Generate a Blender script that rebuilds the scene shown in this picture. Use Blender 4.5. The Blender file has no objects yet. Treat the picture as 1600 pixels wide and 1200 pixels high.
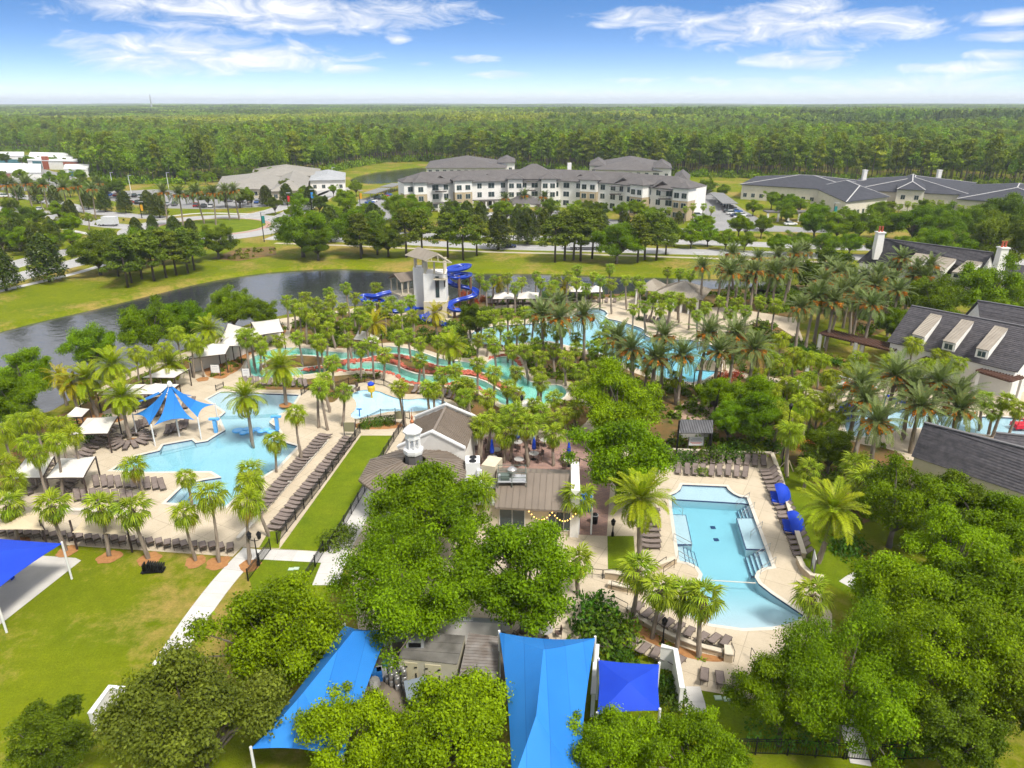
import bpy, bmesh, math, random
import numpy as np
from mathutils import Vector, Matrix, geometry
random.seed(7)
rng = np.random.default_rng(7)
R = math.radians
scene = bpy.context.scene
COL = scene.collection

# ---------------------------------------------------------------- camera
CAM_H, PITCH, FOC = 40.0, 21.6, 1111.0
cam_data = bpy.data.cameras.new("camera")
cam = bpy.data.objects.new("camera", cam_data)
COL.objects.link(cam)
cam.location = (0, 0, CAM_H)
cam.rotation_euler = (R(90 - PITCH), 0, 0)
cam_data.sensor_width = 36.0
cam_data.lens = 36.0 * FOC / 1600.0
cam_data.clip_start = 0.5
cam_data.clip_end = 60000
scene.camera = cam

# ---------------------------------------------------------------- exposure, render settings
scene.view_settings.view_transform = 'Standard'
scene.view_settings.look = 'None'
scene.view_settings.exposure = 0.66
scene.view_settings.gamma = 1.0
scene.view_settings.use_curve_mapping = False
cy = scene.cycles
cy.max_bounces = 7
cy.diffuse_bounces = 2
cy.glossy_bounces = 3
cy.transmission_bounces = 4
cy.transparent_max_bounces = 8
cy.volume_bounces = 0
cy.sample_clamp_indirect = 6.0
cy.caustics_reflective = False
cy.caustics_refractive = False
cy.use_denoising = True
cy.use_adaptive_sampling = True
cy.adaptive_threshold = 0.035

# ---------------------------------------------------------------- pixel of the photograph -> point at height z
SP, CP = math.sin(R(PITCH)), math.cos(R(PITCH))
def G(px, py, z=0.0):
    a = (px - 800.0) / FOC
    b = (600.0 - py) / FOC
    d = Vector((a, CP + b * SP, -SP + b * CP))
    t = (z - CAM_H) / d.z
    return Vector((d.x * t, d.y * t, z))
def depth_at(p):
    return p[1] * CP + (CAM_H - p[2]) * SP
def height_from(base, py):
    """height above the ground point base that shows at picture row py"""
    b = (600.0 - py) / FOC
    k = (-SP + b * CP) / (CP + b * SP)
    return CAM_H + base.y * k
def proj(p):
    dep = p[1] * CP + (CAM_H - p[2]) * SP
    up = p[1] * SP - (CAM_H - p[2]) * CP
    return 800 + FOC * p[0] / dep, 600 - FOC * up / dep

# ---------------------------------------------------------------- world: sky with clouds
SUN_EL, SUN_AZ = 56.0, 140.0          # azimuth clockwise from +Y (view direction)
world = bpy.data.worlds.new("World")
scene.world = world
world.use_nodes = True
nt = world.node_tree
nt.nodes.clear()
def N(tree, typ, **kw):
    n = tree.nodes.new(typ)
    for k, v in kw.items():
        setattr(n, k, v)
    return n
def M2(tree, op, a, b=None, c=None, clamp=False):
    n = tree.nodes.new('ShaderNodeMath'); n.operation = op; n.use_clamp = clamp
    for i, v in enumerate((a, b, c)):
        if v is None: continue
        if isinstance(v, (int, float)): n.inputs[i].default_value = v
        else: tree.links.new(v, n.inputs[i])
    return n.outputs[0]
def MIXC(tree, f, a, b, blend='MIX'):
    n = tree.nodes.new('ShaderNodeMix'); n.data_type = 'RGBA'; n.blend_type = blend
    for i, v in ((0, f), (6, a), (7, b)):
        if isinstance(v, (int, float)): n.inputs[i].default_value = v
        elif isinstance(v, (tuple, list)): n.inputs[i].default_value = (*v[:3], 1.0)
        else: tree.links.new(v, n.inputs[i])
    return n.outputs[2]
def make_sky():
    L = nt.links.new
    tc = N(nt, 'ShaderNodeTexCoord')
    sep = N(nt, 'ShaderNodeSeparateXYZ'); L(tc.outputs['Generated'], sep.inputs[0])
    x, y, z = sep.outputs
    el = M2(nt, 'ARCSINE', z)
    az = M2(nt, 'ARCTAN2', x, y)
    sky = N(nt, 'ShaderNodeTexSky', sky_type='NISHITA')
    sky.sun_disc = False
    sky.sun_elevation = R(SUN_EL)
    sky.sun_rotation = R(SUN_AZ)
    sky.altitude = 0; sky.air_density = 1.0; sky.dust_density = 0.6; sky.ozone_density = 2.0
    # the clear, deep blue above a thin pale band: the gradient is steeper than the plain model's
    zz = M2(nt, 'MULTIPLY', M2(nt, 'MAXIMUM', z, 0.0), 6.0)
    comb = N(nt, 'ShaderNodeCombineXYZ'); L(x, comb.inputs[0]); L(y, comb.inputs[1]); L(zz, comb.inputs[2])
    nrm = N(nt, 'ShaderNodeVectorMath', operation='NORMALIZE'); L(comb.outputs[0], nrm.inputs[0])
    L(nrm.outputs[0], sky.inputs[0])
    hs = N(nt, 'ShaderNodeHueSaturation'); hs.inputs['Saturation'].default_value = 1.27; hs.inputs['Value'].default_value = 1.6
    L(sky.outputs[0], hs.inputs['Color'])
    # horizon veil
    veil = M2(nt, 'POWER', 2.718, M2(nt, 'MULTIPLY', M2(nt, 'MAXIMUM', el, 0.0), -1.0 / 0.034))
    veil = M2(nt, 'MULTIPLY', veil, 1.0)
    WH = 6.8     # white of a cloud before the background strength
    base = MIXC(nt, veil, hs.outputs[0], (WH * .74, WH * .79, WH * .91))
    # noise in azimuth / elevation, stretched sideways
    cz = N(nt, 'ShaderNodeCombineXYZ'); L(az, cz.inputs[0]); L(M2(nt, 'MULTIPLY', el, 3.2), cz.inputs[1])
    n1 = N(nt, 'ShaderNodeTexNoise', noise_dimensions='2D'); n1.inputs['Scale'].default_value = 16; n1.inputs['Detail'].default_value = 6; n1.inputs['Roughness'].default_value = .64; n1.inputs['Distortion'].default_value = .45
    L(cz.outputs[0], n1.inputs['Vector'])
    nz = n1.outputs[0]
    pert = M2(nt, 'MULTIPLY', M2(nt, 'SUBTRACT', nz, 0.5), 3.0)
    flat = N(nt, 'ShaderNodeCombineXYZ'); L(az, flat.inputs[0]); L(el, flat.inputs[1])
    # the separate clouds in view: centre and half axes in picture pixels
    clouds = [(335, 86, 185, 27, 1.), (430, 18, 250, 30, 1.), (240, 95, 80, 12, .8), (620, 60, 22, 8, .8), (548, 108, 50, 8, .9), (430, 110, 40, 9, .7),
              (735, 93, 38, 7, .9), (790, 117, 62, 6, .9), (660, 99, 20, 5, .7), (1215, 42, 165, 28, 1.), (1265, 12, 60, 18, 1.), (1000, 25, 85, 14, .9), (950, 37, 34, 8, .8),
              (1262, 93, 75, 13, 1.), (1390, 45, 110, 13, .85), (1350, 55, 60, 9, .8), (1570, 28, 60, 11, .95), (1575, 54, 55, 9, .9), (1570, 84, 60, 8, .8), (1520, 104, 120, 9, .75),
              (685, 5, 60, 16, .7), (270, 135, 40, 4, .5), (100, 148, 70, 7, .4), (830, 118, 40, 5, .6), (990, 125, 45, 5, .6), (1180, 128, 180, 10, .6), (1420, 132, 230, 14, .7), (640, 145, 250, 8, .5), (1000, 146, 220, 8, .6), (60, 138, 120, 6, .5)]
    acc = None
    for (cx, cyy, rx, ry, op) in clouds:
        a = (cx - 800) / FOC; b = (600 - cyy) / FOC
        d = Vector((a, CP + b * SP, -SP + b * CP)).normalized()
        a0, e0 = math.atan2(d.x, d.y), math.asin(d.z)
        ra, re = rx / FOC * 1.08, ry / FOC * 1.05
        v = N(nt, 'ShaderNodeVectorMath', operation='MULTIPLY_ADD'); L(flat.outputs[0], v.inputs[0])
        v.inputs[1].default_value = (1 / ra, 1 / re, 0); v.inputs[2].default_value = (-a0 / ra, -e0 / re, math.sqrt(max(0.0, 1.6 * (1 - op))))
        dt = N(nt, 'ShaderNodeVectorMath', operation='DOT_PRODUCT'); L(v.outputs[0], dt.inputs[0]); L(v.outputs[0], dt.inputs[1])
        acc = dt.outputs['Value'] if acc is None else M2(nt, 'MINIMUM', acc, dt.outputs['Value'])
    acc = M2(nt, 'MULTIPLY', M2(nt, 'ADD', M2(nt, 'SUBTRACT', 1.0, acc), pert), 0.7, clamp=True)
    # overhead and all round: broken layer cloud
    pl = N(nt, 'ShaderNodeVectorMath', operation='DIVIDE'); L(tc.outputs['Generated'], pl.inputs[0])
    cd = N(nt, 'ShaderNodeCombineXYZ'); zc = M2(nt, 'ADD', M2(nt, 'MAXIMUM', z, 0.0), 0.06)
    for i in range(3): L(zc, cd.inputs[i])
    L(cd.outputs[0], pl.inputs[1])
    n3 = N(nt, 'ShaderNodeTexNoise', noise_dimensions='2D'); n3.inputs['Scale'].default_value = 0.9; n3.inputs['Detail'].default_value = 4; n3.inputs['Roughness'].default_value = .6
    L(pl.outputs[0], n3.inputs['Vector'])
    hi = M2(nt, 'MULTIPLY', M2(nt, 'SUBTRACT', el, 0.125), 9.0, clamp=True)
    lay = M2(nt, 'MULTIPLY', M2(nt, 'ADD', M2(nt, 'SUBTRACT', n3.outputs[0], 0.37), M2(nt, 'MULTIPLY', hi, 0.16)), 7.0, clamp=True)
    lay = M2(nt, 'MULTIPLY', lay, hi)
    layer, acc = lay, M2(nt, 'MAXIMUM', acc, lay)
    shade = M2(nt, 'MULTIPLY', M2(nt, 'SUBTRACT', nz, 0.35), 2.6, clamp=True)
    ccol = MIXC(nt, shade, (WH * .80, WH * .83, WH * .91), (WH * 1.06, WH * 1.06, WH * 1.07))
    ccol = MIXC(nt, layer, ccol, (WH * .88, WH * .89, WH * .93))      # the closed layer overhead is greyer
    col = MIXC(nt, acc, base, ccol)
    bg = N(nt, 'ShaderNodeBackground'); bg.inputs['Strength'].default_value = 0.105
    L(col, bg.inputs['Color'])
    out = N(nt, 'ShaderNodeOutputWorld'); L(bg.outputs[0], out.inputs['Surface'])
make_sky()
world.cycles.sampling_method = "MANUAL"; world.cycles.sample_map_resolution = 512

# ---------------------------------------------------------------- the sun, veiled by cloud
sun_data = bpy.data.lights.new("sun", 'SUN')
sun_data.energy = 3.3
sun_data.angle = R(11)
sun_data.color = (1.0, 0.95, 0.87)
sun = bpy.data.objects.new("sun", sun_data)
COL.objects.link(sun)
_sd = Vector((math.sin(R(SUN_AZ)) * math.cos(R(SUN_EL)), math.cos(R(SUN_AZ)) * math.cos(R(SUN_EL)), math.sin(R(SUN_EL))))
sun.rotation_euler = (-_sd).to_track_quat('-Z', 'Y').to_euler()

# ---------------------------------------------------------------- materials
MATS = {}
def new_mat(name):
    m = bpy.data.materials.new(name); m.use_nodes = True
    return m, m.node_tree, m.node_tree.nodes['Principled BSDF'], m.node_tree.links.new
def mat(name, col, rough=.7, col2=None, scale=3.0, detail=4.0, bump=0.0, bscale=None, metal=0.0, spec=0.3, contrast=1.0, rnd=0.0, world_pos=True):
    """plain surface: two colours mixed by noise, a little relief, optional change from object to object"""
    if name in MATS: return MATS[name]
    m, t, p, L = new_mat(name)
    p.inputs['Roughness'].default_value = rough
    p.inputs['Metallic'].default_value = metal
    p.inputs['Specular IOR Level'].default_value = spec
    if world_pos:
        pos = N(t, 'ShaderNodeNewGeometry').outputs['Position']
    else:
        pos = N(t, 'ShaderNodeTexCoord').outputs['Object']
    c = None
    if col2 is not None:
        n = N(t, 'ShaderNodeTexNoise'); n.inputs['Scale'].default_value = scale; n.inputs['Detail'].default_value = detail
        L(pos, n.inputs['Vector'])
        f = M2(t, 'MULTIPLY_ADD', M2(t, 'SUBTRACT', n.outputs[0], .5), 2.2 * contrast, .5, clamp=True)
        c = MIXC(t, f, col, col2)
    if rnd:
        oi = N(t, 'ShaderNodeObjectInfo')
        hv = N(t, 'ShaderNodeHueSaturation')
        L(M2(t, 'MULTIPLY_ADD', oi.outputs['Random'], rnd * 2, 1 - rnd), hv.inputs['Value'])
        if c is None: hv.inputs['Color'].default_value = (*col, 1)
        else: L(c, hv.inputs['Color'])
        c = hv.outputs[0]
    if c is None: p.inputs['Base Color'].default_value = (*col, 1)
    else: L(c, p.inputs['Base Color'])
    if bump:
        n = N(t, 'ShaderNodeTexNoise'); n.inputs['Scale'].default_value = bscale or scale * 4; n.inputs['Detail'].default_value = 3
        L(pos, n.inputs['Vector'])
        b = N(t, 'ShaderNodeBump'); b.inputs['Strength'].default_value = bump; b.inputs['Distance'].default_value = .05
        L(n.outputs[0], b.inputs['Height']); L(b.outputs[0], p.inputs['Normal'])
    MATS[name] = m
    return m
def leaf_mat(name, dark, light, trans=.35, rnd=.12, hue=.02, rough=.55):
    """leaves: colour from leaf to leaf by the mesh's own tint, and from plant to plant"""
    if name in MATS: return MATS[name]
    m, t, p, L = new_mat(name)
    at = N(t, 'ShaderNodeAttribute', attribute_name='tint')
    oi = N(t, 'ShaderNodeObjectInfo')
    dark, light = [(q[0] * 1.25, q[1] * 1.25, q[2] * .6) for q in (dark, light)]
    c = MIXC(t, at.outputs['Fac'], dark, light)
    hv = N(t, 'ShaderNodeHueSaturation')
    L(M2(t, 'MULTIPLY_ADD', oi.outputs['Random'], rnd * 2, 1 - rnd), hv.inputs['Value'])
    r2 = M2(t, 'FRACT', M2(t, 'MULTIPLY', oi.outputs['Random'], 37.7))
    L(M2(t, 'MULTIPLY_ADD', r2, hue * 2, .5 - hue), hv.inputs['Hue'])
    L(c, hv.inputs['Color'])
    p.inputs['Roughness'].default_value = rough
    p.inputs['Specular IOR Level'].default_value = .1
    L(hv.outputs[0], p.inputs['Base Color'])
    tr = N(t, 'ShaderNodeBsdfTranslucent')
    tc = MIXC(t, 1.0, hv.outputs[0], (1.0, 1.15, .5), 'MULTIPLY')
    L(tc, tr.inputs['Color'])
    mx = N(t, 'ShaderNodeMixShader'); mx.inputs[0].default_value = trans
    L(p.outputs[0], mx.inputs[1]); L(tr.outputs[0], mx.inputs[2])
    L(mx.outputs[0], t.nodes['Material Output'].inputs['Surface'])
    MATS[name] = m
    return m

# ---------------------------------------------------------------- objects
def link(o, parent=None):
    COL.objects.link(o)
    if parent is not None: o.parent = parent
    return o
LABELS = {}
def tag(o, label, cat, group=None, kind=None):
    if label: o['label'] = label; LABELS.setdefault(label, []).append(o)
    if cat: o['category'] = cat
    if group: o['group'] = group
    if kind: o['kind'] = kind
    return o
def thing(name, label, cat, loc=(0, 0, 0), rz=0.0, group=None, scale=1.0):
    o = bpy.data.objects.new(name, None)
    o.empty_display_size = .3
    o.location = loc; o.rotation_euler = (0, 0, rz)
    o.scale = (scale,) * 3 if isinstance(scale, (int, float)) else scale
    link(o)
    return tag(o, label, cat, group)
def inst(name, mesh, parent=None, loc=(0, 0, 0), rot=(0, 0, 0), scale=(1, 1, 1)):
    o = bpy.data.objects.new(name, mesh)
    o.location = loc; o.rotation_euler = rot
    o.scale = (scale,) * 3 if isinstance(scale, (int, float)) else scale
    return link(o, parent)
_ONES = "zeroth first second third fourth fifth sixth seventh eighth ninth tenth eleventh twelfth thirteenth fourteenth fifteenth sixteenth seventeenth eighteenth nineteenth".split()
_TENS = {20: "twent", 30: "thirt", 40: "fort", 50: "fift", 60: "sixt", 70: "sevent", 80: "eight", 90: "ninet"}
def nth(n):
    if n < 20: return _ONES[n]
    h = ''
    if n >= 100: h = ['', 'one', 'two', 'three'][n // 100] + '-hundred-'; n = n % 100
    if h and n == 0: return h[:-1] + 'th'
    if n < 20: return h + _ONES[n]
    t, o = n // 10 * 10, n % 10
    return h + (_TENS[t] + 'ieth' if o == 0 else _TENS[t] + 'y-' + _ONES[o])

class MB:
    """collects shapes into one mesh"""
    def __init__(s): s.v = []; s.f = []
    def add(s, vs, fs):
        k = len(s.v); s.v += [tuple(p) for p in vs]; s.f += [tuple(i + k for i in f) for f in fs]; return s
    def box(s, c, size, rz=0.0, tilt=None):
        hx, hy, hz = size[0] / 2, size[1] / 2, size[2] / 2
        m = Matrix.Rotation(rz, 3, 'Z')
        if tilt is not None: m = m @ Matrix.Rotation(tilt, 3, 'X')
        vs = [Vector(c) + m @ Vector((x * hx, y * hy, z * hz)) for z in (-1, 1) for y in (-1, 1) for x in (-1, 1)]
        return s.add(vs, [(0, 2, 3, 1), (4, 5, 7, 6), (0, 1, 5, 4), (2, 6, 7, 3), (0, 4, 6, 2), (1, 3, 7, 5)])
    def beam(s, p, q, w, h, up=(0, 0, 1)):
        p, q = Vector(p), Vector(q); d = (q - p).normalized()
        u = Vector(up)
        if abs(d.dot(u)) > .99: u = Vector((0, 1, 0))
        a = d.cross(u).normalized() * (w / 2); b = a.cross(d).normalized() * (h / 2)
        vs = [e + x * a + y * b for e in (p, q) for (x, y) in ((-1, -1), (1, -1), (1, 1), (-1, 1))]
        return s.add(vs, [(0, 3, 2, 1), (4, 5, 6, 7), (0, 1, 5, 4), (1, 2, 6, 5), (2, 3, 7, 6), (3, 0, 4, 7)])
    def tube(s, pts, r, seg=6, cap=True):
        pts = [Vector(p) for p in pts]; n = len(pts)
        rs = r if isinstance(r, (list, tuple)) else [r] * n
        vs = []
        for i, p in enumerate(pts):
            d = (pts[min(i + 1, n - 1)] - pts[max(i - 1, 0)]).normalized()
            u = Vector((0, 0, 1)) if abs(d.z) < .9 else Vector((0, 1, 0))
            a = d.cross(u).normalized(); b = a.cross(d).normalized()
            for k in range(seg):
                t = 2 * math.pi * k / seg
                vs.append(p + (a * math.cos(t) + b * math.sin(t)) * rs[i])
        fs = [(i * seg + k, i * seg + (k + 1) % seg, (i + 1) * seg + (k + 1) % seg, (i + 1) * seg + k) for i in range(n - 1) for k in range(seg)]
        if cap: fs += [tuple(range(seg))[::-1], tuple(range((n - 1) * seg, n * seg))]
        return s.add(vs, fs)
    def lathe(s, c, prof, seg=12, a0=0.0):
        c = Vector(c); n = len(prof)
        vs = [c + Vector((r * math.cos(a0 + 2 * math.pi * k / seg), r * math.sin(a0 + 2 * math.pi * k / seg), z)) for r, z in prof for k in range(seg)]
        fs = [(i * seg + k, i * seg + (k + 1) % seg, (i + 1) * seg + (k + 1) % seg, (i + 1) * seg + k) for i in range(n - 1) for k in range(seg)]
        fs += [tuple(range(seg))[::-1], tuple(range((n - 1) * seg, n * seg))]
        return s.add(vs, fs)
    def prism(s, poly, z0, z1):
        n = len(poly)
        vs = [(p[0], p[1], z0) for p in poly] + [(p[0], p[1], z1) for p in poly]
        return s.add(vs, [tuple(range(n))[::-1], tuple(range(n, 2 * n))] + [(i, (i + 1) % n, n + (i + 1) % n, n + i) for i in range(n)])
    def slab(s, poly3, th):
        """polygon in space thickened downwards by th"""
        n = len(poly3); P = [Vector(p) for p in poly3]
        Q = [p - Vector((0, 0, th)) for p in P]
        return s.add(P + Q, [tuple(range(n)), tuple(range(n, 2 * n))[::-1]] + [(i, n + i, n + (i + 1) % n, (i + 1) % n) for i in range(n)])
    def mesh(s, name, m=None, origin=None, smooth=False):
        me = bpy.data.meshes.new(name)
        v = s.v if origin is None else [(p[0] - origin[0], p[1] - origin[1], p[2] - origin[2]) for p in s.v]
        me.from_pydata(v, [], s.f)
        bm = bmesh.new(); bm.from_mesh(me); bmesh.ops.recalc_face_normals(bm, faces=bm.faces); bm.to_mesh(me); bm.free()
        if m: me.materials.append(m)
        if smooth: me.polygons.foreach_set('use_smooth', [True] * len(me.polygons))
        me.update()
        return me
    def build(s, name, m, parent=None, smooth=False):
        """link as one object; shapes are given in world space, the parent sits unrotated at its own place"""
        o = parent; org = Vector((0, 0, 0))
        while o is not None: org = org + o.location; o = o.parent
        return inst(name, s.mesh(name, m, org, smooth), parent)

def pts(lst, z=0.0): return [G(a, b, z) for a, b in lst]
def xy(lst): return [Vector((p[0], p[1])) for p in lst]
def smooth_closed(poly, it=2):
    """round the corners of a closed outline (Chaikin)"""
    for _ in range(it):
        q = []
        for i in range(len(poly)):
            a, b = Vector(poly[i]), Vector(poly[(i + 1) % len(poly)])
            q += [a * .75 + b * .25, a * .25 + b * .75]
        poly = q
    return poly
def inside(p, poly):
    x, y = p[0], p[1]; c = False; n = len(poly); j = n - 1
    for i in range(n):
        xi, yi, xj, yj = poly[i][0], poly[i][1], poly[j][0], poly[j][1]
        if (yi > y) != (yj > y) and x < (xj - xi) * (y - yi) / (yj - yi) + xi: c = not c
        j = i
    return c
def fill(outer, holes=(), extra=()):
    """flat triangulation of an outline with holes -> (points, triangles)"""
    co, ed = [], []
    for lp in [outer] + list(holes):
        k = len(co); n = len(lp)
        co += [Vector((p[0], p[1])) for p in lp]; ed += [(k + i, k + (i + 1) % n) for i in range(n)]
    co += [Vector((p[0], p[1])) for p in extra]
    r = geometry.delaunay_2d_cdt(co, ed, [], 0, 1e-4)
    P, F = r[0], r[2]
    keep = []
    for f in F:
        c = (P[f[0]] + P[f[1]] + P[f[2]]) / 3
        if inside(c, outer) and not any(inside(c, h) for h in holes): keep.append(tuple(f))
    return P, keep
def sheet(name, outer, z, m, holes=(), kind='structure', parent=None, label=None):
    P, F = fill(outer, holes)
    mb = MB().add([(p[0], p[1], z) for p in P], F)
    o = mb.build(name, m, parent)
    for q in o.data.polygons:
        if q.normal.z < 0: o.data.flip_normals()
        break
    if kind: o['kind'] = kind
    if label: o['label'] = label
    return o
def offset(poly, d):
    """grow (d > 0) or shrink a closed outline"""
    n = len(poly); area = sum(poly[i][0] * poly[(i + 1) % n][1] - poly[(i + 1) % n][0] * poly[i][1] for i in range(n))
    sgn = 1 if area > 0 else -1; out = []
    for i in range(n):
        a, b, c = Vector(poly[i - 1][:2]), Vector(poly[i][:2]), Vector(poly[(i + 1) % n][:2])
        e1, e2 = (b - a).normalized(), (c - b).normalized()
        n1, n2 = Vector((e1.y, -e1.x)) * sgn, Vector((e2.y, -e2.x)) * sgn
        nn = n1 + n2
        nn = n1 if nn.length < 1e-6 else nn.normalized()
        k = max(.45, nn.dot(n1))
        out.append(b + nn * (d / k))
    return out
def ring(mb, a, b, za, zb):
    """band between two outlines with the same number of points"""
    n = len(a)
    mb.add([(p[0], p[1], za) for p in a] + [(p[0], p[1], zb) for p in b], [(i, (i + 1) % n, n + (i + 1) % n, n + i) for i in range(n)])
def strip(line, w):
    """closed outline of a band of width w along a line"""
    l = [Vector(p[:2]) for p in line]; A, B = [], []
    for i, p in enumerate(l):
        d = (l[min(i + 1, len(l) - 1)] - l[max(i - 1, 0)]).normalized(); nn = Vector((-d.y, d.x)) * (w / 2)
        A.append(p + nn); B.append(p - nn)
    return A + B[::-1]
def curve_pts(line, k=6):
    """smooth open line (Catmull-Rom)"""
    l = [Vector(p) for p in line]; out = []
    for i in range(len(l) - 1):
        p0, p1, p2, p3 = l[max(i - 1, 0)], l[i], l[i + 1], l[min(i + 2, len(l) - 1)]
        for j in range(k):
            t = j / k
            out.append(.5 * ((2 * p1) + (p2 - p0) * t + (2 * p0 - 5 * p1 + 4 * p2 - p3) * t * t + (3 * p1 - p0 - 3 * p2 + p3) * t ** 3))
    return out + [l[-1]]
# ================================================================ ground materials
def grass_material(name, c1, c2, dry, dry_amt, scale=.12):
    m, t, p, L = new_mat(name)
    pos = N(t, 'ShaderNodeNewGeometry').outputs['Position']
    def noise(sc, det, ro=.55):
        n = N(t, 'ShaderNodeTexNoise'); n.inputs['Scale'].default_value = sc; n.inputs['Detail'].default_value = det; n.inputs['Roughness'].default_value = ro
        L(pos, n.inputs['Vector']); return n.outputs[0]
    a = noise(scale, 5); b = noise(scale * .45, 6, .62); c = noise(6, 3); d = noise(.9, 4, .7)
    col = MIXC(t, M2(t, 'MULTIPLY_ADD', M2(t, 'SUBTRACT', a, .5), 3.0, .5, clamp=True), c1, c2)
    f = M2(t, 'MULTIPLY', M2(t, 'ADD', M2(t, 'SUBTRACT', b, .62 - dry_amt), M2(t, 'MULTIPLY', M2(t, 'SUBTRACT', d, .5), .35)), 7.0, clamp=True)
    col = MIXC(t, M2(t, 'MULTIPLY', f, .95), col, dry)
    v = MIXC(t, c, (.58, .58, .58), (1.4, 1.4, 1.4)); col = MIXC(t, 1.0, col, v, 'MULTIPLY')
    v2 = MIXC(t, d, (.66, .70, .66), (1.32, 1.28, 1.32)); col = MIXC(t, 1.0, col, v2, 'MULTIPLY')
    L(col, p.inputs['Base Color']); p.inputs['Roughness'].default_value = .9; p.inputs['Specular IOR Level'].default_value = .1
    bp = N(t, 'ShaderNodeBump'); bp.inputs['Strength'].default_value = .5; bp.inputs['Distance'].default_value = .08
    L(noise(14, 3), bp.inputs['Height']); L(bp.outputs[0], p.inputs['Normal'])
    MATS[name] = m
    return m
M_GRASS = grass_material('grass_ground', (.105, .142, .002), (.148, .176, .003), (.26, .195, .05), .14)
M_LAWN = grass_material('mown_lawn', (.095, .145, .003), (.140, .182, .004), (.20, .18, .03), -.06, .3)
M_DECK = None
def deck_material(name, c1, c2, joint, size, stain=.5):
    m, t, p, L = new_mat(name)
    pos = N(t, 'ShaderNodeNewGeometry').outputs['Position']
    mp = N(t, 'ShaderNodeMapping'); mp.inputs['Rotation'].default_value = (0, 0, R(28)); L(pos, mp.inputs[0])
    br = N(t, 'ShaderNodeTexBrick'); br.offset = 0; br.inputs['Scale'].default_value = 1
    br.inputs['Brick Width'].default_value = size; br.inputs['Row Height'].default_value = size; br.inputs['Mortar Size'].default_value = .03
    br.inputs['Color1'].default_value = (1, 1, 1, 1); br.inputs['Color2'].default_value = (.95, .95, .95, 1); br.inputs['Mortar'].default_value = (joint, joint, joint, 1)
    L(mp.outputs[0], br.inputs['Vector'])
    n = N(t, 'ShaderNodeTexNoise'); n.inputs['Scale'].default_value = .35; n.inputs['Detail'].default_value = 6; n.inputs['Roughness'].default_value = .65; L(pos, n.inputs['Vector'])
    n2 = N(t, 'ShaderNodeTexNoise'); n2.inputs['Scale'].default_value = 5; n2.inputs['Detail'].default_value = 3; L(pos, n2.inputs['Vector'])
    f = M2(t, 'MULTIPLY_ADD', M2(t, 'SUBTRACT', n.outputs[0], .5), 2.6, .5, clamp=True)
    col = MIXC(t, f, c1, c2)
    col = MIXC(t, 1.0, col, br.outputs[0], 'MULTIPLY')
    col = MIXC(t, 1.0, col, MIXC(t, n2.outputs[0], (.9, .9, .9), (1.08, 1.08, 1.08)), 'MULTIPLY')
    L(col, p.inputs['Base Color']); p.inputs['Roughness'].default_value = .8; p.inputs['Specular IOR Level'].default_value = .2
    MATS[name] = m
    return m
M_DECK = deck_material('cream_pool_deck', (.54, .46, .345), (.455, .38, .275), .70, 2.4)
M_WALK = mat('grey_concrete', (.55, .53, .50), .85, (.44, .43, .41), 1.2, 5, .2, 20)
M_ROAD = mat('pale_asphalt', (.36, .355, .35), .9, (.29, .285, .28), .25, 6, .2, 8)
M_PARK = mat('grey_parking_asphalt', (.27, .265, .262), .9, (.20, .20, .20), .1, 6, .2, 8)
M_PAINT = mat('road_paint', (.78, .78, .76), .7)
M_KERB = mat('kerb_concrete', (.52, .51, .48), .85, (.42, .41, .39), 2, 4)
M_MULCH = mat('pine_straw', (.40, .20, .075), .95, (.28, .125, .045), 2.5, 6, .6, 12)
M_BED = mat('planting_bed_soil', (.20, .10, .035), .95, (.075, .075, .022), .55, 6, .6, 10)
M_SAND = mat('play_sand', (.50, .48, .44), .95, (.42, .40, .365), .6, 6, .3, 12)
M_BRICK = None
def paver_material():
    m, t, p, L = new_mat('brick_pavers')
    pos = N(t, 'ShaderNodeNewGeometry').outputs['Position']
    br = N(t, 'ShaderNodeTexBrick'); br.inputs['Scale'].default_value = 1; br.inputs['Brick Width'].default_value = .5; br.inputs['Row Height'].default_value = .25; br.inputs['Mortar Size'].default_value = .02
    br.inputs['Color1'].default_value = (.34, .20, .155, 1); br.inputs['Color2'].default_value = (.25, .15, .13, 1); br.inputs['Mortar'].default_value = (.2, .15, .12, 1)
    L(pos, br.inputs['Vector'])
    n = N(t, 'ShaderNodeTexNoise'); n.inputs['Scale'].default_value = .7; n.inputs['Detail'].default_value = 5; L(pos, n.inputs['Vector'])
    col = MIXC(t, 1.0, br.outputs[0], MIXC(t, n.outputs[0], (.7, .7, .7), (1.3, 1.3, 1.3)), 'MULTIPLY')
    L(col, p.inputs['Base Color']); p.inputs['Roughness'].default_value = .85
    MATS['pavers'] = m
    return m
M_BRICK = paver_material()

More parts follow.
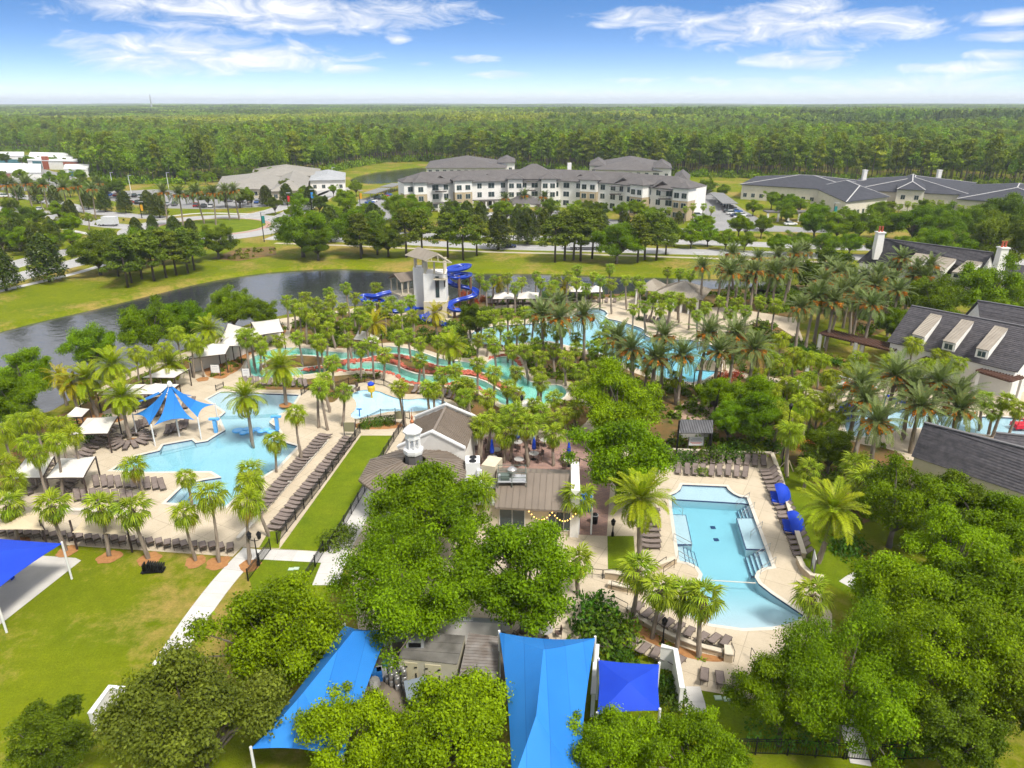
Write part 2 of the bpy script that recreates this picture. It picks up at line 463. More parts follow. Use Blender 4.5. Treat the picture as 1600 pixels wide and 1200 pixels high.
def water_material(name, glossy_only, absorb=None, dens=0.0, bump=.15, bscale=1.2, deep=(.030, .033, .038)):
    m, t, p, L = new_mat(name)
    pos = N(t, 'ShaderNodeNewGeometry').outputs['Position']
    n = N(t, 'ShaderNodeTexNoise'); n.inputs['Scale'].default_value = bscale; n.inputs['Detail'].default_value = 4; n.inputs['Roughness'].default_value = .6; L(pos, n.inputs['Vector'])
    b = N(t, 'ShaderNodeBump'); b.inputs['Strength'].default_value = bump; b.inputs['Distance'].default_value = .16 if glossy_only else .06
    L(n.outputs[0], b.inputs['Height'])
    if glossy_only:
        p.inputs['Base Color'].default_value = (*deep, 1); p.inputs['Roughness'].default_value = .04; p.inputs['IOR'].default_value = 2.0
        L(b.outputs[0], p.inputs['Normal'])
    else:
        tr = N(t, 'ShaderNodeBsdfTransparent'); gl = N(t, 'ShaderNodeBsdfGlossy'); gl.inputs['Roughness'].default_value = .03
        L(b.outputs[0], gl.inputs['Normal'])
        fr = N(t, 'ShaderNodeFresnel'); fr.inputs[0].default_value = 1.33; L(b.outputs[0], fr.inputs['Normal'])
        gm = N(t, 'ShaderNodeNewGeometry')
        fac = M2(t, 'MULTIPLY', fr.outputs[0], M2(t, 'SUBTRACT', 1.0, gm.outputs['Backfacing']))
        mx = N(t, 'ShaderNodeMixShader'); L(fac, mx.inputs[0]); L(tr.outputs[0], mx.inputs[1]); L(gl.outputs[0], mx.inputs[2])
        out = t.nodes['Material Output']; L(mx.outputs[0], out.inputs['Surface'])
        va = N(t, 'ShaderNodeVolumeAbsorption'); va.inputs['Color'].default_value = (*absorb, 1); va.inputs['Density'].default_value = dens
        L(va.outputs[0], out.inputs['Volume'])
    MATS[name] = m
    return m
M_LAKE = water_material('lake_water', True, bump=.55, bscale=.7)
M_POOLW = water_material('pool_water', False, (.12, .82, .92), .27, bump=.09, bscale=2.2)
M_RIVERW = water_material('lazy_river_water', False, (.10, .82, .72), .30, bump=.09, bscale=2.0)
M_PLASTER = mat('pool_plaster', (.40, .51, .56), .6, (.365, .475, .53), .5, 4)
M_RPLAST = mat('river_plaster', (.50, .64, .58), .6, (.44, .60, .54), .5, 4)
M_TILE = mat('dark_blue_waterline_tile', (.015, .03, .09), .25, (.03, .05, .14), 6, 2)
M_COPING = mat('white_coping', (.60, .56, .49), .6, (.54, .50, .43), 1, 3)

# ================================================================ outlines
lake_px = [(-180, 545), (-60, 523), (0, 509), (50, 496), (125, 480), (200, 462), (250, 450), (312, 435), (400, 421), (475, 415), (550, 413.5), (637, 419), (700, 420), (800, 421), (850, 421),
           (950, 425), (1012, 427), (1100, 428.5), (1180, 431), (1240, 436), (1245, 449), (1180, 455), (1100, 452), (1040, 453), (990, 456), (950, 462), (900, 466), (850, 468), (760, 472), (700, 479),
           (640, 480), (560, 477), (500, 483), (430, 494), (370, 512), (300, 542), (240, 562), (190, 582), (150, 606), (118, 622), (88, 640), (40, 652), (-40, 690), (-240, 760)]
lake = xy(pts(lake_px))
lake = smooth_closed(lake, 1)
pond = smooth_closed(xy(pts([(540, 278), (575, 268), (620, 263), (655, 258.5), (672, 262), (660, 273), (630, 284), (585, 288), (550, 285)])), 1)
pool_left_px = [(174, 735), (210, 713), (249, 704), (255, 695), (300, 687), (306, 692), (324, 689), (343, 677), (352, 672), (347, 662), (343, 652), (352, 644), (338, 634), (323, 624), (345, 612), (468, 617), (458, 632), (447, 643),
                (428, 652), (421, 660), (432, 668), (438, 676), (425, 684), (440, 690), (466, 697), (448, 716), (434, 731), (412, 744), (390, 757), (372, 775), (352, 792), (258, 786), (288, 757), (318, 750), (345, 746), (330, 737), (228, 738)]
pool_left = xy(pts(pool_left_px))
kid_px = [(546, 617), (562, 609), (590, 610), (610, 619), (632, 625), (662, 622), (692, 624), (700, 633), (650, 645), (615, 642), (580, 650), (557, 656), (545, 650), (557, 638), (556, 627)]
kid = smooth_closed(xy(pts(kid_px)), 1)
river_px = [(384, 577), (388, 563), (402, 554), (432, 544), (470, 543), (525, 551), (550, 551), (600, 541), (630, 543), (660, 551), (690, 562), (730, 566), (756, 572), (766, 562), (785, 557), (803, 560), (812, 575), (822, 595),
            (850, 602), (875, 601), (887, 611), (882, 622), (860, 630), (825, 636), (787, 634), (770, 622), (745, 604), (715, 598), (670, 600), (636, 596), (615, 584), (580, 576), (520, 581), (470, 586), (430, 590), (400, 591)]
river = smooth_closed(xy(pts(river_px)), 1)
isle_px = [(402, 577), (414, 563), (440, 556), (480, 554), (525, 561), (560, 562), (605, 551), (640, 555), (668, 566), (700, 574), (750, 580), (780, 592), (800, 606), (825, 616), (808, 622), (784, 612), (752, 592), (715, 586), (670, 588), (640, 582), (617, 571), (580, 565), (520, 570), (470, 575), (430, 579)]
isle = smooth_closed(xy(pts(isle_px)), 1)
big_px = [(733, 524), (745, 515), (770, 510), (810, 507), (860, 504), (890, 494), (908, 486), (932, 480), (951, 488), (944, 497), (970, 502), (1012, 516), (1006, 525), (1040, 533), (1085, 530), (1129, 545), (1126, 578), (1092, 599), (1050, 594), (1000, 578), (960, 562), (930, 549), (890, 541), (850, 531), (800, 539), (760, 541), (737, 535)]
big = smooth_closed(xy(pts(big_px)), 1)
pool_right_px = [(1066, 757), (1135, 760), (1139, 766), (1147, 772), (1156, 776), (1167, 777), (1207, 886), (1193, 888), (1183, 894), (1180, 902), (1186, 912), (1205, 927), (1257, 962), (1250, 969), (1232, 976), (1205, 981), (1160, 983), (1110, 976), (1080, 964), (1048, 946), (1075, 926), (1093, 910), (1097, 898), (1090, 887), (1076, 880), (1061, 877), (1050, 800), (1048, 773), (1056, 770), (1062, 765)]
pool_right = xy(pts(pool_right_px))
right_kid = smooth_closed(xy(pts([(1318, 668), (1320, 645), (1340, 632), (1390, 638), (1440, 640), (1500, 652), (1560, 650), (1640, 660), (1640, 690), (1560, 682), (1480, 672), (1420, 668), (1370, 680), (1330, 684)])), 1)
core = xy(pts([(-80, 834), (0, 845), (364, 870), (378, 855), (405, 856), (545, 866), (560, 985), (700, 1000), (900, 1010), (985, 1012), (1050, 1045), (1065, 1072), (1090, 1078), (1170, 1092), (1240, 1088), (1300, 1040), (1300, 960), (1275, 915), (1246, 878),
               (1204, 713), (1235, 700), (1430, 720), (1660, 750), (1660, 620), (1400, 590), (1260, 545), (1240, 490), (1150, 468), (1050, 457), (990, 460), (950, 466), (850, 471.5), (760, 475.5), (700, 483), (640, 484), (560, 481), (440, 498), (370, 516), (300, 547),
               (240, 567), (190, 587), (150, 611), (114, 642), (50, 692), (-80, 770)]))
BIG = [Vector((-12800, -150)), Vector((12800, -150)), Vector((12800, 11800)), Vector((-12800, 11800))]
holes = [lake, pond, pool_left, kid, river, big, pool_right, right_kid]
ground = sheet('ground', BIG, 0.0, M_GRASS, holes)
sheet('island_ground', isle, -0.02, M_BED)

# ---- lake, with its sloping grass bank
def lake_water(name, outline, z=-.75, slope=2.6):
    mb = MB(); ring(mb, outline, offset(outline, -slope), 0.0, -1.15)
    b = mb.build(name + '_bank', M_GRASS); b['kind'] = 'structure'
    sheet(name, offset(outline, -.35), z, M_LAKE)
lake_water('lake', lake)
lake_water('far_pond', pond, -.75, 2.0)

# ---- pools
def pool(name, label, outline, floor_z, wmat, pmat, island=None, coping=True, grid=1.6, tile=True, cop_w=.3, mcop=None):
    c = sum((Vector(p) for p in outline), Vector((0, 0))) / len(outline)
    t = thing(name, label, 'pool', (c.x, c.y, 0))
    hs = [island] if island else []
    xs = [p[0] for p in outline]; ys = [p[1] for p in outline]
    ex = []
    x = min(xs)
    while x < max(xs):
        y = min(ys)
        while y < max(ys):
            if inside((x, y), outline) and not (island and inside((x, y), island)): ex.append(Vector((x, y)))
            y += grid
        x += grid
    P, F = fill(outline, hs, ex)
    MB().add([(p[0], p[1], floor_z(p)) for p in P], F).build('pool_floor', pmat, t, True)
    w = MB()
    for lp in [outline] + hs:
        n = len(lp)
        w.add([(p[0], p[1], .03) for p in lp] + [(p[0], p[1], floor_z(p) - .02) for p in lp], [(i, (i + 1) % n, n + (i + 1) % n, n + i) for i in range(n)])
    w.build('pool_wall', pmat, t)
    o2 = offset(outline, .012); h2 = [offset(h, -.012) for h in hs]
    P, F = fill(o2, h2)
    zb = min(floor_z(p) for p in list(P) + ex) - .06
    wm = MB().add([(p[0], p[1], -.035) for p in P], F); k = len(P)
    wm.add([(p[0], p[1], zb) for p in P], [f[::-1] for f in F])
    for lp in [o2] + h2:
        n = len(lp)
        wm.add([(p[0], p[1], -.035) for p in lp] + [(p[0], p[1], zb) for p in lp], [(i, (i + 1) % n, n + (i + 1) % n, n + i) for i in range(n)])
    me = wm.mesh('water', wmat, t.location)
    bm = bmesh.new(); bm.from_mesh(me); bmesh.ops.remove_doubles(bm, verts=bm.verts, dist=1e-4); bmesh.ops.recalc_face_normals(bm, faces=bm.faces); bm.to_mesh(me); bm.free()
    inst('water', me, t)
    if coping:
        mb = MB()
        for lp, s in [(outline, 1)] + [(h, -1) for h in hs]:
            a = offset(lp, -.05 * s); b = offset(lp, cop_w * s)
            ring(mb, a, b, .055, .055); ring(mb, a, a, .055, .0); ring(mb, b, b, .055, .0)
        mb.build('coping', mcop or M_COPING, t)
    if tile:
        mb = MB()
        for lp, s in [(outline, 1)]:
            a = offset(lp, -.02); ring(mb, a, a, .03, -.16)
        mb.build('waterline_tile', M_TILE, t)
    return t
def lin(a, b, za, zb):
    """floor height falling from point a to point b"""
    a, b = Vector(a[:2]), Vector(b[:2]); d = b - a; l2 = d.length_squared
    return lambda p: za + (zb - za) * max(0, min(1, (Vector(p[:2]) - a).dot(d) / l2))
f1 = lin(G(400, 612), G(400, 700), -.07, -.85)
T_POOL_L = pool('swimming_pool', 'large free-form pool with a beach entry beside the blue sail tent', pool_left, f1, M_POOLW, M_PLASTER)
T_KID = pool('splash_pool', 'shallow pale blue toddler pool below the lazy river', kid, lambda p: -.16, M_POOLW, mat('splash_plaster', (.50, .70, .82), .6, (.44, .65, .80), .5, 3), tile=False, mcop=M_DECK)
T_RIVER = pool('lazy_river', 'winding turquoise lazy river looping round a planted island', river, lambda p: -.95, M_RIVERW, M_RPLAST, island=isle, tile=False)
T_BIG = pool('lagoon_pool', 'long lagoon pool behind the date palms', big, lin(G(932, 482), G(1060, 570), -.25, -1.2), M_POOLW, M_PLASTER)
f2 = lin(G(1155, 983), G(1120, 895), -.07, -1.25)
T_POOL_R = pool('swimming_pool', 'keyhole-shaped pool with ledges and a fan-shaped beach entry', pool_right, f2, M_POOLW, M_PLASTER)
T_RKID = pool('spray_pool', 'shallow pool with spray toys beside the slate-roofed houses', right_kid, lambda p: -.3, M_POOLW, M_PLASTER)
# ledges and steps inside the right pool, each edged with dark tile
def ledge(parent, px, z, edge=True, name='ledge'):
    o = xy(pts(px)); mb = MB(); mb.prism(o, -1.4, z)
    l = mb.build(name, M_PLASTER, parent)
    if edge:
        mb = MB(); n = len(o)
        a = offset(o, .012); b = offset(o, -.055)
        ring(mb, a, b, z + .012, z + .012); ring(mb, a, a, z + .012, z - .12)
        mb.build('tile_edge', M_TILE, l)
    return l
ledge(T_POOL_R, [(1047, 800), (1072, 801), (1082, 847), (1055, 847)], -.28)
ledge(T_POOL_R, [(1151, 806), (1179, 806), (1198, 855), (1166, 854)], -.28)
ledge(T_POOL_R, [(1048, 773), (1062, 765), (1066, 756), (1136, 759), (1147, 771), (1168, 777), (1171, 785), (1161, 783.5), (1052, 777)], -.25)
for k in range(4):
    z = -.32 - .22 * k
    ledge(T_POOL_R, [(1161 - 4.2 * (k + 1) + 9, 786), (1173, 786), (1181, 805), (1168 - 4.2 * (k + 1) + 9, 805)], z, True, 'step')
    ledge(T_POOL_R, [(1190 - 6 * (k + 1), 857), (1200, 857), (1208, 887), (1200 - 6 * (k + 1), 887)], z, True, 'step')
    ledge(T_POOL_R, [(1053, 850), (1062 + 6 * (k + 1), 849), (1065 + 7 * (k + 1), 873), (1059, 876)], z, True, 'step')
    ledge(T_POOL_L, [(262 - 2, 786 + 1), (266 + 7 * (k + 1), 786.5), (292 + 7 * (k + 1), 757), (287, 757)], z, False, 'step')
    ledge(T_POOL_L, [(255, 694), (300, 686), (304 + k, 690 + 1.6 * k), (252 - 1.5 * k, 702 + 2.2 * k)], z, False, 'step')
    ledge(T_POOL_L, [(467, 696.5), (440 - 4 * k, 729 + k), (428 - 5 * k, 727), (446 - 5 * k, 696 - k)], z, False, 'step')

for i, (a, b) in enumerate(((1114, 824), (1119, 843))):
    p = G(a, b, -1.2); MB().box((p.x, p.y, -1.22), (.5, .5, .04)).build('drain_grate', M_TILE, T_POOL_R)
MB().tube([G(1098, 906, -.02), G(1181, 911, -.02)], .05, 6).build('float_line', M_COPING, T_POOL_R)
# ---- deck and everything laid on it
deck = sheet('pool_deck', core, .03, M_DECK, [pool_left, kid, river, big, pool_right, right_kid])
def patch(name, px, z, m, sm=0, kind='structure', world=False):
    o = px if world else xy(pts(px))
    if sm: o = smooth_closed(o, sm)
    return sheet(name, o, z, m, kind=kind)
patch('fenced_lawn', [(437, 858), (500, 770), (564, 681), (615, 681), (568, 768), (515, 863)], .046, M_LAWN)
patch('lawn_wedge', [(405, 856), (420, 831), (440, 829), (436, 857)], .045, M_LAWN)
patch('lawn_lower', [(404, 878), (418, 868), (500, 876), (530, 881), (505, 980), (400, 940), (388, 900)], .045, M_LAWN)
patch('lawn_by_pool', [(1206, 722), (1225, 712), (1310, 800), (1345, 880), (1325, 930), (1282, 905), (1250, 876)], .046, M_LAWN)
patch('lawn_by_steps', [(949, 838), (990, 838), (994, 890), (1008, 902), (985, 908), (950, 896)], .046, M_LAWN)
patch('lawn_front', [(1092, 1079), (1170, 1093), (1240, 1090), (1300, 1060), (1330, 1150), (1200, 1170), (1105, 1140)], .02, M_LAWN)
patch('sand_pit', [(-60, 870), (60, 868), (118, 872), (127, 876), (0, 976), (-80, 1010)], .02, M_SAND)
patch('brick_courtyard', [(700, 738), (735, 690), (762, 682), (800, 690), (895, 683), (960, 700), (955, 740), (948, 838), (905, 836), (905, 738)], .05, M_BRICK)
patch('entry_paving', [(1050, 640), (1085, 622), (1130, 625), (1140, 645), (1110, 660), (1062, 658)], .05, mat('tan_pavers', (.45, .30, .22), .85, (.36, .25, .19), 1, 5), 1)
BEDS = {
    'a': [(452, 534), (500, 541), (548, 546), (598, 535), (632, 537), (664, 546), (694, 556), (732, 560), (752, 558), (738, 542), (727, 530), (728, 515), (700, 505), (660, 499), (612, 495), (560, 489), (500, 490), (455, 503)],
    'b': [(395, 600), (440, 597), (520, 588), (575, 583), (604, 590), (560, 599), (536, 607), (525, 630), (505, 628), (500, 608), (430, 610), (400, 608)],
    'c': [(630, 601), (672, 606), (714, 604), (742, 611), (766, 629), (786, 641), (826, 643), (866, 636), (892, 622), (930, 640), (905, 675), (850, 668), (800, 668), (760, 660), (730, 640), (700, 622), (664, 614), (636, 617), (612, 612)],
    'd': [(757, 549), (800, 546), (848, 538), (888, 548), (928, 556), (958, 569), (998, 586), (1048, 601), (1090, 606), (1135, 588), (1200, 596), (1250, 610), (1300, 640), (1310, 690), (1420, 705), (1420, 760), (1350, 830), (1310, 800), (1225, 708), (1200, 706), (1052, 703), (960, 680), (930, 640), (900, 600), (880, 594), (835, 590), (822, 572), (812, 553), (780, 549)],
    'e': [(700, 470), (760, 468), (850, 465), (1000, 458), (1050, 452), (1100, 452), (1245, 449), (1280, 470), (1250, 500), (1200, 490), (1120, 478), (1060, 486), (1010, 470), (980, 462), (940, 468), (850, 473), (770, 478), (705, 486)],
    'f': [(725, 540), (731, 510), (760, 502), (860, 497), (895, 487), (905, 478), (890, 470), (850, 477), (760, 485), (720, 490), (700, 500)],
    'g': [(1130, 540), (1160, 510), (1200, 500), (1260, 540), (1330, 566), (1400, 590), (1300, 620), (1220, 590), (1140, 582)],
    'h': [(545, 664), (592, 655), (628, 660), (630, 670), (563, 672)],
    'i': [(20, 700), (60, 660), (118, 640), (160, 610), (210, 588), (330, 548), (300, 575), (220, 612), (150, 650), (80, 700), (20, 770), (-60, 800)],
    'j': [(330, 545), (372, 520), (440, 503), (452, 520), (410, 545), (386, 556), (375, 580), (345, 590), (322, 590), (318, 575), (330, 562)],
    'k': [(965, 975), (988, 965), (1020, 988), (1055, 1008), (1090, 1020), (1132, 1028), (1130, 1036), (1085, 1032), (1045, 1018), (1005, 1000)],
    'm': [(1165, 446), (1245, 446), (1300, 440), (1420, 452), (1430, 475), (1400, 505), (1360, 530), (1330, 520), (1330, 490), (1250, 492), (1180, 470)],
    'l': [(505, 855), (545, 830), (560, 800), (600, 780), (660, 850), (900, 850), (940, 900), (960, 960), (900, 1000), (700, 990), (570, 975), (545, 880), (520, 868)],
}
BEDW = {}
for k, px in BEDS.items():
    o = smooth_closed(xy(pts(px)), 2)
    # the bed stops at the water's edge
    BEDW[k] = o
    if k == 'l': continue
    s = sheet('planting_bed', o, .04, M_BED if k not in 'kjh' else M_MULCH)
# grey walks of cast slabs
def slab_walk(name, line, w, L=1.55, z=.02, m=None, cross=1):
    line = curve_pts([Vector(p[:2]).to_3d() for p in line], 8)
    base = sheet(name, strip(line, w), z, M_KERB)
    # resample
    d = [0]
    for i in range(1, len(line)): d.append(d[-1] + (line[i] - line[i - 1]).length)
    def at(s):
        for i in range(1, len(line)):
            if d[i] >= s or i == len(line) - 1:
                t = (s - d[i - 1]) / max(1e-6, d[i] - d[i - 1]); p = line[i - 1].lerp(line[i], t); q = (line[i] - line[i - 1]).normalized()
                return p, q
    n = max(1, int(d[-1] / L)); st = d[-1] / n
    for i in range(n):
        (p, a), (q, b) = at(i * st + .012), at((i + 1) * st - .012)
        na, nb = Vector((-a.y, a.x, 0)), Vector((-b.y, b.x, 0))
        for c in range(cross):
            l0, l1 = -w / 2 + w * c / cross + .012, -w / 2 + w * (c + 1) / cross - .012
            MB().prism([p + na * l1, p + na * l0, q + nb * l0, q + nb * l1], z - .02, z + .03).build('slab', m or M_SLAB, base)
    return base
M_SLAB = mat('walk_slab', (.56, .54, .51), .85, (.47, .455, .43), .9, 5, .2, 20, rnd=.06)
slab_walk('diagonal_walk', [G(396, 858), G(350, 908), G(305, 968), G(258, 1040)], 2.1)
slab_walk('cross_walk', [G(404, 866), G(460, 869), G(514, 872), G(545, 875)], 1.7, 1.6, .034)
slab_walk('restaurant_walk', [G(592, 735), G(575, 775), G(552, 820), G(528, 864), G(508, 915)], 2.3, 1.6, .047)
slab_walk('garden_walk', [G(1078, 1073), G(1088, 1110), G(1092, 1150)], 1.5, 1.2)
slab_walk('service_walk', [G(1300, 1080), G(1325, 1130), G(1345, 1195)], 1.3, 1.2)
slab_walk('side_walk', [G(1322, 915), G(1345, 900), G(1380, 890)], 1.4, 1.2)
# ---- roads
def road(name, line, w, z=.02, m=None, kerb=True, k=8):
    l = curve_pts([Vector((p[0], p[1], 0)) for p in line], k)
    s = sheet(name, strip(l, w), z, m or M_ROAD)
    if kerb:
        for sd in (-1, 1):
            mb = MB(); o = strip(l, w + .3); n = len(o) // 2; seq = o[:n] if sd > 0 else o[n:]
            for i in range(n - 1): mb.beam((*seq[i], .05), (*seq[i + 1], .05), .28, .14)
            kb = mb.build('kerb', M_KERB, s)
    return s
def dashes(parent, line, L=3.0, gap=9.0, w=.16, z=.028, off=0.0):
    l = curve_pts([Vector((p[0], p[1], 0)) for p in line], 8); mb = MB(); acc = 0
    for i in range(len(l) - 1):
        a, b = l[i], l[i + 1]; d = (b - a); ln = d.length; d = d / ln; nn = Vector((-d.y, d.x, 0))
        s = -acc
        while s < ln:
            s0, s1 = max(0, s), min(ln, s + L)
            if s1 > s0: 
                p, q = a + d * s0 + nn * off, a + d * s1 + nn * off
                mb.add([(*(p + nn * w / 2)[:2], z), (*(p - nn * w / 2)[:2], z), (*(q - nn * w / 2)[:2], z), (*(q + nn * w / 2)[:2], z)], [(0, 1, 2, 3)])
            s += L + gap
        acc = (ln + acc) % (L + gap)
    if mb.f:
        o = mb.build('lane_marking', M_PAINT, parent); o['kind'] = 'stuff'
near_r = [G(420, 371), G(520, 374), G(640, 379), G(760, 385), G(900, 389), G(1120, 395), G(1250, 399), G(1420, 405), G(1700, 412)]
far_r = [G(425, 360), G(520, 362), G(640, 367), G(760, 371), G(900, 374), G(1120, 380), G(1290, 386), G(1420, 389), G(1700, 394)]
rn = road('road', near_r, 7.6); dashes(rn, near_r)
rf = road('road', far_r, 7.6); dashes(rf, far_r)
lw = [G(-60, 462), G(0, 441), G(60, 425), G(118, 411), G(180, 393), G(235, 376)]
rl = road('road', lw, 7.6); dashes(rl, lw)
lw2 = [G(-60, 436), G(0, 420), G(60, 404), G(118, 391), G(170, 378), G(225, 366)]
rl2 = road('road', lw2, 7.4); dashes(rl2, lw2)
bl1 = [G(-40, 322), G(52, 331), G(100, 341), G(168, 352), G(240, 357)]
rb1 = road('road', bl1, 7.2); dashes(rb1, bl1)
bl2 = [G(-40, 300), G(40, 308), G(100, 320), G(147, 331), G(200, 337), G(262, 341)]
rb2 = road('road', bl2, 7.2); dashes(rb2, bl2)
nb1 = [G(398, 356), G(450, 337), G(492, 314), G(520, 300), G(545, 293)]
rn1 = road('road', nb1, 9.0); dashes(rn1, nb1)
nb2 = [G(370, 342), G(430, 328), G(470, 313), G(505, 298), G(480, 291), G(440, 293)]
rn2 = road('road', nb2, 6.5)
# the roundabout
rc = G(330, 354.5); ri, ro = 18.0, 29.0
def circ(c, r, n=48, sx=1.0): return [Vector((c[0] + r * sx * math.cos(2 * math.pi * i / n), c[1] + r * math.sin(2 * math.pi * i / n))) for i in range(n)]
rb = sheet('roundabout', circ(rc, ro), .024, M_ROAD, [circ(rc, ri)])
sheet('roundabout_apron', circ(rc, ri + 2.0), .032, mat('red_apron_pavers', (.40, .25, .20), .85, (.33, .21, .17), 2, 4), [circ(rc, ri)])
isl = sheet('roundabout_lawn', circ(rc, ri), .15, M_LAWN)
mb = MB(); ring(mb, circ(rc, ri), circ(rc, ri), .15, 0); mb.build('kerb', M_KERB, isl)
# pale walks by the road and the lake
walk_l = [G(-60, 472), G(0, 455), G(60, 441), G(118, 427), G(165, 413)]
road('footpath', walk_l, 2.2, .02, M_KERB, False)
walk_n = [G(430, 380), G(520, 383), G(640, 388), G(760, 393.5), G(900, 397), G(1120, 404), G(1300, 410)]
road('footpath', walk_n, 1.9, .02, mat('tan_path', (.42, .37, .28), .9, (.36, .32, .24), .5, 4), False)
road('footpath', [G(235, 340), G(262, 338), G(320, 333), G(400, 334), G(440, 328)], 2.2, .016, M_KERB, False)
road('footpath', [G(100, 358), G(140, 366), G(153, 372), G(146, 378)], 2.0, .02, M_KERB, False)
# car parks
patch('car_park', [(160, 300), (240, 296), (420, 304), (470, 312), (440, 322), (330, 327), (240, 325), (170, 313)], .012, M_PARK)
patch('car_park', [(560, 312), (600, 304), (625, 306), (640, 332), (600, 345), (552, 336)], .012, M_PARK)
patch('car_park', [(-40, 262), (60, 262), (130, 280), (100, 300), (-40, 296)], .012, M_PARK)
patch('car_park', [(1072, 305), (1118, 300), (1138, 312), (1165, 330), (1205, 352), (1210, 362), (1085, 360), (1076, 335)], .012, M_PARK)
patch('car_park', [(-60, 240), (80, 243), (140, 258), (60, 262), (-60, 260)], .012, M_PARK)
patch('drive', [(700, 335), (800, 330), (900, 333), (1010, 352), (1080, 358), (1080, 364), (1000, 362), (900, 345), (800, 341), (700, 347)], .014, M_PARK)
patch('drive', [(1205, 352), (1300, 358), (1300, 364), (1210, 362)], .014, M_PARK)
patch('field', [(-120, 231), (0, 228), (60, 228.5), (110, 231), (60, 236), (-120, 238)], .012, M_LAWN)
# shrub-planted verge on the near side of the road
patch('verge', [(372, 388), (430, 385), (432, 398), (372, 408), (330, 404)], .014, M_BED)
# mulch rings under the row of palms
def mulch_ring(px, py, r=1.3):
    r *= .82; c = G(px, py); n = 18
    o = [Vector((c.x + r * (1 + .18 * random.uniform(-1, 1)) * math.cos(6.283 * i / n), c.y + r * (1 + .18 * random.uniform(-1, 1)) * math.sin(6.283 * i / n))) for i in range(n)]
    s = sheet('mulch_bed', smooth_closed(o, 1), .055, M_MULCH)
for px, py, r in [(30, 848, 1.2), (105, 862, 1.2), (171, 871, 1.35), (232, 874, 1.35), (306, 878, 1.2), (341, 880, 1.3), (391, 884, 1.2), (206, 690, 1.2), (153, 651, 1.2), (271, 604, 1.2), (447, 633, 1.2), (472, 720, .9), (186, 655, 1.2), (128, 657, 1.2), (345, 588, 1.5), (317, 593, 1.2)]:
    mulch_ring(px, py, r)
# ================================================================ vegetation
def unit(v): return v / np.maximum(np.linalg.norm(v, axis=1, keepdims=True), 1e-9)
def leaf_mesh(name, C, Nn, S, asp, tint, m, fold=0.0):
    """many small leaf faces: centres C, normals Nn, half lengths S"""
    n = len(C)
    ref = rng.normal(size=(n, 3)); a = unit(np.cross(Nn, ref)); b = np.cross(Nn, a)
    S = np.asarray(S).reshape(-1, 1)
    V = np.empty((n, 4, 3))
    V[:, 0] = C - a * S; V[:, 1] = C - b * S * asp + Nn * S * fold; V[:, 2] = C + a * S; V[:, 3] = C + b * S * asp + Nn * S * fold
    return quad_mesh(name, V, tint, m)
def quad_mesh(name, V, tint, m):
    n = len(V)
    me = bpy.data.meshes.new(name)
    me.vertices.add(n * 4); me.vertices.foreach_set('co', V.reshape(-1).astype(np.float32))
    me.loops.add(n * 4); me.loops.foreach_set('vertex_index', np.arange(n * 4, dtype=np.int32))
    me.polygons.add(n); me.polygons.foreach_set('loop_start', np.arange(0, n * 4, 4, dtype=np.int32)); me.polygons.foreach_set('loop_total', np.full(n, 4, dtype=np.int32))
    at = me.attributes.new('tint', 'FLOAT', 'FACE'); at.data.foreach_set('value', np.asarray(tint, dtype=np.float32))
    me.materials.append(m); me.update(calc_edges=True)
    return me
def rdir(n, up=0.0):
    d = unit(rng.normal(size=(n, 3))); d[:, 2] += up
    return unit(d)
M_BARK = mat('oak_bark', (.15, .125, .10), .95, (.085, .07, .055), 5, 5, .5, 12, world_pos=False)
M_PINEBARK = mat('pine_bark', (.13, .105, .085), .95, (.08, .062, .05), 4, 5, .5, 12, world_pos=False)
M_OAK = leaf_mat('oak_leaves', (.034, .066, .002), (.185, .290, .005), .26, .16, .012)
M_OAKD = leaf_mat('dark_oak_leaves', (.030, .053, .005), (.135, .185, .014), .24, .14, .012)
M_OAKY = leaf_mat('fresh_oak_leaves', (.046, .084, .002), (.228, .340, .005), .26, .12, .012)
M_PINE = leaf_mat('pine_needles', (.050, .078, .012), (.155, .200, .034), .25, .18, .015)
M_MAG = leaf_mat('magnolia_leaves', (.022, .038, .009), (.085, .105, .020), .12, .2, .015, .3)
M_FOR = leaf_mat('forest_leaves', (.058, .105, .010), (.240, .340, .028), .34, .32, .016)
M_FORP = leaf_mat('forest_pine', (.066, .100, .012), (.200, .250, .036), .30, .28, .02)
M_SHRUB = leaf_mat('shrub_leaves', (.022, .050, .008), (.095, .165, .022), .25, .3, .03)
M_REDS = leaf_mat('red_leaves', (.12, .02, .015), (.42, .10, .07), .25, .2, .02)

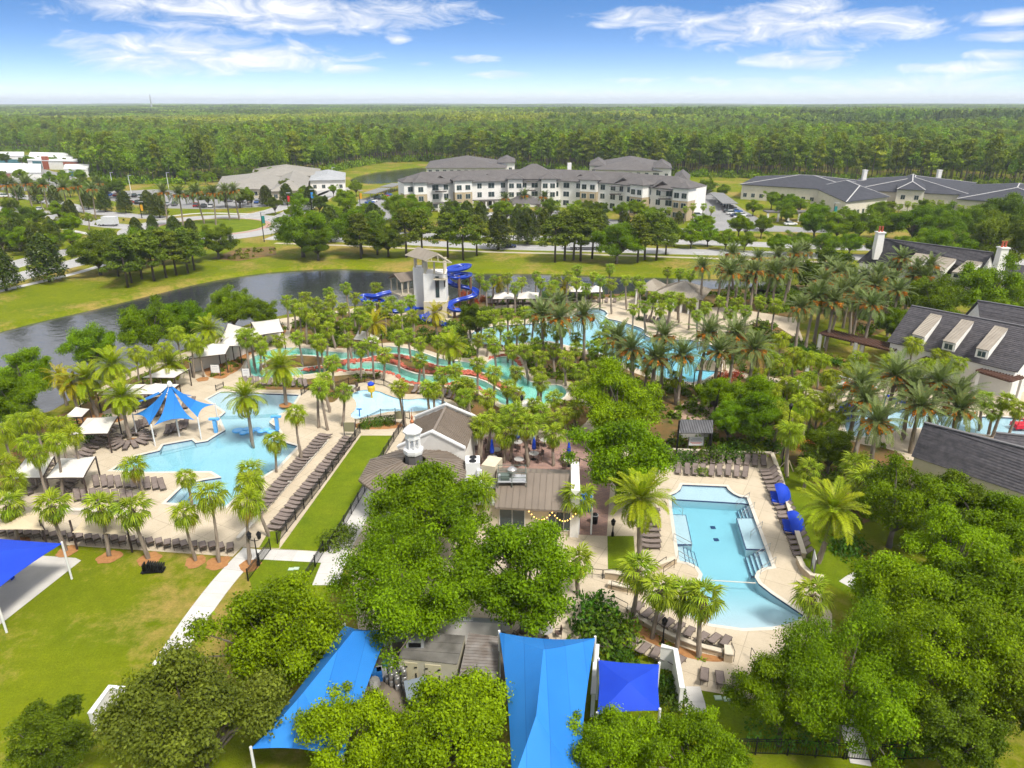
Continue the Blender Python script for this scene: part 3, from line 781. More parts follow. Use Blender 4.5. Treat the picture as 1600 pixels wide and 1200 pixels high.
def crown_oak(name, m, n_cl=150, per=560, leaf=.0215, flat=.72, low=-.42, sparse=0.0, seed=0):
    """spreading crown of radius 1 about the origin: leaf clumps on boughs, gaps between them"""
    global rng
    rng = np.random.default_rng(100 + seed)
    C, Nn, S, T = [], [], [], []; cl = []; nb = max(22, n_cl // 5); bo = []
    while len(bo) < nb:
        d = rdir(1)[0]; a = math.atan2(d[1], d[0]); p = d * rng.uniform(.45, .86) * (1 + .20 * math.sin(3 * a + seed) + .14 * math.sin(5 * a + 2 * seed)); p[2] *= flat
        if p[2] < low * flat or any(np.linalg.norm(p - q) < .2 for q in bo) and rng.random() < .8: continue
        bo.append(p)
    while len(cl) < n_cl:
        p = bo[rng.integers(nb)] + rdir(1)[0] * rng.uniform(.03, .26) * np.array([1, 1, .7])
        if p[2] < low * flat * 1.2: continue
        cl.append((p, rng.uniform(.085, .18), rng.random()))
    for p, rc, hue in cl:
        k = int(per * (rc / .15) ** 2 * rng.uniform(.5, 1.1))
        d = rdir(k, .25); rr = rc * (rng.random((k, 1)) ** .5) * rng.uniform(.7, 1.45, (k, 1))
        q = p + d * rr * np.array([1.2, 1.2, .75])
        C.append(q); Nn.append(unit(d * .5 + rng.normal(size=(k, 3)) * .5 + np.array([0, 0, .5])))
        S.append(rng.uniform(.5, 1.25, k) * leaf); T.append(np.clip(.55 * hue + .45 * rng.random(k), 0, 1))
    me = leaf_mesh(name, np.concatenate(C), np.concatenate(Nn), np.concatenate(S), .62, np.concatenate(T), m, .25)
    return me, bo
def trunk_oak(name, cl, base=-1.05, r=.055, m=None, n_l=26, seed=0):
    mb = MB(); rd = random.Random(seed)
    fork = Vector((0, 0, base + .42))
    mb.tube([(0, 0, base - .05), (.01, 0, base + .2), fork], [r * 1.35, r, r * .9], 8)
    for p in rd.sample(cl, min(n_l, len(cl))):
        p = Vector(p); mid = fork.lerp(p, .5) + Vector((rd.uniform(-.06, .06), rd.uniform(-.06, .06), .08))
        mb.tube([fork - Vector((0, 0, .04)), mid, p], [r * .55, r * .34, r * .1], 5)
    return mb.mesh(name, m or M_BARK, None, True)
OAKS = {}
def oak_kind(key, m, variants, **kw):
    OAKS[key] = []
    for i in range(variants):
        cm, cl = crown_oak('crown', m, seed=i + hash_(key), **kw)
        OAKS[key].append((cm, trunk_oak('trunk', cl, seed=i)))
def hash_(s): return sum(ord(c) for c in s) % 50
oak_kind('oak', M_OAK, 3)
oak_kind('fresh', M_OAKY, 2)
oak_kind('huge', M_OAK, 1, n_cl=240, per=560, leaf=.0155)
oak_kind('dark', M_OAKD, 2, per=520, leaf=.025)
oak_kind('olive', leaf_mat('olive_leaves', (.045, .062, .015), (.17, .205, .040), .3, .1, .01), 1, per=520, leaf=.021)
def crown_pine(name, m, n_cl=34, per=110, leaf=.05, seed=0, top=1.0, low=.38, rad=.27):
    """tall pine of height 1 standing on the origin, tufted boughs in its upper part"""
    global rng
    rng = np.random.default_rng(300 + seed)
    C, Nn, S, T = [], [], [], []; cl = []
    for i in range(n_cl):
        h = low + (top - low) * (i + rng.random()) / n_cl; w = rad * (1 - ((h - low) / (top - low)) ** 1.6) * rng.uniform(.55, 1.1) + .02
        a = rng.uniform(0, 6.283); p = np.array([w * math.cos(a), w * math.sin(a), h + rng.uniform(-.02, .03)]); cl.append(p)
        rc = rng.uniform(.055, .10); k = int(per * rng.uniform(.6, 1.2))
        d = rdir(k, .2); q = p + d * rc * (rng.random((k, 1)) ** .5) * np.array([1.3, 1.3, .6])
        C.append(q); Nn.append(unit(d * .4 + rng.normal(size=(k, 3)) * .6 + np.array([0, 0, .5]))); S.append(rng.uniform(.5, 1.2, k) * leaf * .5)
        T.append(np.clip(.55 * rng.random() + .45 * rng.random(k), 0, 1))
    return leaf_mesh(name, np.concatenate(C), np.concatenate(Nn), np.concatenate(S), .5, np.concatenate(T), m, .2), cl
def trunk_pine(name, cl, r=.016, seed=0, top=.95):
    mb = MB(); rd = random.Random(seed)
    mb.tube([(0, 0, -.01), (rd.uniform(-.008, .008), 0, .35), (rd.uniform(-.01, .01), 0, .7), (0, 0, top)], [r * 1.25, r, r * .75, r * .2], 7)
    for p in rd.sample(cl, min(14, len(cl))):
        mb.tube([(0, 0, p[2] - .05), tuple(p)], [r * .35, r * .1], 4)
    return mb.mesh(name, M_PINEBARK, None, True)
PINES = []
for i in range(3):
    cm, cl = crown_pine('crown', M_PINE, seed=i, n_cl=40, per=150, leaf=.045, low=.36, rad=.25); PINES.append((cm, trunk_pine('trunk', cl, seed=i)))
def crown_mag(seed):
    """dense cone of height 1 standing on the origin"""
    global rng
    rng = np.random.default_rng(400 + seed)
    n = 5200; h = rng.random(n) ** .8; a = rng.uniform(0, 6.283, n)
    prof = .36 * np.clip(np.sqrt(np.clip(1 - h, 0, 1)) * (1.05 - .25 * (1 - h)), 0, 1) * (1 + .16 * np.sin(7 * a + 9 * h) + .10 * np.sin(23 * h + 3 * a + seed))
    rr = prof * (rng.random(n) ** .28)
    C = np.stack([rr * np.cos(a), rr * np.sin(a), .1 + .9 * h + rng.normal(0, .012, n)], 1)
    out = np.stack([np.cos(a), np.sin(a), np.full(n, .7)], 1)
    Nn = unit(out * .6 + rng.normal(size=(n, 3)) * .5)
    T = np.clip(rng.random(n) * .8 + .2 * np.sin(13 * h + 4 * a), 0, 1)
    return leaf_mesh('crown', C, Nn, rng.uniform(.6, 1.2, n) * .026, .55, T, M_MAG, .2)
MAGS = []
for i in range(2):
    t_ = MB(); t_.tube([(0, 0, -.01), (0, 0, .5), (0, 0, .92)], [.028, .02, .005], 6)
    MAGS.append((crown_mag(i), t_.mesh('trunk', M_BARK, None, True)))

def place_tree(kind, x, y, z, size, label, cat='tree', group=None, name='tree', rz=None, squash=1.0):
    """size: crown radius for oaks, whole height for pines and magnolias"""
    rz = random.uniform(0, 6.283) if rz is None else rz
    if kind in OAKS:
        cm, tm = random.choice(OAKS[kind]); t = thing(name, label, cat, (x, y, 0), rz, group)
        o = inst('trunk', tm, t); o.scale = (size, size, max(.25, z / 1.05)); o.location = (0, 0, z)
        o = inst('crown', cm, t, (0, 0, z), (0, 0, 0), (size, size, size * squash))
    else:
        cm, tm = random.choice(PINES if kind == 'pine' else MAGS); t = thing(name, label, cat, (x, y, 0), rz, group)
        w = size * squash
        inst('trunk', tm, t, scale=(w, w, size)); inst('crown', cm, t, scale=(w, w, size))
    return t
def tree_px(kind, cx, cy, rpx, label, trunk=1.9, squash=1.0, **kw):
    """oak whose crown shows round (cx, cy) with half width rpx pixels"""
    z = 6.0
    for _ in range(12):
        p = G(cx, cy, z); rad = rpx * depth_at(p) / FOC; z = trunk + rad * .62
    return place_tree(kind, p.x, p.y, z, rad, label, squash=squash, **kw)
def tall_px(kind, bx, by, ty, label, squash=1.0, **kw):
    """pine or magnolia standing on (bx, by) with its tip at row ty"""
    b = G(bx, by); h = height_from(b, ty)
    return place_tree(kind, b.x, b.y, 0, h, label, squash=squash, **kw)

# ---- broad-leaved trees near the camera
for kd, cx, cyy, r, lab in [
    ('huge', 650, 912, 124, 'large green oak between the octagonal roof and the blue shade sails'),
    ('fresh', 668, 794, 102, 'bright green oak overlapping the octagonal metal roof'),
    ('oak', 818, 900, 106, 'rounded green oak in front of the low metal-roofed restaurant wing'),
    ('fresh', 425, 985, 112, 'bright oak beside the grey diagonal walk on the lawn'),
    ('olive', 305, 1128, 140, 'thin olive-green oak over the white wall at the lawn corner'),
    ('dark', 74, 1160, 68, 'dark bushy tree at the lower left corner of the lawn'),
    ('fresh', 550, 1142, 96, 'yellowish oak in front of the long blue sail and keg yard'),
    ('fresh', 695, 1136, 116, 'wide yellow-green oak in front of the storage containers'),
    ('fresh', 958, 1165, 84, 'small oak overlapping the foot of the square blue sail'),
    ('fresh', 1085, 1175, 84, 'bright oak beside the front lawn below the loungers'),
    ('oak', 1230, 1088, 78, 'green oak over the end of the curved lounger row'),
    ('huge', 1325, 1065, 118, 'large spreading oak beside the beach entry pool'),
    ('huge', 1455, 1010, 128, 'huge oak right of the one beside the beach entry pool'),
    ('fresh', 1418, 930, 92, 'light-topped oak behind the huge oak by the pool'),
    ('oak', 1540, 955, 108, 'tall oak at the right edge above the grass corner'),
    ('fresh', 1500, 862, 80, 'yellow-green oak below the nearest slate roof'),
    ('dark', 1490, 1150, 76, 'dark-leaved oak in front of the huge oak at the grass corner'),
    ('dark', 1560, 1070, 84, 'dark-leaved oak at the lower right edge'),
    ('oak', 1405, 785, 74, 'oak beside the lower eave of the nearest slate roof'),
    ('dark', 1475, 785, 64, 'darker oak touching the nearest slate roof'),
    ('fresh', 1560, 815, 74, 'oak at the right edge under the nearest slate roof'),
    ('fresh', 968, 625, 74, 'bright round oak between the lagoon pool and the courtyard'),
    ('fresh', 970, 712, 86, 'pale round oak at the head of the keyhole pool'),
    ('fresh', 1172, 622, 50, 'bright shrubby oak below the lagoon pool'),
    ('oak', 1195, 655, 48, 'oak beside the small kiosk roof'),
    ('fresh', 1120, 612, 34, 'small bright tree by the round entry paving'),
    ('oak', 1140, 655, 34, 'dense green tree behind the kiosk'),
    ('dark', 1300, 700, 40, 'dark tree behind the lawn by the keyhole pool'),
    ('oak', 235, 512, 50, 'oak on the lake shore left of the white fabric roofs'),
    ('oak', 290, 505, 44, 'oak on the lake shore touching the white fabric roofs'),
    ('oak', 138, 545, 44, 'round oak on the lake shore behind the yellow palms'),
    ('oak', 362, 482, 40, 'round oak behind the white fabric roofs'),
    ('oak', 405, 490, 30, 'smaller oak leaning over the lake by the fabric roofs'),
    ('fresh', 35, 585, 48, 'bright oak at the left edge by the water'),
    ('oak', 28, 630, 52, 'broad oak at the left edge over the lake bank'),
    ('dark', 745, 500, 30, 'dense dark tree beside the slide landing'),
    ('dark', 505, 512, 24, 'dark shrubby tree in the river planting'),
    ('oak', 1545, 455, 58, 'large oak between the two slate-roofed houses at the right'),
    ('oak', 1460, 470, 46, 'rounded oak behind the long slate roof with three dormers'),
    ('oak', 1400, 505, 30, 'oak at the gable of the long slate roof'),
    ('dark', 1300, 410, 32, 'dark round tree behind the date palm grove'),
    ('dark', 1262, 428, 24, 'dark small tree inside the date palm grove'),
    ('dark', 1555, 378, 52, 'very dark oak behind the chimney with the flag'),
    ('oak', 1480, 385, 40, 'oak behind the slate roof with two chimneys'),
    ('oak', 1585, 490, 40, 'oak at the right edge between the slate roofs'),
]:
    tree_px(kd, cx, cyy, r, lab, name='oak_tree', group=None, squash=1.2, trunk=2.2 if cyy > 700 else 1.8)
# ---- trees along the road, far side and near side
road_oaks = [('oak', 470, 362, 42), ('dark', 495, 380, 24), ('oak', 562, 362, 36), ('dark', 605, 372, 27), ('oak', 640, 345, 26), ('fresh', 540, 312, 18), ('fresh', 620, 322, 24), ('oak', 965, 378, 34), ('fresh', 1020, 338, 19),
             ('oak', 1055, 366, 15), ('fresh', 1081, 368, 16), ('fresh', 1107, 366, 15), ('fresh', 1135, 372, 15), ('fresh', 1165, 374, 15), ('oak', 1275, 345, 27), ('fresh', 1310, 352, 22), ('oak', 1345, 350, 26), ('fresh', 1385, 348, 24), ('oak', 1430, 350, 30),
             ('oak', 1478, 348, 30), ('oak', 1525, 350, 26), ('dark', 1572, 338, 36), ('fresh', 1215, 378, 18), ('fresh', 1250, 376, 18), ('fresh', 1290, 378, 20), ('fresh', 1330, 378, 18), ('fresh', 1370, 380, 18), ('fresh', 1410, 382, 18), ('fresh', 1450, 376, 20),
             ('dark', 150, 395, 34), ('oak', 205, 390, 32), ('dark', 338, 376, 27), ('oak', 250, 384, 28), ('oak', 290, 382, 27), ('dark', 178, 388, 30), ('fresh', 1178, 322, 12), ('fresh', 1195, 345, 11), ('fresh', 1230, 332, 14), ('fresh', 1250, 320, 11), ('fresh', 1130, 296, 11), ('oak', 1105, 290, 12)]
for i, (kd, cx, cyy, r) in enumerate(sorted(road_oaks, key=lambda q: q[1])):
    tree_px(kd, cx, cyy, r * 1.18, f'{nth(i + 1)} street tree from the left along the road beyond the lake', name='street_tree', group='street trees along the road', trunk=1.6, squash=1.15)
# ---- pines on the far lake bank
pine_b = [(200, 449, 372), (206, 442, 378), (241, 439, 360), (260, 434, 358), (276, 430, 362), (294, 427, 360), (304, 422, 360), (564, 404, 336), (590, 398, 332), (635, 402, 328), (660, 400, 330), (700, 402, 335), (724, 407, 332), (745, 400, 338), (867, 410, 336), (882, 407, 330),
          (896, 406, 332), (907, 408, 328), (925, 404, 330), (996, 410, 338), (1007, 406, 334), (1025, 407, 334), (1040, 398, 342), (185, 432, 372), (222, 436, 366)]
for i, (bx, by, ty) in enumerate(sorted(pine_b)):
    tall_px('pine', bx, by, ty, f'{nth(i + 1)} slender pine from the left on the grassy far lake bank', name='pine_tree', group='pines on the far lake bank', squash=1.3)
# ---- magnolias beside the road and the car park
mag_b = [(10, 454, 388), (78, 440, 366), (85, 385, 343), (34, 392, 340), (113, 351, 314), (139, 327, 296), (165, 331, 297), (197, 333, 298), (234, 335, 298), (112, 333, 312), (60, 400, 352), (417, 322, 290), (449, 320, 287), (487, 328, 291), (517, 378, 322), (548, 366, 322), (585, 366, 318), (700, 372, 322),
         (779, 390, 330), (824, 382, 326), (730, 352, 314), (752, 352, 316), (808, 362, 324), (850, 366, 326), (250, 340, 302), (88, 322, 290), (60, 318, 286), (30, 312, 284), (15, 390, 352), (240, 362, 336), (275, 375, 338), (215, 372, 340), (300, 372, 342), (940, 368, 332), (975, 362, 330), (1060, 350, 330)]
for i, (bx, by, ty) in enumerate(sorted(mag_b)):
    tall_px('mag', bx, by, ty, f'{nth(i + 1)} dark conical magnolia from the left among the roadside trees', name='magnolia_tree', group='dark magnolias by the road', squash=1.25)

# ================================================================ palms
M_TRUNKS = mat('palm_trunk', (.30, .25, .20), .95, (.16, .125, .095), 7, 4, .6, 14, world_pos=False)
M_BOOT = mat('palm_boots', (.27, .19, .12), .95, (.15, .10, .065), 7, 4, .5, 14, world_pos=False)
M_SABAL = leaf_mat('cabbage_palm_leaf', (.060, .098, .012), (.290, .365, .045), .28, .16, .015, .4)
M_RIBB = leaf_mat('ribbon_palm_leaf', (.070, .102, .010), (.280, .345, .028), .28, .14, .012, .4)
M_SYL = leaf_mat('green_date_palm_leaf', (.085, .118, .010), (.330, .385, .025), .28, .16, .015, .4)
M_SYLY = leaf_mat('yellow_palm_leaf', (.13, .12, .008), (.42, .36, .018), .3, .1, .01, .4)
M_DATE = leaf_mat('silver_date_palm_leaf', (.045, .068, .045), (.180, .220, .135), .2, .12, .012, .4)
M_FRUIT = mat('orange_date_fruit', (.70, .27, .012), .7, (.55, .18, .01), 9, 3)
def frond_pinnate(L=1.0, droop=.5, n=30, leafl=.17, vee=.5, tilt=.55, wid=.013, seed=0):
    """one feather leaf leaving the origin along +X, bending down; returns quads and tints"""
    rd = random.Random(seed); Q, T = [], []
    def at(s):
        ang = -droop * s * s * 1.6
        return s, ang
    P = []; x = z = 0.0; m = 24
    for i in range(m + 1):
        s = i / m; a = -droop * 1.9 * s ** 1.4; P.append(Vector((x, 0, z))); x += math.cos(a) * L / m; z += math.sin(a) * L / m
    def pos(s):
        f = s * m; i = min(int(f), m - 1); return P[i].lerp(P[i + 1], f - i), (P[i + 1] - P[i]).normalized()
    for i in range(6):
        a, _ = pos(i / 6); b, _ = pos((i + 1) / 6); w = .018 * (1 - i / 7)
        Q.append([a + Vector((0, w, 0)), a - Vector((0, w, 0)), b - Vector((0, w * .8, 0)), b + Vector((0, w * .8, 0))]); T.append(.75)
    for i in range(n):
        s = .13 + .87 * i / (n - 1); p, d = pos(min(s, .999)); up = Vector((-d.z, 0, d.x))
        ll = leafl * L * (math.sin(math.pi * (.12 + .80 * s)) ** .6) * rd.uniform(.85, 1.1)
        for sd in (-1, 1):
            dr = (d * tilt + Vector((0, sd, 0)) + up * (vee * rd.uniform(.3, 1.0))).normalized()
            tip = p + dr * ll + Vector((0, 0, -ll * .22)); mid = p + dr * ll * .45
            sidev = dr.cross(up).normalized() * wid * L
            Q.append([p, mid + sidev, tip, mid - sidev]); T.append(min(1, max(0, .25 + .35 * s + rd.uniform(-.2, .3))))
    return Q, T
def frond_fan(L=1.0, droop=.6, n=15, seed=0, pet=.48, tipd=.35, wid=.05):
    """one fan leaf on its stalk leaving the origin along +X"""
    rd = random.Random(seed); Q, T = [], []
    a0 = 0.0
    e = Vector((pet * L, 0, -droop * .12 * L)); w = .012
    Q.append([Vector((0, w, 0)), Vector((0, -w, 0)), e - Vector((0, w, 0)), e + Vector((0, w, 0))]); T.append(.9)
    for i in range(n):
        a = -2.0 + 4.0 * i / (n - 1); ll = L * (1 - pet) * (1.0 - .10 * abs(a)) * rd.uniform(.88, 1.08)
        d = Vector((math.cos(a), math.sin(a), -.12 - droop * .55 * math.cos(a) + .18 * (i % 2) - .10 * abs(a)))
        d.normalize(); sv = Vector((-math.sin(a), math.cos(a), .55 * (1 if i % 2 else -1))).normalized() * wid * L
        m1 = e + d * ll * .55; tp = e + d * ll * .8 + Vector((d.x * .12, d.y * .12, -tipd - .2)).normalized() * ll * (.22 + tipd * .7)
        tt = min(1, max(0, .45 + rd.uniform(-.35, .4)))
        Q.append([e, m1 + sv, m1 + d * ll * .12, m1 - sv]); T.append(tt)
        Q.append([m1 + sv * .9, tp, tp, m1 - sv * .9]); T.append(min(1, tt + .15))
    return Q, T
def fmesh(name, QT, m):
    V = np.array([[tuple(v) for v in q] for q in QT[0]]); 
    return quad_mesh(name, V, QT[1], m)
FR = {}
def frond_set(key, fn, m, specs):
    FR[key] = [(fn(seed=i, **sp), fmesh('frond', fn(seed=i, **sp), m)) for i, sp in enumerate(specs)]
frond_set('sabal', frond_fan, M_SABAL, [dict(droop=.3, tipd=.3, wid=.036, n=17), dict(droop=.8, tipd=.4, wid=.036, n=17), dict(droop=1.3, tipd=.55, wid=.036, n=17)])
frond_set('ribbon', frond_fan, M_RIBB, [dict(droop=.5, tipd=.9, wid=.035, n=17), dict(droop=1.0, tipd=1.1, wid=.035, n=17), dict(droop=1.5, tipd=1.2, wid=.035, n=17)])
frond_set('sylvester', frond_pinnate, M_SYL, [dict(droop=.35, leafl=.2, n=34), dict(droop=.65, leafl=.2, n=34), dict(droop=1.0, leafl=.2, n=34)])
frond_set('yellow', frond_pinnate, M_SYLY, [dict(droop=.35), dict(droop=.6), dict(droop=.9)])
frond_set('date', frond_pinnate, M_DATE, [dict(droop=.28, leafl=.15), dict(droop=.42, leafl=.15), dict(droop=.75, leafl=.15)])
M_DEADF = leaf_mat('dead_frond', (.14, .085, .03), (.32, .22, .10), .2, .2, .01)
FRD = {}
for q in FR: FRD[q] = FR[q][2][1].copy(); FRD[q].materials[0] = M_DEADF
def frond_layout(key, n, seed):
    """where each leaf of a crown points: (mesh number, azimuth, elevation, length)"""
    rd = random.Random(seed); out = []
    lo, hi = {'sabal': (-55, 80), 'ribbon': (-35, 80), 'date': (-22, 84), 'sylvester': (-38, 80), 'yellow': (-55, 78)}[key]
    for i in range(n):
        f = i / (n - 1); el = hi + (lo - hi) * f ** .85 + rd.uniform(-7, 7)
        az = i * 2.39996 + rd.uniform(-.2, .2)
        k = 0 if f < .35 else (1 if f < .7 else 2)
        out.append((k, az, R(el), rd.uniform(.85, 1.08) * (.78 if f < .12 else 1.0)))
    return out
CROWNS = {}
def crown_merged(key, n, m, variants):
    CROWNS[key] = []
    for v in range(variants):
        V, T = [], []
        for k, az, el, ln in frond_layout(key, n, v):
            Q, t = FR[key][k][0]
            mt = Matrix.Rotation(az, 4, 'Z') @ Matrix.Rotation(-el, 4, 'Y') @ Matrix.Scale(ln, 4)
            V += [[tuple(mt @ p) for p in q] for q in Q]; T += t
        CROWNS[key].append(quad_mesh('crown', np.array(V), T, m))
for key, n, m in (('sabal', 26, M_SABAL), ('ribbon', 22, M_RIBB), ('sylvester', 56, M_SYL), ('yellow', 34, M_SYLY), ('date', 52, M_DATE)):
    crown_merged(key, n, m, 2)
def palm_trunk_mesh(key, seed):
    """unit height trunk; ringed, with old leaf bases under the crown"""
    rd = random.Random(seed); mb = MB(); n = 15; prof = []
    bx, by = rd.uniform(-.05, .05), rd.uniform(-.05, .05); P, Rr = [], []
    for i in range(n + 1):
        s = i / n; P.append((bx * math.sin(s * 2.2), by * math.sin(s * 2.6), s - .005)); Rr.append((1.12 - .22 * s) * (1.0 if i % 2 else .90) * (1.25 if i == 0 else 1))
    mb.tube(P, Rr, 9)
    return mb, P
TRUNKS = {}
for key, r in (('sabal', .17), ('ribbon', .13), ('sylvester', .20), ('yellow', .19), ('date', .24)):
    TRUNKS[key] = []
    for sd in range(2):
        mb, P = palm_trunk_mesh(key, sd)
        c = [(P[i // 9], p) for i, p in enumerate(mb.v)]
        mb.v = [(q[0] * 5 + (p[0] - q[0]) * r, q[1] * 5 + (p[1] - q[1]) * r, p[2]) for q, p in c]
        TRUNKS[key].append((mb.mesh('trunk', M_TRUNKS, None, True), (P[-1][0] * 5, P[-1][1] * 5)))
def boots_mesh():
    mb = MB(); rd = random.Random(3)
    for i in range(46):
        a = i * 2.4; z = -1.25 + 1.2 * i / 46; d = Vector((math.cos(a), math.sin(a), 0)); p = d * .13 + Vector((0, 0, z)); q = d * rd.uniform(.26, .36) + Vector((0, 0, z + .26))
        mb.beam(p, q, .09, .03)
    return mb.mesh('old_leaf_bases', M_BOOT)
BOOTS = boots_mesh()
def fruit_mesh():
    global rng
    mb = MB(); rd = random.Random(5)
    for i in range(9):
        a = i * .698 + rd.uniform(-.2, .2); d = Vector((math.cos(a), math.sin(a), 0))
        o = d * .5 + Vector((0, 0, .1)); e = d * 1.5 + Vector((0, 0, .0))
        for k in range(10):
            q = e + Vector((rd.uniform(-.2, .2), rd.uniform(-.2, .2), rd.uniform(-.8, .05)))
            mb.beam(o, q, .05, .05); mb.lathe(q, [(.01, -.16), (.13, 0), (.01, .16)], 4)
    return mb.mesh('fruit_clusters', M_FRUIT)
FRUIT = fruit_mesh()
PSIZE = {'sabal': 2.0, 'ribbon': 1.65, 'sylvester': 2.9, 'yellow': 2.7, 'date': 3.4}
def palm(key, x, y, h, label, group, size=1.0, fronds=False, z=0.0, name=None):
    i = random.randrange(2); s = PSIZE[key] * size * random.uniform(.94, 1.06); rz = random.uniform(0, 6.283)
    t = thing(name or {'sabal': 'cabbage_palm', 'ribbon': 'ribbon_palm', 'sylvester': 'feather_palm', 'yellow': 'yellow_palm', 'date': 'date_palm'}[key], label, 'palm tree', (x, y, z), rz, group)
    tm, off = TRUNKS[key][i]; t.rotation_euler.x, t.rotation_euler.y = random.gauss(0, .055), random.gauss(0, .055)
    tr = inst('trunk', tm, t, scale=(1, 1, h)); tx = Vector((off[0], off[1], h))
    if key in ('sabal', 'date', 'sylvester', 'yellow'): inst('old_leaf_bases', BOOTS, t, tx, scale=1.0 if key == 'sabal' else 1.35)
    if fronds:
        n = {'sabal': 26, 'ribbon': 22, 'sylvester': 56, 'yellow': 34, 'date': 52}[key]
        for q, (k, az, el, ln) in enumerate(frond_layout(key, n, random.randrange(99))):
            f = inst('frond', FRD[key] if q >= n - random.randrange(1, 5) else FR[key][k][1], t, tx, (0, -el, az), ln * s)
    else:
        inst('crown', CROWNS[key][random.randrange(2)], t, tx, (0, 0, random.uniform(0, 6.28)), s)
    if key == 'date': inst('fruit_clusters', FRUIT, t, tx, (0, 0, random.uniform(0, 6)), 1.0 * size)
    return t
# named palms standing alone: key, base x, base y, crown row, size, label
for key, bx, by, cyy, sz, lab in [
    ('sabal', 28, 846, 786, 1.0, 'cabbage palm at the left edge of the lawn row'),
    ('sabal', 103, 861, 787, 1.05, 'cabbage palm beside the corner of the blue sail over the sand'),
    ('sabal', 171, 870, 793, 1.05, 'cabbage palm behind the empty stretch of lawn, mulch ring at its foot'),
    ('sabal', 232, 873, 795, 1.08, 'cabbage palm behind the stacked black cart on the lawn'),
    ('ribbon', 306, 876, 800, 1.0, 'droopy palm second from the walk in the lawn row'),
    ('ribbon', 342, 879, 778, 1.12, 'tall droopy palm next to the walk, lawn side'),
    ('ribbon', 391, 882, 786, 1.15, 'droopy palm standing beside the grey walk and fence'),
    ('ribbon', 421, 838, 750, 1.15, 'droopy palm on the grass wedge at the fence corner'),
    ('ribbon', 300, 790, 745, .85, 'leaning droopy palm at the pool steps'),
    ('ribbon', 392, 800, 738, 1.1, 'droopy palm over the lower lobe of the left pool'),
    ('ribbon', 225, 776, 727, 1.1, 'droopy palm behind the double row of loungers'),
    ('ribbon', 432, 738, 688, 1.0, 'droopy palm at the right end of the left pool'),
    ('ribbon', 472, 719, 645, 1.05, 'slim palm between the pool and the long lounger row'),
    ('sylvester', 394, 691, 622, 1.05, 'feather palm on the round island in the left pool'),
    ('sylvester', 204, 689, 620, 1.05, 'feather palm ringed by loungers beside the blue sail tent'),
    ('sylvester', 447, 633, 573, 1.1, 'feather palm by the top of the beach-entry pool'),
    ('sylvester', 153, 651, 590, 1.15, 'yellow-green feather palm behind the white canopies'),
    ('yellow', 105, 634, 588, 1.0, 'golden feather palm by the lake at the left'),
    ('yellow', 128, 655, 596, .95, 'golden palm in front of the lake between two green palms'),
    ('sylvester', 190, 655, 570, 1.1, 'tall feather palm behind the sail tent mast'),
    ('sylvester', 271, 603, 570, 1.15, 'feather palm behind the blue sail tent'),
    ('sylvester', 337, 568, 515, 1.0, 'feather palm in front of the white wall with fabric roofs'),
    ('yellow', 590, 548, 505, 1.1, 'bright yellow palm in front of the slide landing'),
    ('yellow', 685, 542, 488, 1.1, 'yellow palm in front of the slide tower base'),
    ('sylvester', 712, 585, 540, 1.05, 'yellow-green palm beside the red rock edge of the river'),
    ('yellow', 777, 477, 443, .95, 'yellow palm by the lake right of the slide'),
    ('yellow', 880, 474, 447, .95, 'yellow palm beside the cream umbrella on the lake deck'),
    ('sylvester', 1000, 874, 783, 1.12, 'large feather palm left of the keyhole pool'),
    ('sylvester', 1278, 880, 795, 1.15, 'large feather palm right of the keyhole pool'),
    ('sabal', 985, 978, 886, 1.0, 'tall cabbage palm at the steps, first in the curved bed'),
    ('sabal', 1019, 997, 912, 1.0, 'cabbage palm second in the curved bed'),
    ('sabal', 1057, 1015, 932, .95, 'cabbage palm third in the curved bed'),
    ('sabal', 1092, 1027, 936, 1.05, 'cabbage palm last in the curved bed, fronds over the water'),
    ('sabal', 1262, 985, 930, .95, 'short cabbage palm at the right end of the beach entry'),
    ('sabal', 904, 930, 876, 1.0, 'cabbage palm at the corner of the restaurant walk'),
    ('sabal', 750, 722, 662, .85, 'cabbage palm against the gabled restaurant wing'),
    ('sabal', 762, 704, 655, .85, 'slim cabbage palm in the courtyard next to the gabled wing'),
    ('sabal', 787, 724, 674, 1.05, 'thick cabbage palm in the courtyard beside a closed umbrella'),
    ('sabal', 797, 722, 646, .9, 'taller cabbage palm in the middle of the courtyard'),
    ('sabal', 826, 730, 663, 1.0, 'cabbage palm in the courtyard centre'),
    ('sabal', 865, 729, 680, 1.0, 'cabbage palm in a square planter at the courtyard edge'),
    ('sabal', 756, 822, 765, 1.1, 'cabbage palm in front of the rooftop air unit'),
    ('sabal', 830, 808, 783, .85, 'low cabbage palm at the eave of the low wing'),
    ('sabal', 898, 832, 774, 1.15, 'cabbage palm at the corner of the low metal-roofed wing'),
    ('sabal', 1228, 740, 676, 1.0, 'propped cabbage palm on the lawn above the cabanas'),
    ('sabal', 1255, 766, 732, .85, 'short cabbage palm behind the blue cabanas'),
    ('sabal', 1335, 782, 728, 1.1, 'cabbage palm in the shrubs right of the cabanas'),
    ('sabal', 1338, 800, 752, 1.1, 'lower cabbage palm in the shrubs right of the cabanas'),
]:
    b = G(bx, by); h = height_from(b, cyy)
    palm(key, b.x, b.y, max(1.2, h), lab, None, sz, fronds=True)
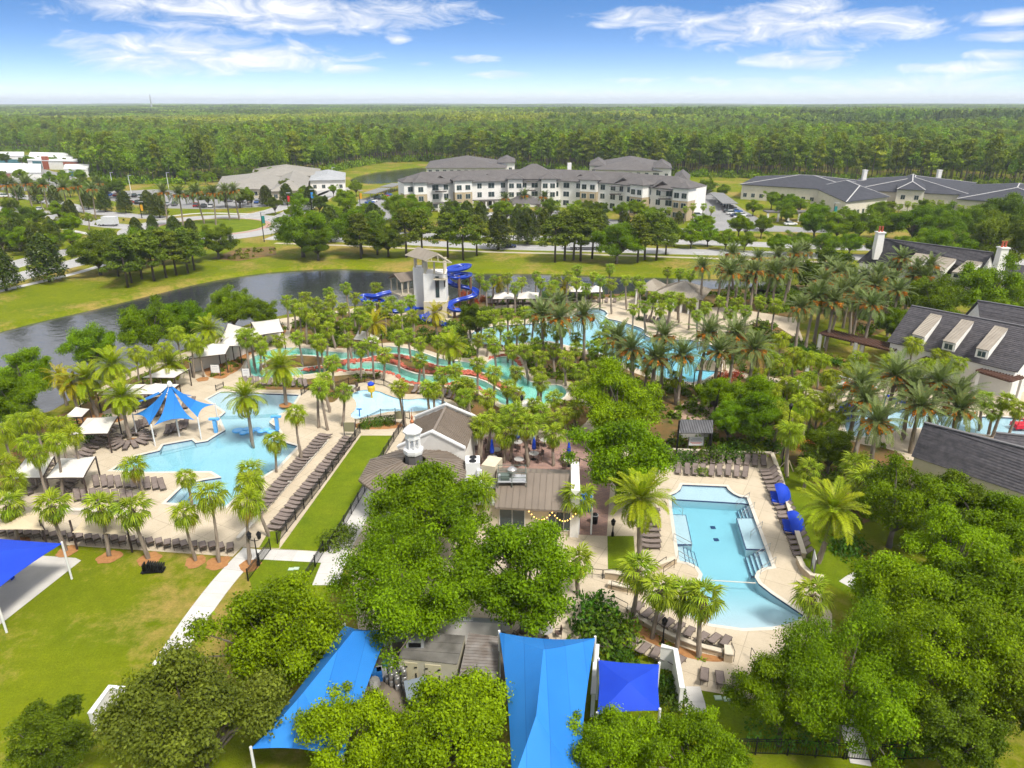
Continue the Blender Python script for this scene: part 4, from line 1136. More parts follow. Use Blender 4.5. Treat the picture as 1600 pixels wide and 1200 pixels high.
# date palms: crown seen at (x, y), trunk height
def palms_px(key, lst, what, group, default_h, fronds=False, size=1.0):
    if key == 'sabal': size *= .8
    for i, q in enumerate(sorted(lst)):
        h = q[2] if len(q) > 2 else default_h * random.uniform(.88, 1.12)
        p = G(q[0], q[1], h)
        palm(key, p.x, p.y, h, f'{nth(i + 1)} {what}', group, size * random.uniform(.92, 1.08), fronds)
palms_px('date', [(852, 492, 9), (885, 498, 9.5), (915, 494, 9), (872, 476, 8), (995, 548, 8), (1040, 528, 9), (1100, 520, 9), (1148, 522, 8.5), (1176, 548, 9), (1065, 556, 7.5), (1120, 552, 8), (1020, 560, 7), (965, 530, 8)], 'silvery date palm from the left around the lagoon pool', 'date palms around the lagoon pool', 8.5, True)
palms_px('date', [(1099, 417), (1127, 416), (1155, 414), (1152, 396), (1187, 404), (1218, 402), (1240, 396), (1257, 394), (1288, 440), (1320, 426), (1341, 450), (1376, 430), (1395, 440), (1411, 402, 10), (1425, 433), (1467, 417, 10), (1302, 474), (1253, 482), (1344, 466), (1369, 446), (1453, 434), (1200, 420), (1180, 425), (1140, 428), (1168, 432), (1215, 430), (1232, 418), (1300, 420), (1310, 455), (1330, 440), (1355, 432), (1392, 418), (1400, 455), (1360, 478), (1438, 420), (1285, 458), (1270, 470)],
         'date palm from the left in the dense grove before the far slate roof', 'date palm grove before the far slate roof', 8.5, False)
palms_px('date', [(1341, 604, 8), (1395, 588, 8), (1470, 598, 8), (1378, 660, 8.5), (1428, 608, 7), (1510, 618, 7), (1352, 630, 7), (1440, 632, 6.5), (1500, 640, 6)], 'date palm with orange fruit from the left by the spray pool', 'date palms by the spray pool', 8, True)
palms_px('date', [(21, 287), (42, 287), (66, 289), (97, 294), (123, 291), (152, 287), (253, 301), (278, 304), (312, 300), (353, 299), (368, 297), (330, 302), (8, 290), (140, 296)], 'tall date palm from the left along the roundabout road', 'tall date palms along the roundabout road', 10.5, False, 1.25)
palms_px('sabal', [(445, 470), (457, 476), (466, 482), (482, 464), (510, 457), (492, 472), (525, 468), (543, 449), (551, 464), (511, 480), (490, 497), (536, 480), (587, 449), (613, 472), (645, 468), (627, 478), (620, 502), (646, 492), (505, 512), (545, 505), (560, 490), (575, 478), (600, 480), (520, 495), (475, 490), (570, 500)],
         'cabbage palm from the left between the lake and the river', 'cabbage palms between the lake and the lazy river', 6.0)
palms_px('sabal', [(382, 531), (391, 524), (401, 534), (411, 542), (435, 532), (468, 526), (495, 532), (503, 538), (518, 566, 4.5), (560, 544), (596, 552, 4.5), (620, 527), (660, 537), (681, 534), (540, 530), (580, 535), (640, 520), (700, 520), (652, 560, 4)],
         'cabbage palm from the left along the winding river', 'cabbage palms along the winding river', 5.5)
palms_px('sabal', [(678, 608, 4), (630, 603, 6), (505, 606, 6), (491, 603, 6), (530, 612, 5), (511, 592, 5), (730, 602, 4), (670, 605, 4.2), (746, 668, 4.5), (760, 622, 5), (793, 643, 4), (733, 606, 4), (716, 602, 4), (770, 584, 5), (745, 569, 5), (793, 606, 4), (806, 613, 4), (803, 583, 5), (840, 582, 5), (843, 596, 4.5), (835, 631, 3.5), (872, 621, 3.5),
                   (866, 656, 3), (831, 661, 3), (908, 576, 4), (928, 573, 4), (943, 586, 3.5), (900, 606, 3), (900, 638, 3), (710, 575, 5), (722, 620, 3.5), (690, 585, 4.5), (780, 660, 3), (812, 648, 3.2), (850, 640, 3), (885, 648, 3), (920, 600, 3.5)],
         'cabbage palm from the left in the planting between the river and the restaurant', 'cabbage palms between river and restaurant', 4.5)
palms_px('sabal', [(747, 432), (770, 437), (793, 434), (818, 439), (843, 441), (838, 430), (862, 434), (868, 446), (886, 430), (903, 421), (926, 430), (953, 419), (958, 442, 6.5), (982, 437), (998, 439), (1001, 448), (1046, 423), (1063, 425), (1076, 428), (760, 445), (805, 448), (905, 440), (940, 436), (730, 438), (855, 452), (915, 450)],
         'cabbage palm from the left in the row beyond the slide on the lake shore', 'cabbage palms on the lake shore beyond the slide', 6.0)
palms_px('sabal', [(735, 489), (750, 494), (770, 492), (795, 489), (807, 507, 4.5), (760, 522, 4), (793, 527, 4), (821, 487), (831, 492), (960, 522, 6), (933, 527, 5), (900, 527, 5), (901, 544, 4.5), (931, 552, 4.5), (951, 537, 5), (826, 547, 5), (846, 557, 4.5), (820, 520, 5), (780, 505, 5), (870, 520, 5), (868, 545, 4.5), (970, 545, 4), (850, 515, 6), (880, 512, 5.5), (945, 508, 6), (920, 540, 5), (985, 565, 4), (1010, 570, 4.5), (1025, 555, 5), (745, 530, 4.5), (800, 548, 4), (775, 538, 4.5), (838, 535, 5), (1060, 590, 4), (960, 560, 5), (885, 560, 4.5)],
         'cabbage palm from the left on the islands of the lagoon pool', 'cabbage palms around the lagoon pool', 5.5)
palms_px('sabal', [(990, 482), (1012, 477), (1045, 474), (1062, 464), (1018, 462), (1035, 467), (1080, 474), (1047, 462), (1064, 466), (1124, 469), (1187, 469), (1103, 480), (1155, 473), (1211, 476), (1139, 486), (1095, 492), (1030, 482), (1170, 485)],
         'cabbage palm from the left round the cabana pavilion', 'cabbage palms round the cabana pavilion', 5.2)
palms_px('ribbon', [(1218, 529), (1246, 553), (1264, 560), (1285, 560), (1432, 539, 7), (1390, 564), (1470, 557), (1498, 564), (1425, 582), (1264, 592), (1271, 620), (1243, 627), (1299, 655, 4), (1240, 679, 5.5), (1232, 600), (1262, 640), (1290, 615), (1450, 570), (1480, 572), (1230, 655), (1315, 640, 4), (1205, 560), (1195, 545), (1225, 570), (1210, 610), (1180, 585), (1250, 600), (1300, 590), (1320, 575), (1340, 560), (1360, 585), (1280, 640), (1215, 640)],
         'yellow-green palm from the left between the lagoon pool and the slate-roofed house', 'palms between the lagoon and the slate-roofed house', 5.0)
palms_px('sabal', [(1544, 622), (1566, 626), (1587, 636), (1555, 640, 3.5)], 'cabbage palm from the left behind the nearest slate roof', 'cabbage palms behind the nearest slate roof', 5.0)
palms_px('ribbon', [(30, 654), (90, 664), (57, 712), (15, 722), (52, 655), (75, 690), (38, 690), (8, 668), (110, 678), (20, 745, 5), (207, 552), (277, 519), (293, 532), (310, 539), (382, 522), (250, 545), (225, 560)],
         'shaggy palm from the left along the lakeside canopies', 'shaggy palms along the lakeside canopies', 6.0)
palms_px('sabal', [(8, 362), (24, 364), (58, 356), (45, 346), (63, 308), (134, 336), (70, 370), (5, 345), (1100, 340), (1085, 322), (1070, 326), (650, 330), (641, 322), (690, 322), (705, 320), (722, 321), (738, 322), (745, 318), (820, 322), (872, 322), (888, 322), (900, 324), (1045, 328), (1098, 322), (1112, 326)],
         'distant palm from the left among the buildings beyond the road', 'palms beyond the road', 5.5)
palms_px('ribbon', [(1395, 318), (1405, 322), (1420, 318), (1432, 320), (1445, 318), (1455, 316), (1480, 322), (1500, 324), (1515, 326), (1250, 314), (1262, 316), (1415, 312), (1440, 312), (1470, 316)], 'yellowish palm from the left before the low building with white ridges', 'palms before the low building with white ridges', 4.0)
palms_px('date', [(820, 306), (846, 308), (790, 310)], 'date palm from the left flanking the entrance porch of the apartment house', 'date palms at the apartment entrance', 7.0)

# ================================================================ shrubs and undergrowth
def shrub_mesh(m, seed, n=900, leaf=.075):
    global rng
    rng = np.random.default_rng(600 + seed)
    d = rdir(n, .35); d[:, 2] = np.abs(d[:, 2]); a = np.arctan2(d[:, 1], d[:, 0])
    rr = (rng.random(n) ** .3) * (1 + .15 * np.sin(4 * a + seed) + .1 * np.sin(9 * d[:, 2] + 3 * a))
    C = d * rr[:, None]; C[:, 2] *= .8
    return leaf_mesh('foliage', C, unit(d * .5 + rng.normal(size=(n, 3)) * .5 + np.array([0, 0, .3])), rng.uniform(.6, 1.2, n) * leaf, .6, rng.random(n), m, .2)
SHRUBS = [shrub_mesh(M_SHRUB, i) for i in range(3)]
M_SHRUBY = leaf_mat('light_shrub_leaves', (.07, .11, .010), (.22, .29, .025), .28, .15, .02)
SHRUBY = [shrub_mesh(M_SHRUBY, 5)]
SHRUBR = [shrub_mesh(M_REDS, 8)]
def shrub(px, py, r, label, kind='g', hs=1.0, group=None, name='shrub'):
    p = G(px, py); t = thing(name, label, 'shrub', (p.x, p.y, .03), random.uniform(0, 6.28), group)
    inst('foliage', random.choice({'g': SHRUBS, 'y': SHRUBY, 'r': SHRUBR}[kind]), t, (0, 0, -.05), scale=(r, r, r * hs))
    st = MB().tube([(0, 0, -.05), (0, 0, .5 * r * hs)], [.05, .02], 5).mesh('stem', M_BARK); inst('stem', st, t)
    return t
for px, py, r, k, lab in [
    (755, 470, 1.6, 'r', 'red flowering shrub inside the lower slide loop'), (727, 462, 1.5, 'r', 'reddish shrub inside the slide loop next to the tower'), (741, 474, 1.3, 'r', 'small red shrub at the end of the slide loop'),
    (678, 526, 1.5, 'g', 'clipped round shrub in front of the slide tower'), (662, 518, 1.2, 'g', 'clipped round shrub nearer the slide tower door'), (698, 535, 1.3, 'g', 'round shrub beside the feather palm near the slide'),
    (854, 466, 2.0, 'g', 'big round shrub on the lake deck beside white canopies'), (1112, 608, 1.9, 'g', 'round clipped shrub at the foot of the lagoon date palm'), (1132, 592, 1.7, 'r', 'red shrub beside the lagoon umbrella'), (1150, 588, 1.3, 'r', 'red shrub behind the clipped round one'),
    (1052, 612, 1.5, 'g', 'dark shrub at the lagoon end'), (525, 850, 1.9, 'g', 'round shrub at the restaurant walk corner'), (540, 835, 1.4, 'g', 'smaller shrub behind the walk corner'), (1320, 858, 2.2, 'g', 'dark mounded shrub on the lawn right of the palm'),
    (570, 668, 1.0, 'g', 'low hedge bush left of the menu board'), (590, 664, 1.1, 'g', 'low hedge bush middle below the toddler pool'), (608, 663, 1.0, 'g', 'low hedge bush right below the toddler pool'),
    (1095, 740, 1.0, 'y', 'light bush behind the top lounger row'), (1070, 722, 1.8, 'g', 'dark bush left of the pool rules sign'), (1100, 718, 1.9, 'g', 'dark bush right of the pool rules sign'), (1125, 715, 2.0, 'g', 'leafy bush behind the top lounger row'), (1150, 712, 2.2, 'g', 'tall bush at the end of the top lounger row'), (1175, 705, 2.3, 'y', 'pale bush at the corner of the top lounger row'), (1205, 700, 2.4, 'g', 'dense bush by the lamp post over the cabanas'),
    (972, 1035, 1.5, 'g', 'leafy bush beside the square blue sail'), (1052, 1100, 1.4, 'g', 'bush beside the white wall and garden walk'), (1040, 1070, 1.1, 'g', 'small bush at the end of the lower loungers'), (945, 1000, 2.8, 'g', 'tall dark juniper behind the wide blue sail'), (930, 975, 2.6, 'g', 'dark juniper at the restaurant steps'), (970, 1000, 1.6, 'y', 'pale bush between the juniper and the loungers'),
    (1235, 560, 1.2, 'r', 'pink shrub by the pergola'), (1220, 575, 1.0, 'r', 'red shrub near the white sign'), (1205, 585, 1.1, 'g', 'green shrub at the white sign'), (1355, 580, 1.1, 'r', 'red shrub at the pergola steps'), (1258, 700, 1.5, 'r', 'pink flowering shrub behind the propped palm'), (60, 690, 1.3, 'g', 'shrub at the left canopies'), (1000, 500, 1.0, 'g', 'low shrub at the lagoon tip')]:
    shrub(px, py, r, lab, k, 1.3 if 'juniper' in lab else 1.0, name='juniper' if 'juniper' in lab else 'shrub')
# ground cover in the beds: one mass nobody could count
def undergrowth(name, polys, dens, m, zr=(.25, 1.1), avoid=(), leaf=.17, label=None, seed=0):
    global rng
    rng = np.random.default_rng(700 + seed); C, Nn, S, T = [], [], [], []
    for po in polys:
        xs = [p[0] for p in po]; ys = [p[1] for p in po]; ar = (max(xs) - min(xs)) * (max(ys) - min(ys)); n = int(ar * dens)
        q = np.stack([rng.uniform(min(xs), max(xs), n), rng.uniform(min(ys), max(ys), n)], 1)
        for p in q:
            if not inside(p, po) or any(inside(p, a) for a in avoid): continue
            if math.sin(p[0] * .55 + 1.3 * math.sin(p[1] * .31)) + math.sin(p[1] * .6 + p[0] * .2) < -.35: continue
            r = rng.uniform(.3, .75); hh = rng.uniform(*zr); k = 26; d = rdir(k, .3); d[:, 2] = np.abs(d[:, 2]); tv = rng.random()
            c = np.array([p[0], p[1], .03]) + d * np.array([r, r, hh]) * (rng.random((k, 1)) ** .4)
            C.append(c); Nn.append(unit(d * .5 + rng.normal(size=(k, 3)) * .5 + np.array([0, 0, .4]))); S.append(rng.uniform(.6, 1.3, k) * leaf); T.append(np.clip(.5 * tv + .5 * rng.random(k), 0, 1))
    me = leaf_mesh(name, np.concatenate(C), np.concatenate(Nn), np.concatenate(S), .55, np.concatenate(T), m, .2)
    o = inst(name, me); o['kind'] = 'stuff'
    if label: o['label'] = label; o['category'] = 'undergrowth'
    return o
av = [pool_left, kid, river, big, pool_right, right_kid]
undergrowth('undergrowth', [BEDW[k] for k in 'adfgem'], 1.15, leaf_mat('bed_leaves', (.034, .065, .010), (.16, .23, .030), .25, 0, 0), (.35, 1.5), av, .24, 'low mixed greenery filling the planting beds around the pools', 1)
undergrowth('undergrowth', [BEDW[k] for k in 'bcij'] + [offset(isle, -1.0)], .8, MATS['bed_leaves'], (.2, .8), av, .17, 'low greenery in the beds along the winding river', 2)
undergrowth('undergrowth', [BEDW['k']], .8, MATS['light_shrub_leaves'], (.1, .3), av, .1, 'small plants in the orange mulch of the curved bed', 3)
undergrowth('undergrowth', [xy(pts([(372, 389), (430, 386), (432, 397), (372, 407), (332, 403)])), xy(pts([(40, 338), (100, 330), (150, 345), (100, 352)])), xy(pts([(95, 330), (170, 345), (215, 345), (150, 352)]))], .25, leaf_mat('verge_leaves', (.06, .07, .015), (.19, .20, .045), .2, 0, 0), (.4, 1.0), (), .3, 'low shrub planting on the verge by the roundabout', 4)
def hedge(px, w, h, label, m=None):
    """clipped hedge along a line"""
    l = curve_pts(pts(px), 6); global rng
    rng = np.random.default_rng(len(LABELS)); C, Nn = [], []
    L = sum((l[i + 1] - l[i]).length for i in range(len(l) - 1)); n = int(L * 160)
    for i in range(len(l) - 1):
        a, b = l[i], l[i + 1]; k = max(2, int(n * (b - a).length / L)); d = (b - a).normalized(); nn = np.array([-d.y, d.x, 0])
        t = rng.random((k, 1)); s = rng.uniform(-1, 1, (k, 1)); z = rng.random((k, 1)) ** .5; f = rng.random(k) < .5
        s[f] = np.sign(s[f]) * rng.uniform(.85, 1.08, (f.sum(), 1)); z[~f] = rng.uniform(.88, 1.06, ((~f).sum(), 1))
        C.append(np.array(a) + (np.array(b) - np.array(a)) * t + nn * s * w / 2 + np.array([0, 0, 1]) * z * h); Nn.append(unit(nn * s * .6 + rng.normal(size=(k, 3)) * .4 + np.array([0, 0, .6])))
    C = np.concatenate(C); t = thing('hedge', label, 'hedge', l[len(l) // 2])
    inst('foliage', leaf_mesh('foliage', C - np.array(t.location), np.concatenate(Nn), rng.uniform(.6, 1.2, len(C)) * .11, .6, rng.random(len(C)), m or M_SHRUB, .2), t)
hedge([(563, 668), (585, 665), (618, 661)], 1.2, 1.0, 'clipped hedge below the toddler pool beside the menu board')
hedge([(874, 602), (880, 592), (900, 594), (925, 604)], 1.1, .9, 'low hedge curving beside the lazy river end', M_SHRUBY)
hedge([(1160, 1160), (1230, 1166), (1300, 1172)], 1.6, 1.4, 'clipped hedge before the black fence at the front lawn')
hedge([(1375, 1178), (1440, 1174)], 1.6, 1.3, 'clipped hedge right of the black gate')
hedge([(960, 471), (985, 465), (1000, 460)], 1.2, .9, 'curved hedge on the lake deck', M_SHRUBY)
hedge([(1235, 545), (1300, 572), (1370, 594)], 1.4, 1.1, 'hedge in front of the long timber pergola')
hedge([(130, 700), (150, 680), (170, 655)], 1.0, .8, 'hedge behind the lounger rows under white canopies')
# ================================================================ the forest
def forest_tree(kind, seed, n_leaf):
    """whole tree of height 1 for the middle distance: crown and trunk meshes"""
    global rng
    if kind == 'p':
        cm, cl = crown_pine('crown', M_FORP, n_cl=22, per=n_leaf // 22, leaf=.08, seed=seed + 20, low=.34, rad=.19)
        mb = MB(); mb.tube([(0, 0, -.01), (0, 0, .9)], [.013, .005], 5)
        return cm, mb.mesh('trunk', M_PINEBARK)
    rng = np.random.default_rng(800 + seed)
    C, Nn, S, T = [], [], [], []
    for i in range(22):
        d = rdir(1, .1)[0]; p = np.array([0, 0, .62]) + d * np.array([.24, .24, .32]) * rng.uniform(.4, .95); rc = rng.uniform(.07, .13); k = n_leaf // 22; dd = rdir(k, .3); h = rng.random()
        C.append(p + dd * rc * (rng.random((k, 1)) ** .4)); Nn.append(unit(dd * .6 + rng.normal(size=(k, 3)) * .4 + np.array([0, 0, .4]))); S.append(rng.uniform(.6, 1.2, k) * .036); T.append(np.clip(.55 * h + .45 * rng.random(k), 0, 1))
    cm = leaf_mesh('crown', np.concatenate(C), np.concatenate(Nn), np.concatenate(S), .65, np.concatenate(T), M_FOR, .2)
    mb = MB(); mb.tube([(0, 0, -.01), (0, 0, .6)], [.016, .008], 5)
    return cm, mb.mesh('trunk', M_BARK)
FT = [forest_tree('p', 0, 900), forest_tree('p', 1, 900), forest_tree('d', 0, 700), forest_tree('d', 1, 700), forest_tree('d', 2, 700)]
edge_px = [(-150, 236), (0, 236), (95, 240), (122, 262), (180, 287), (260, 287), (330, 282), (420, 278), (505, 272), (545, 262), (600, 254), (660, 252), (720, 257), (800, 264), (900, 270), (1000, 274), (1100, 276), (1200, 279), (1350, 283), (1500, 288), (1620, 292), (1780, 296)]
edge = [G(a, b) for a, b in edge_px]
def edge_y(x):
    for i in range(len(edge) - 1):
        a, b = edge[i], edge[i + 1]
        if a.x <= x <= b.x or (a.x >= x >= b.x): return a.y + (b.y - a.y) * (x - a.x) / (b.x - a.x)
    return edge[0].y if x < edge[0].x else edge[-1].y
# the front rows, tree by tree
rd = random.Random(11)
cand = []
for i in range(len(edge) - 1):
    a, b = edge[i], edge[i + 1]; L = (b - a).length; n = max(1, int(L / 4.6))
    for row in range(3):
        for k in range(n):
            t = (k + rd.random()) / n; p = a.lerp(b, t); d = (b - a).normalized(); nn = Vector((-d.y, d.x, 0))
            if nn.y < 0: nn = -nn
            p = p + nn * (2 + row * 6 + rd.uniform(-2, 2)); px, py = proj(p)
            if -20 < px < 1620: cand.append((row, px, p))
cand.sort(key=lambda q: (q[0], q[2].y)); cand = cand[:300]; cand.sort(key=lambda q: q[1])
for i, (row, px, p) in enumerate(cand):
    right = px > 640; pine = rd.random() < (.75 if right else .3)
    cm, tm = FT[rd.randrange(2)] if pine else FT[2 + rd.randrange(3)]
    h = rd.uniform(19, 25) if pine else rd.uniform(12, 20)
    if px < 130: h *= .9
    t = thing('pine_tree' if pine else 'forest_tree', f'{nth(i + 1)} tree from the left along the front edge of the forest', 'tree', p, rd.uniform(0, 6.28), 'trees along the front edge of the forest')
    w = h * rd.uniform(.7, 1.0)
    inst('trunk', tm, t, scale=(w, w, h)); inst('crown', cm, t, scale=(w, w, h))
# behind them one mass
def joined(cm, tm, name):
    bm = bmesh.new(); bm.from_mesh(cm); bm.from_mesh(tm); me = bpy.data.meshes.new(name); bm.to_mesh(me); bm.free()
    me.materials.append(cm.materials[0]); me.materials.append(tm.materials[0])
    n = len(cm.polygons); idx = np.zeros(len(me.polygons), dtype=np.int32); idx[n:] = 1; me.polygons.foreach_set('material_index', idx)
    return me
def scatter(name, P, Rz, S, meshes, label):
    """one object of kind stuff: the given meshes set on its points by geometry nodes"""
    me = bpy.data.meshes.new(name); me.from_pydata([tuple(p) for p in P], [], [])
    a = me.attributes.new('rz', 'FLOAT', 'POINT'); a.data.foreach_set('value', np.asarray(Rz, dtype=np.float32))
    a = me.attributes.new('sc', 'FLOAT_VECTOR', 'POINT'); a.data.foreach_set('vector', np.asarray(S, dtype=np.float32).reshape(-1))
    a = me.attributes.new('which', 'INT', 'POINT'); a.data.foreach_set('value', np.arange(len(P), dtype=np.int32) % len(meshes))
    o = inst(name, me); o['kind'] = 'stuff'; o['label'] = label; o['category'] = 'forest'
    ng = bpy.data.node_groups.new(name, 'GeometryNodeTree')
    ng.interface.new_socket('Geometry', in_out='INPUT', socket_type='NodeSocketGeometry'); ng.interface.new_socket('Geometry', in_out='OUTPUT', socket_type='NodeSocketGeometry')
    gi, go = ng.nodes.new('NodeGroupInput'), ng.nodes.new('NodeGroupOutput'); L = ng.links.new
    def attr(nm, ty):
        n = ng.nodes.new('GeometryNodeInputNamedAttribute'); n.data_type = ty; n.inputs['Name'].default_value = nm; return n.outputs[0]
    g2i = ng.nodes.new('GeometryNodeGeometryToInstance')
    for m_ in meshes[::-1]:
        po = bpy.data.objects.new(name + '_kind', m_)
        oi = ng.nodes.new('GeometryNodeObjectInfo'); oi.inputs['Object'].default_value = po
        L(oi.outputs['Geometry'], g2i.inputs[0])
    ip = ng.nodes.new('GeometryNodeInstanceOnPoints'); ip.inputs['Pick Instance'].default_value = True
    L(gi.outputs[0], ip.inputs['Points']); L(g2i.outputs[0], ip.inputs['Instance']); L(attr('which', 'INT'), ip.inputs['Instance Index'])
    cx = ng.nodes.new('ShaderNodeCombineXYZ'); L(attr('rz', 'FLOAT'), cx.inputs[2]); L(cx.outputs[0], ip.inputs['Rotation']); L(attr('sc', 'FLOAT_VECTOR'), ip.inputs['Scale'])
    L(ip.outputs[0], go.inputs[0])
    md = o.modifiers.new('scatter', 'NODES'); md.node_group = ng
    return o
FJ = [joined(c, t, 'forest_tree_shape') for c, t in FT]
P, RZ, SC = [], [], []
y = 300.0
while y < 1100:
    step = 6.0 + (y - 300) * .0045; half = y * .80 + 40; x = -half
    while x < half:
        qx, qy = x + rd.uniform(-3, 3), y + rd.uniform(-3, 3); ey = edge_y(qx)
        if ey is not None and qy > ey + 17:
            P.append((qx, qy, 0)); RZ.append(rd.uniform(0, 6.28)); 
            h = rd.uniform(16, 24) * (.82 + .25 * math.sin(qx * .013 + 1) * math.sin(qy * .017)); w = h * rd.uniform(.75, 1.15); SC.append((w, w, h))
        x += step
    y += step
scatter('forest', P, RZ, SC, FJ, 'dense green forest behind the apartment buildings')
# farther off: the same wood in blocks
def wood_patch(seed, size=90.0, n=130, q=34):
    global rng
    rng = np.random.default_rng(900 + seed); C, Nn, S, T = [], [], [], []
    for i in range(n):
        x, yy = rng.uniform(-size / 2, size / 2, 2); h = rng.uniform(13, 22); w = rng.uniform(3.0, 5.5); d = rdir(q, .5); d[:, 2] = np.abs(d[:, 2]); hue = rng.random()
        C.append(np.array([x, yy, h - w]) + d * np.array([w, w, w * 1.2]) * rng.uniform(.75, 1.0, (q, 1))); Nn.append(unit(d + rng.normal(size=(q, 3)) * .35)); S.append(rng.uniform(.9, 1.7, q)); T.append(np.clip(.6 * hue + .4 * rng.random(q), 0, 1))
    return leaf_mesh('wood_patch_shape', np.concatenate(C), np.concatenate(Nn), np.concatenate(S), .8, np.concatenate(T), M_FOR if seed % 2 else M_FORF, .2)
M_FORF = leaf_mat('far_forest', (.038, .070, .014), (.145, .200, .034), .28, .35, .014)
M_FORL = leaf_mat('sun_painted_forest', (.09, .12, .010), (.30, .34, .022), .3, .2, .015)  # sunlight between cloud shadows, put into a lighter leaf colour
WP = [wood_patch(i) for i in range(4)]
_l = wood_patch(7); _l.materials[0] = M_FORL
WPL = [_l]
P, RZ, SC, P2, R2, S2 = [], [], [], [], [], []
y = 1050.0
while y < 9000:
    k = 1.0 if y < 2500 else 1.0 + (y - 2500) / 2200; step = 66 * k; half = y * .80 + 100; x = -half
    while x < half:
        qx, qy = x + rd.uniform(-.3, .3) * step, y + rd.uniform(-.3, .3) * step; hs = rd.uniform(.85, 1.25) * (1 + .22 * math.sin(qx * .0021 + .7) * math.sin(qy * .0013))
        light = y < 2300 and math.sin(qx * .0023 + 2.0 + .8 * math.sin(qy * .002)) + .8 * math.sin(qy * .0052 + 1.2) + rd.uniform(-.6, .6) > .45  # far blocks that take the sunlit leaf colour
        (P2 if light else P).append((qx, qy, 0)); (R2 if light else RZ).append(rd.uniform(0, 6.28)); (S2 if light else SC).append((k * 1.05, k * 1.05, hs * (.8 if light else 1.0)))
        x += step
    y += step * .92
scatter('far_forest', P, RZ, SC, WP, 'endless dark green woods reaching to the horizon')
scatter('sun_painted_forest', P2, R2, S2, WPL, 'woodland patches with sunlight put into their yellow-green leaf colour beyond the dark forest')
# ================================================================ buildings
M_WHITE = mat('white_stucco', (.76, .74, .70), .85, (.68, .66, .62), .8, 5, .15, 14)
M_CREAM = mat('cream_stucco', (.58, .51, .38), .85, (.51, .45, .33), .8, 5, .15, 14)
M_TAN = mat('tan_stone', (.45, .36, .23), .85, (.36, .29, .18), 1.5, 5, .3, 6)
M_SEAM = mat('brown_grey_metal_roof', (.225, .184, .146), .5, (.18, .147, .117), .5, 5, metal=.15, rnd=.06)
M_SEAMT = mat('tan_metal_roof', (.34, .30, .245), .5, (.27, .235, .19), .6, 5, metal=.1, rnd=.07)
M_SLATE = mat('slate_shingles', (.045, .043, .050), .8, (.090, .083, .088), 2.2, 6, .5, 9, rnd=.16)
M_SLATEF = mat('grey_shingle_roof', (.088, .081, .080), .85, (.122, .112, .108), .5, 6, .3, 4)
M_SLATEB = mat('blue_black_shingle_roof', (.032, .034, .044), .85, (.052, .053, .064), .5, 6, .3, 4)
M_RIDGE = mat('pale_ridge_cap', (.46, .45, .44), .8)
M_GLASS = mat('dark_window_glass', (.022, .036, .040), .08, (.05, .075, .08), .3, 2, spec=.6)
M_FRAME = mat('window_frame', (.55, .53, .49), .6)
M_DARK = mat('black_iron', (.012, .012, .014), .45, metal=.3)
M_BROWN = mat('dark_brown_steel', (.045, .030, .026), .5, (.06, .04, .034), 4, 3)
M_WOOD = mat('dark_timber', (.070, .034, .024), .8, (.11, .055, .038), 3, 5)
M_BLUE = mat('blue_sail_fabric', (.016, .170, .52), .75, (.022, .20, .58), .3, 4)
def seam_fabric(name, c1, c2, sp):
    m, t, p, L = new_mat(name); g = N(t, 'ShaderNodeTexCoord').outputs['Object']
    n = N(t, 'ShaderNodeTexNoise'); n.inputs['Scale'].default_value = .5; n.inputs['Detail'].default_value = 5; L(g, n.inputs['Vector'])
    sx = N(t, 'ShaderNodeSeparateXYZ'); L(g, sx.inputs[0]); f = M2(t, 'FRACT', M2(t, 'MULTIPLY', sx.outputs[0], 1 / sp)); k = M2(t, 'LESS_THAN', f, .035)
    q = M2(t, 'FLOOR', M2(t, 'MULTIPLY', sx.outputs[0], 1 / sp)); v = M2(t, 'MULTIPLY', M2(t, 'FRACT', M2(t, 'MULTIPLY', M2(t, 'SINE', M2(t, 'MULTIPLY', q, 12.9)), 43.7)), .5)
    c = MIXC(t, M2(t, 'ADD', M2(t, 'MULTIPLY', n.outputs[0], .7), v, clamp=True), c1, c2); c = MIXC(t, M2(t, 'MULTIPLY', k, .35), c, (c1[0] * .4, c1[1] * .5, c1[2] * .6))
    L(c, p.inputs['Base Color']); p.inputs['Roughness'].default_value = .75; p.inputs['Specular IOR Level'].default_value = .25
    MATS[name] = m; return m
M_BLUE = seam_fabric('blue_sail_cloth', (.012, .140, .46), (.030, .215, .60), 1.4)
M_BLUED = mat('royal_blue_fabric', (.006, .040, .42), .75, (.010, .055, .50), .4, 4)
M_FABW = mat('white_canopy_fabric', (.62, .59, .54), .8, (.56, .53, .48), .5, 4)
M_FABT = mat('tan_canopy_fabric', (.56, .46, .31), .8, (.50, .41, .27), .5, 4)
M_SLIDE = mat('blue_fibreglass_slide', (.006, .035, .33), .22, (.008, .05, .40), .6, 3, spec=.6)
M_PAINTW = mat('white_painted_steel', (.68, .68, .67), .45)
M_PIPE = mat('copper_finial', (.42, .15, .07), .45, metal=.5)
M_RED = mat('red_clay_pot', (.42, .10, .05), .8)
M_STEEL = mat('stainless_steel', (.55, .54, .52), .3, (.42, .41, .40), 4, 3, metal=.8)
M_GREY = mat('galvanised_grey', (.40, .41, .42), .5, (.33, .34, .35), 2, 4)

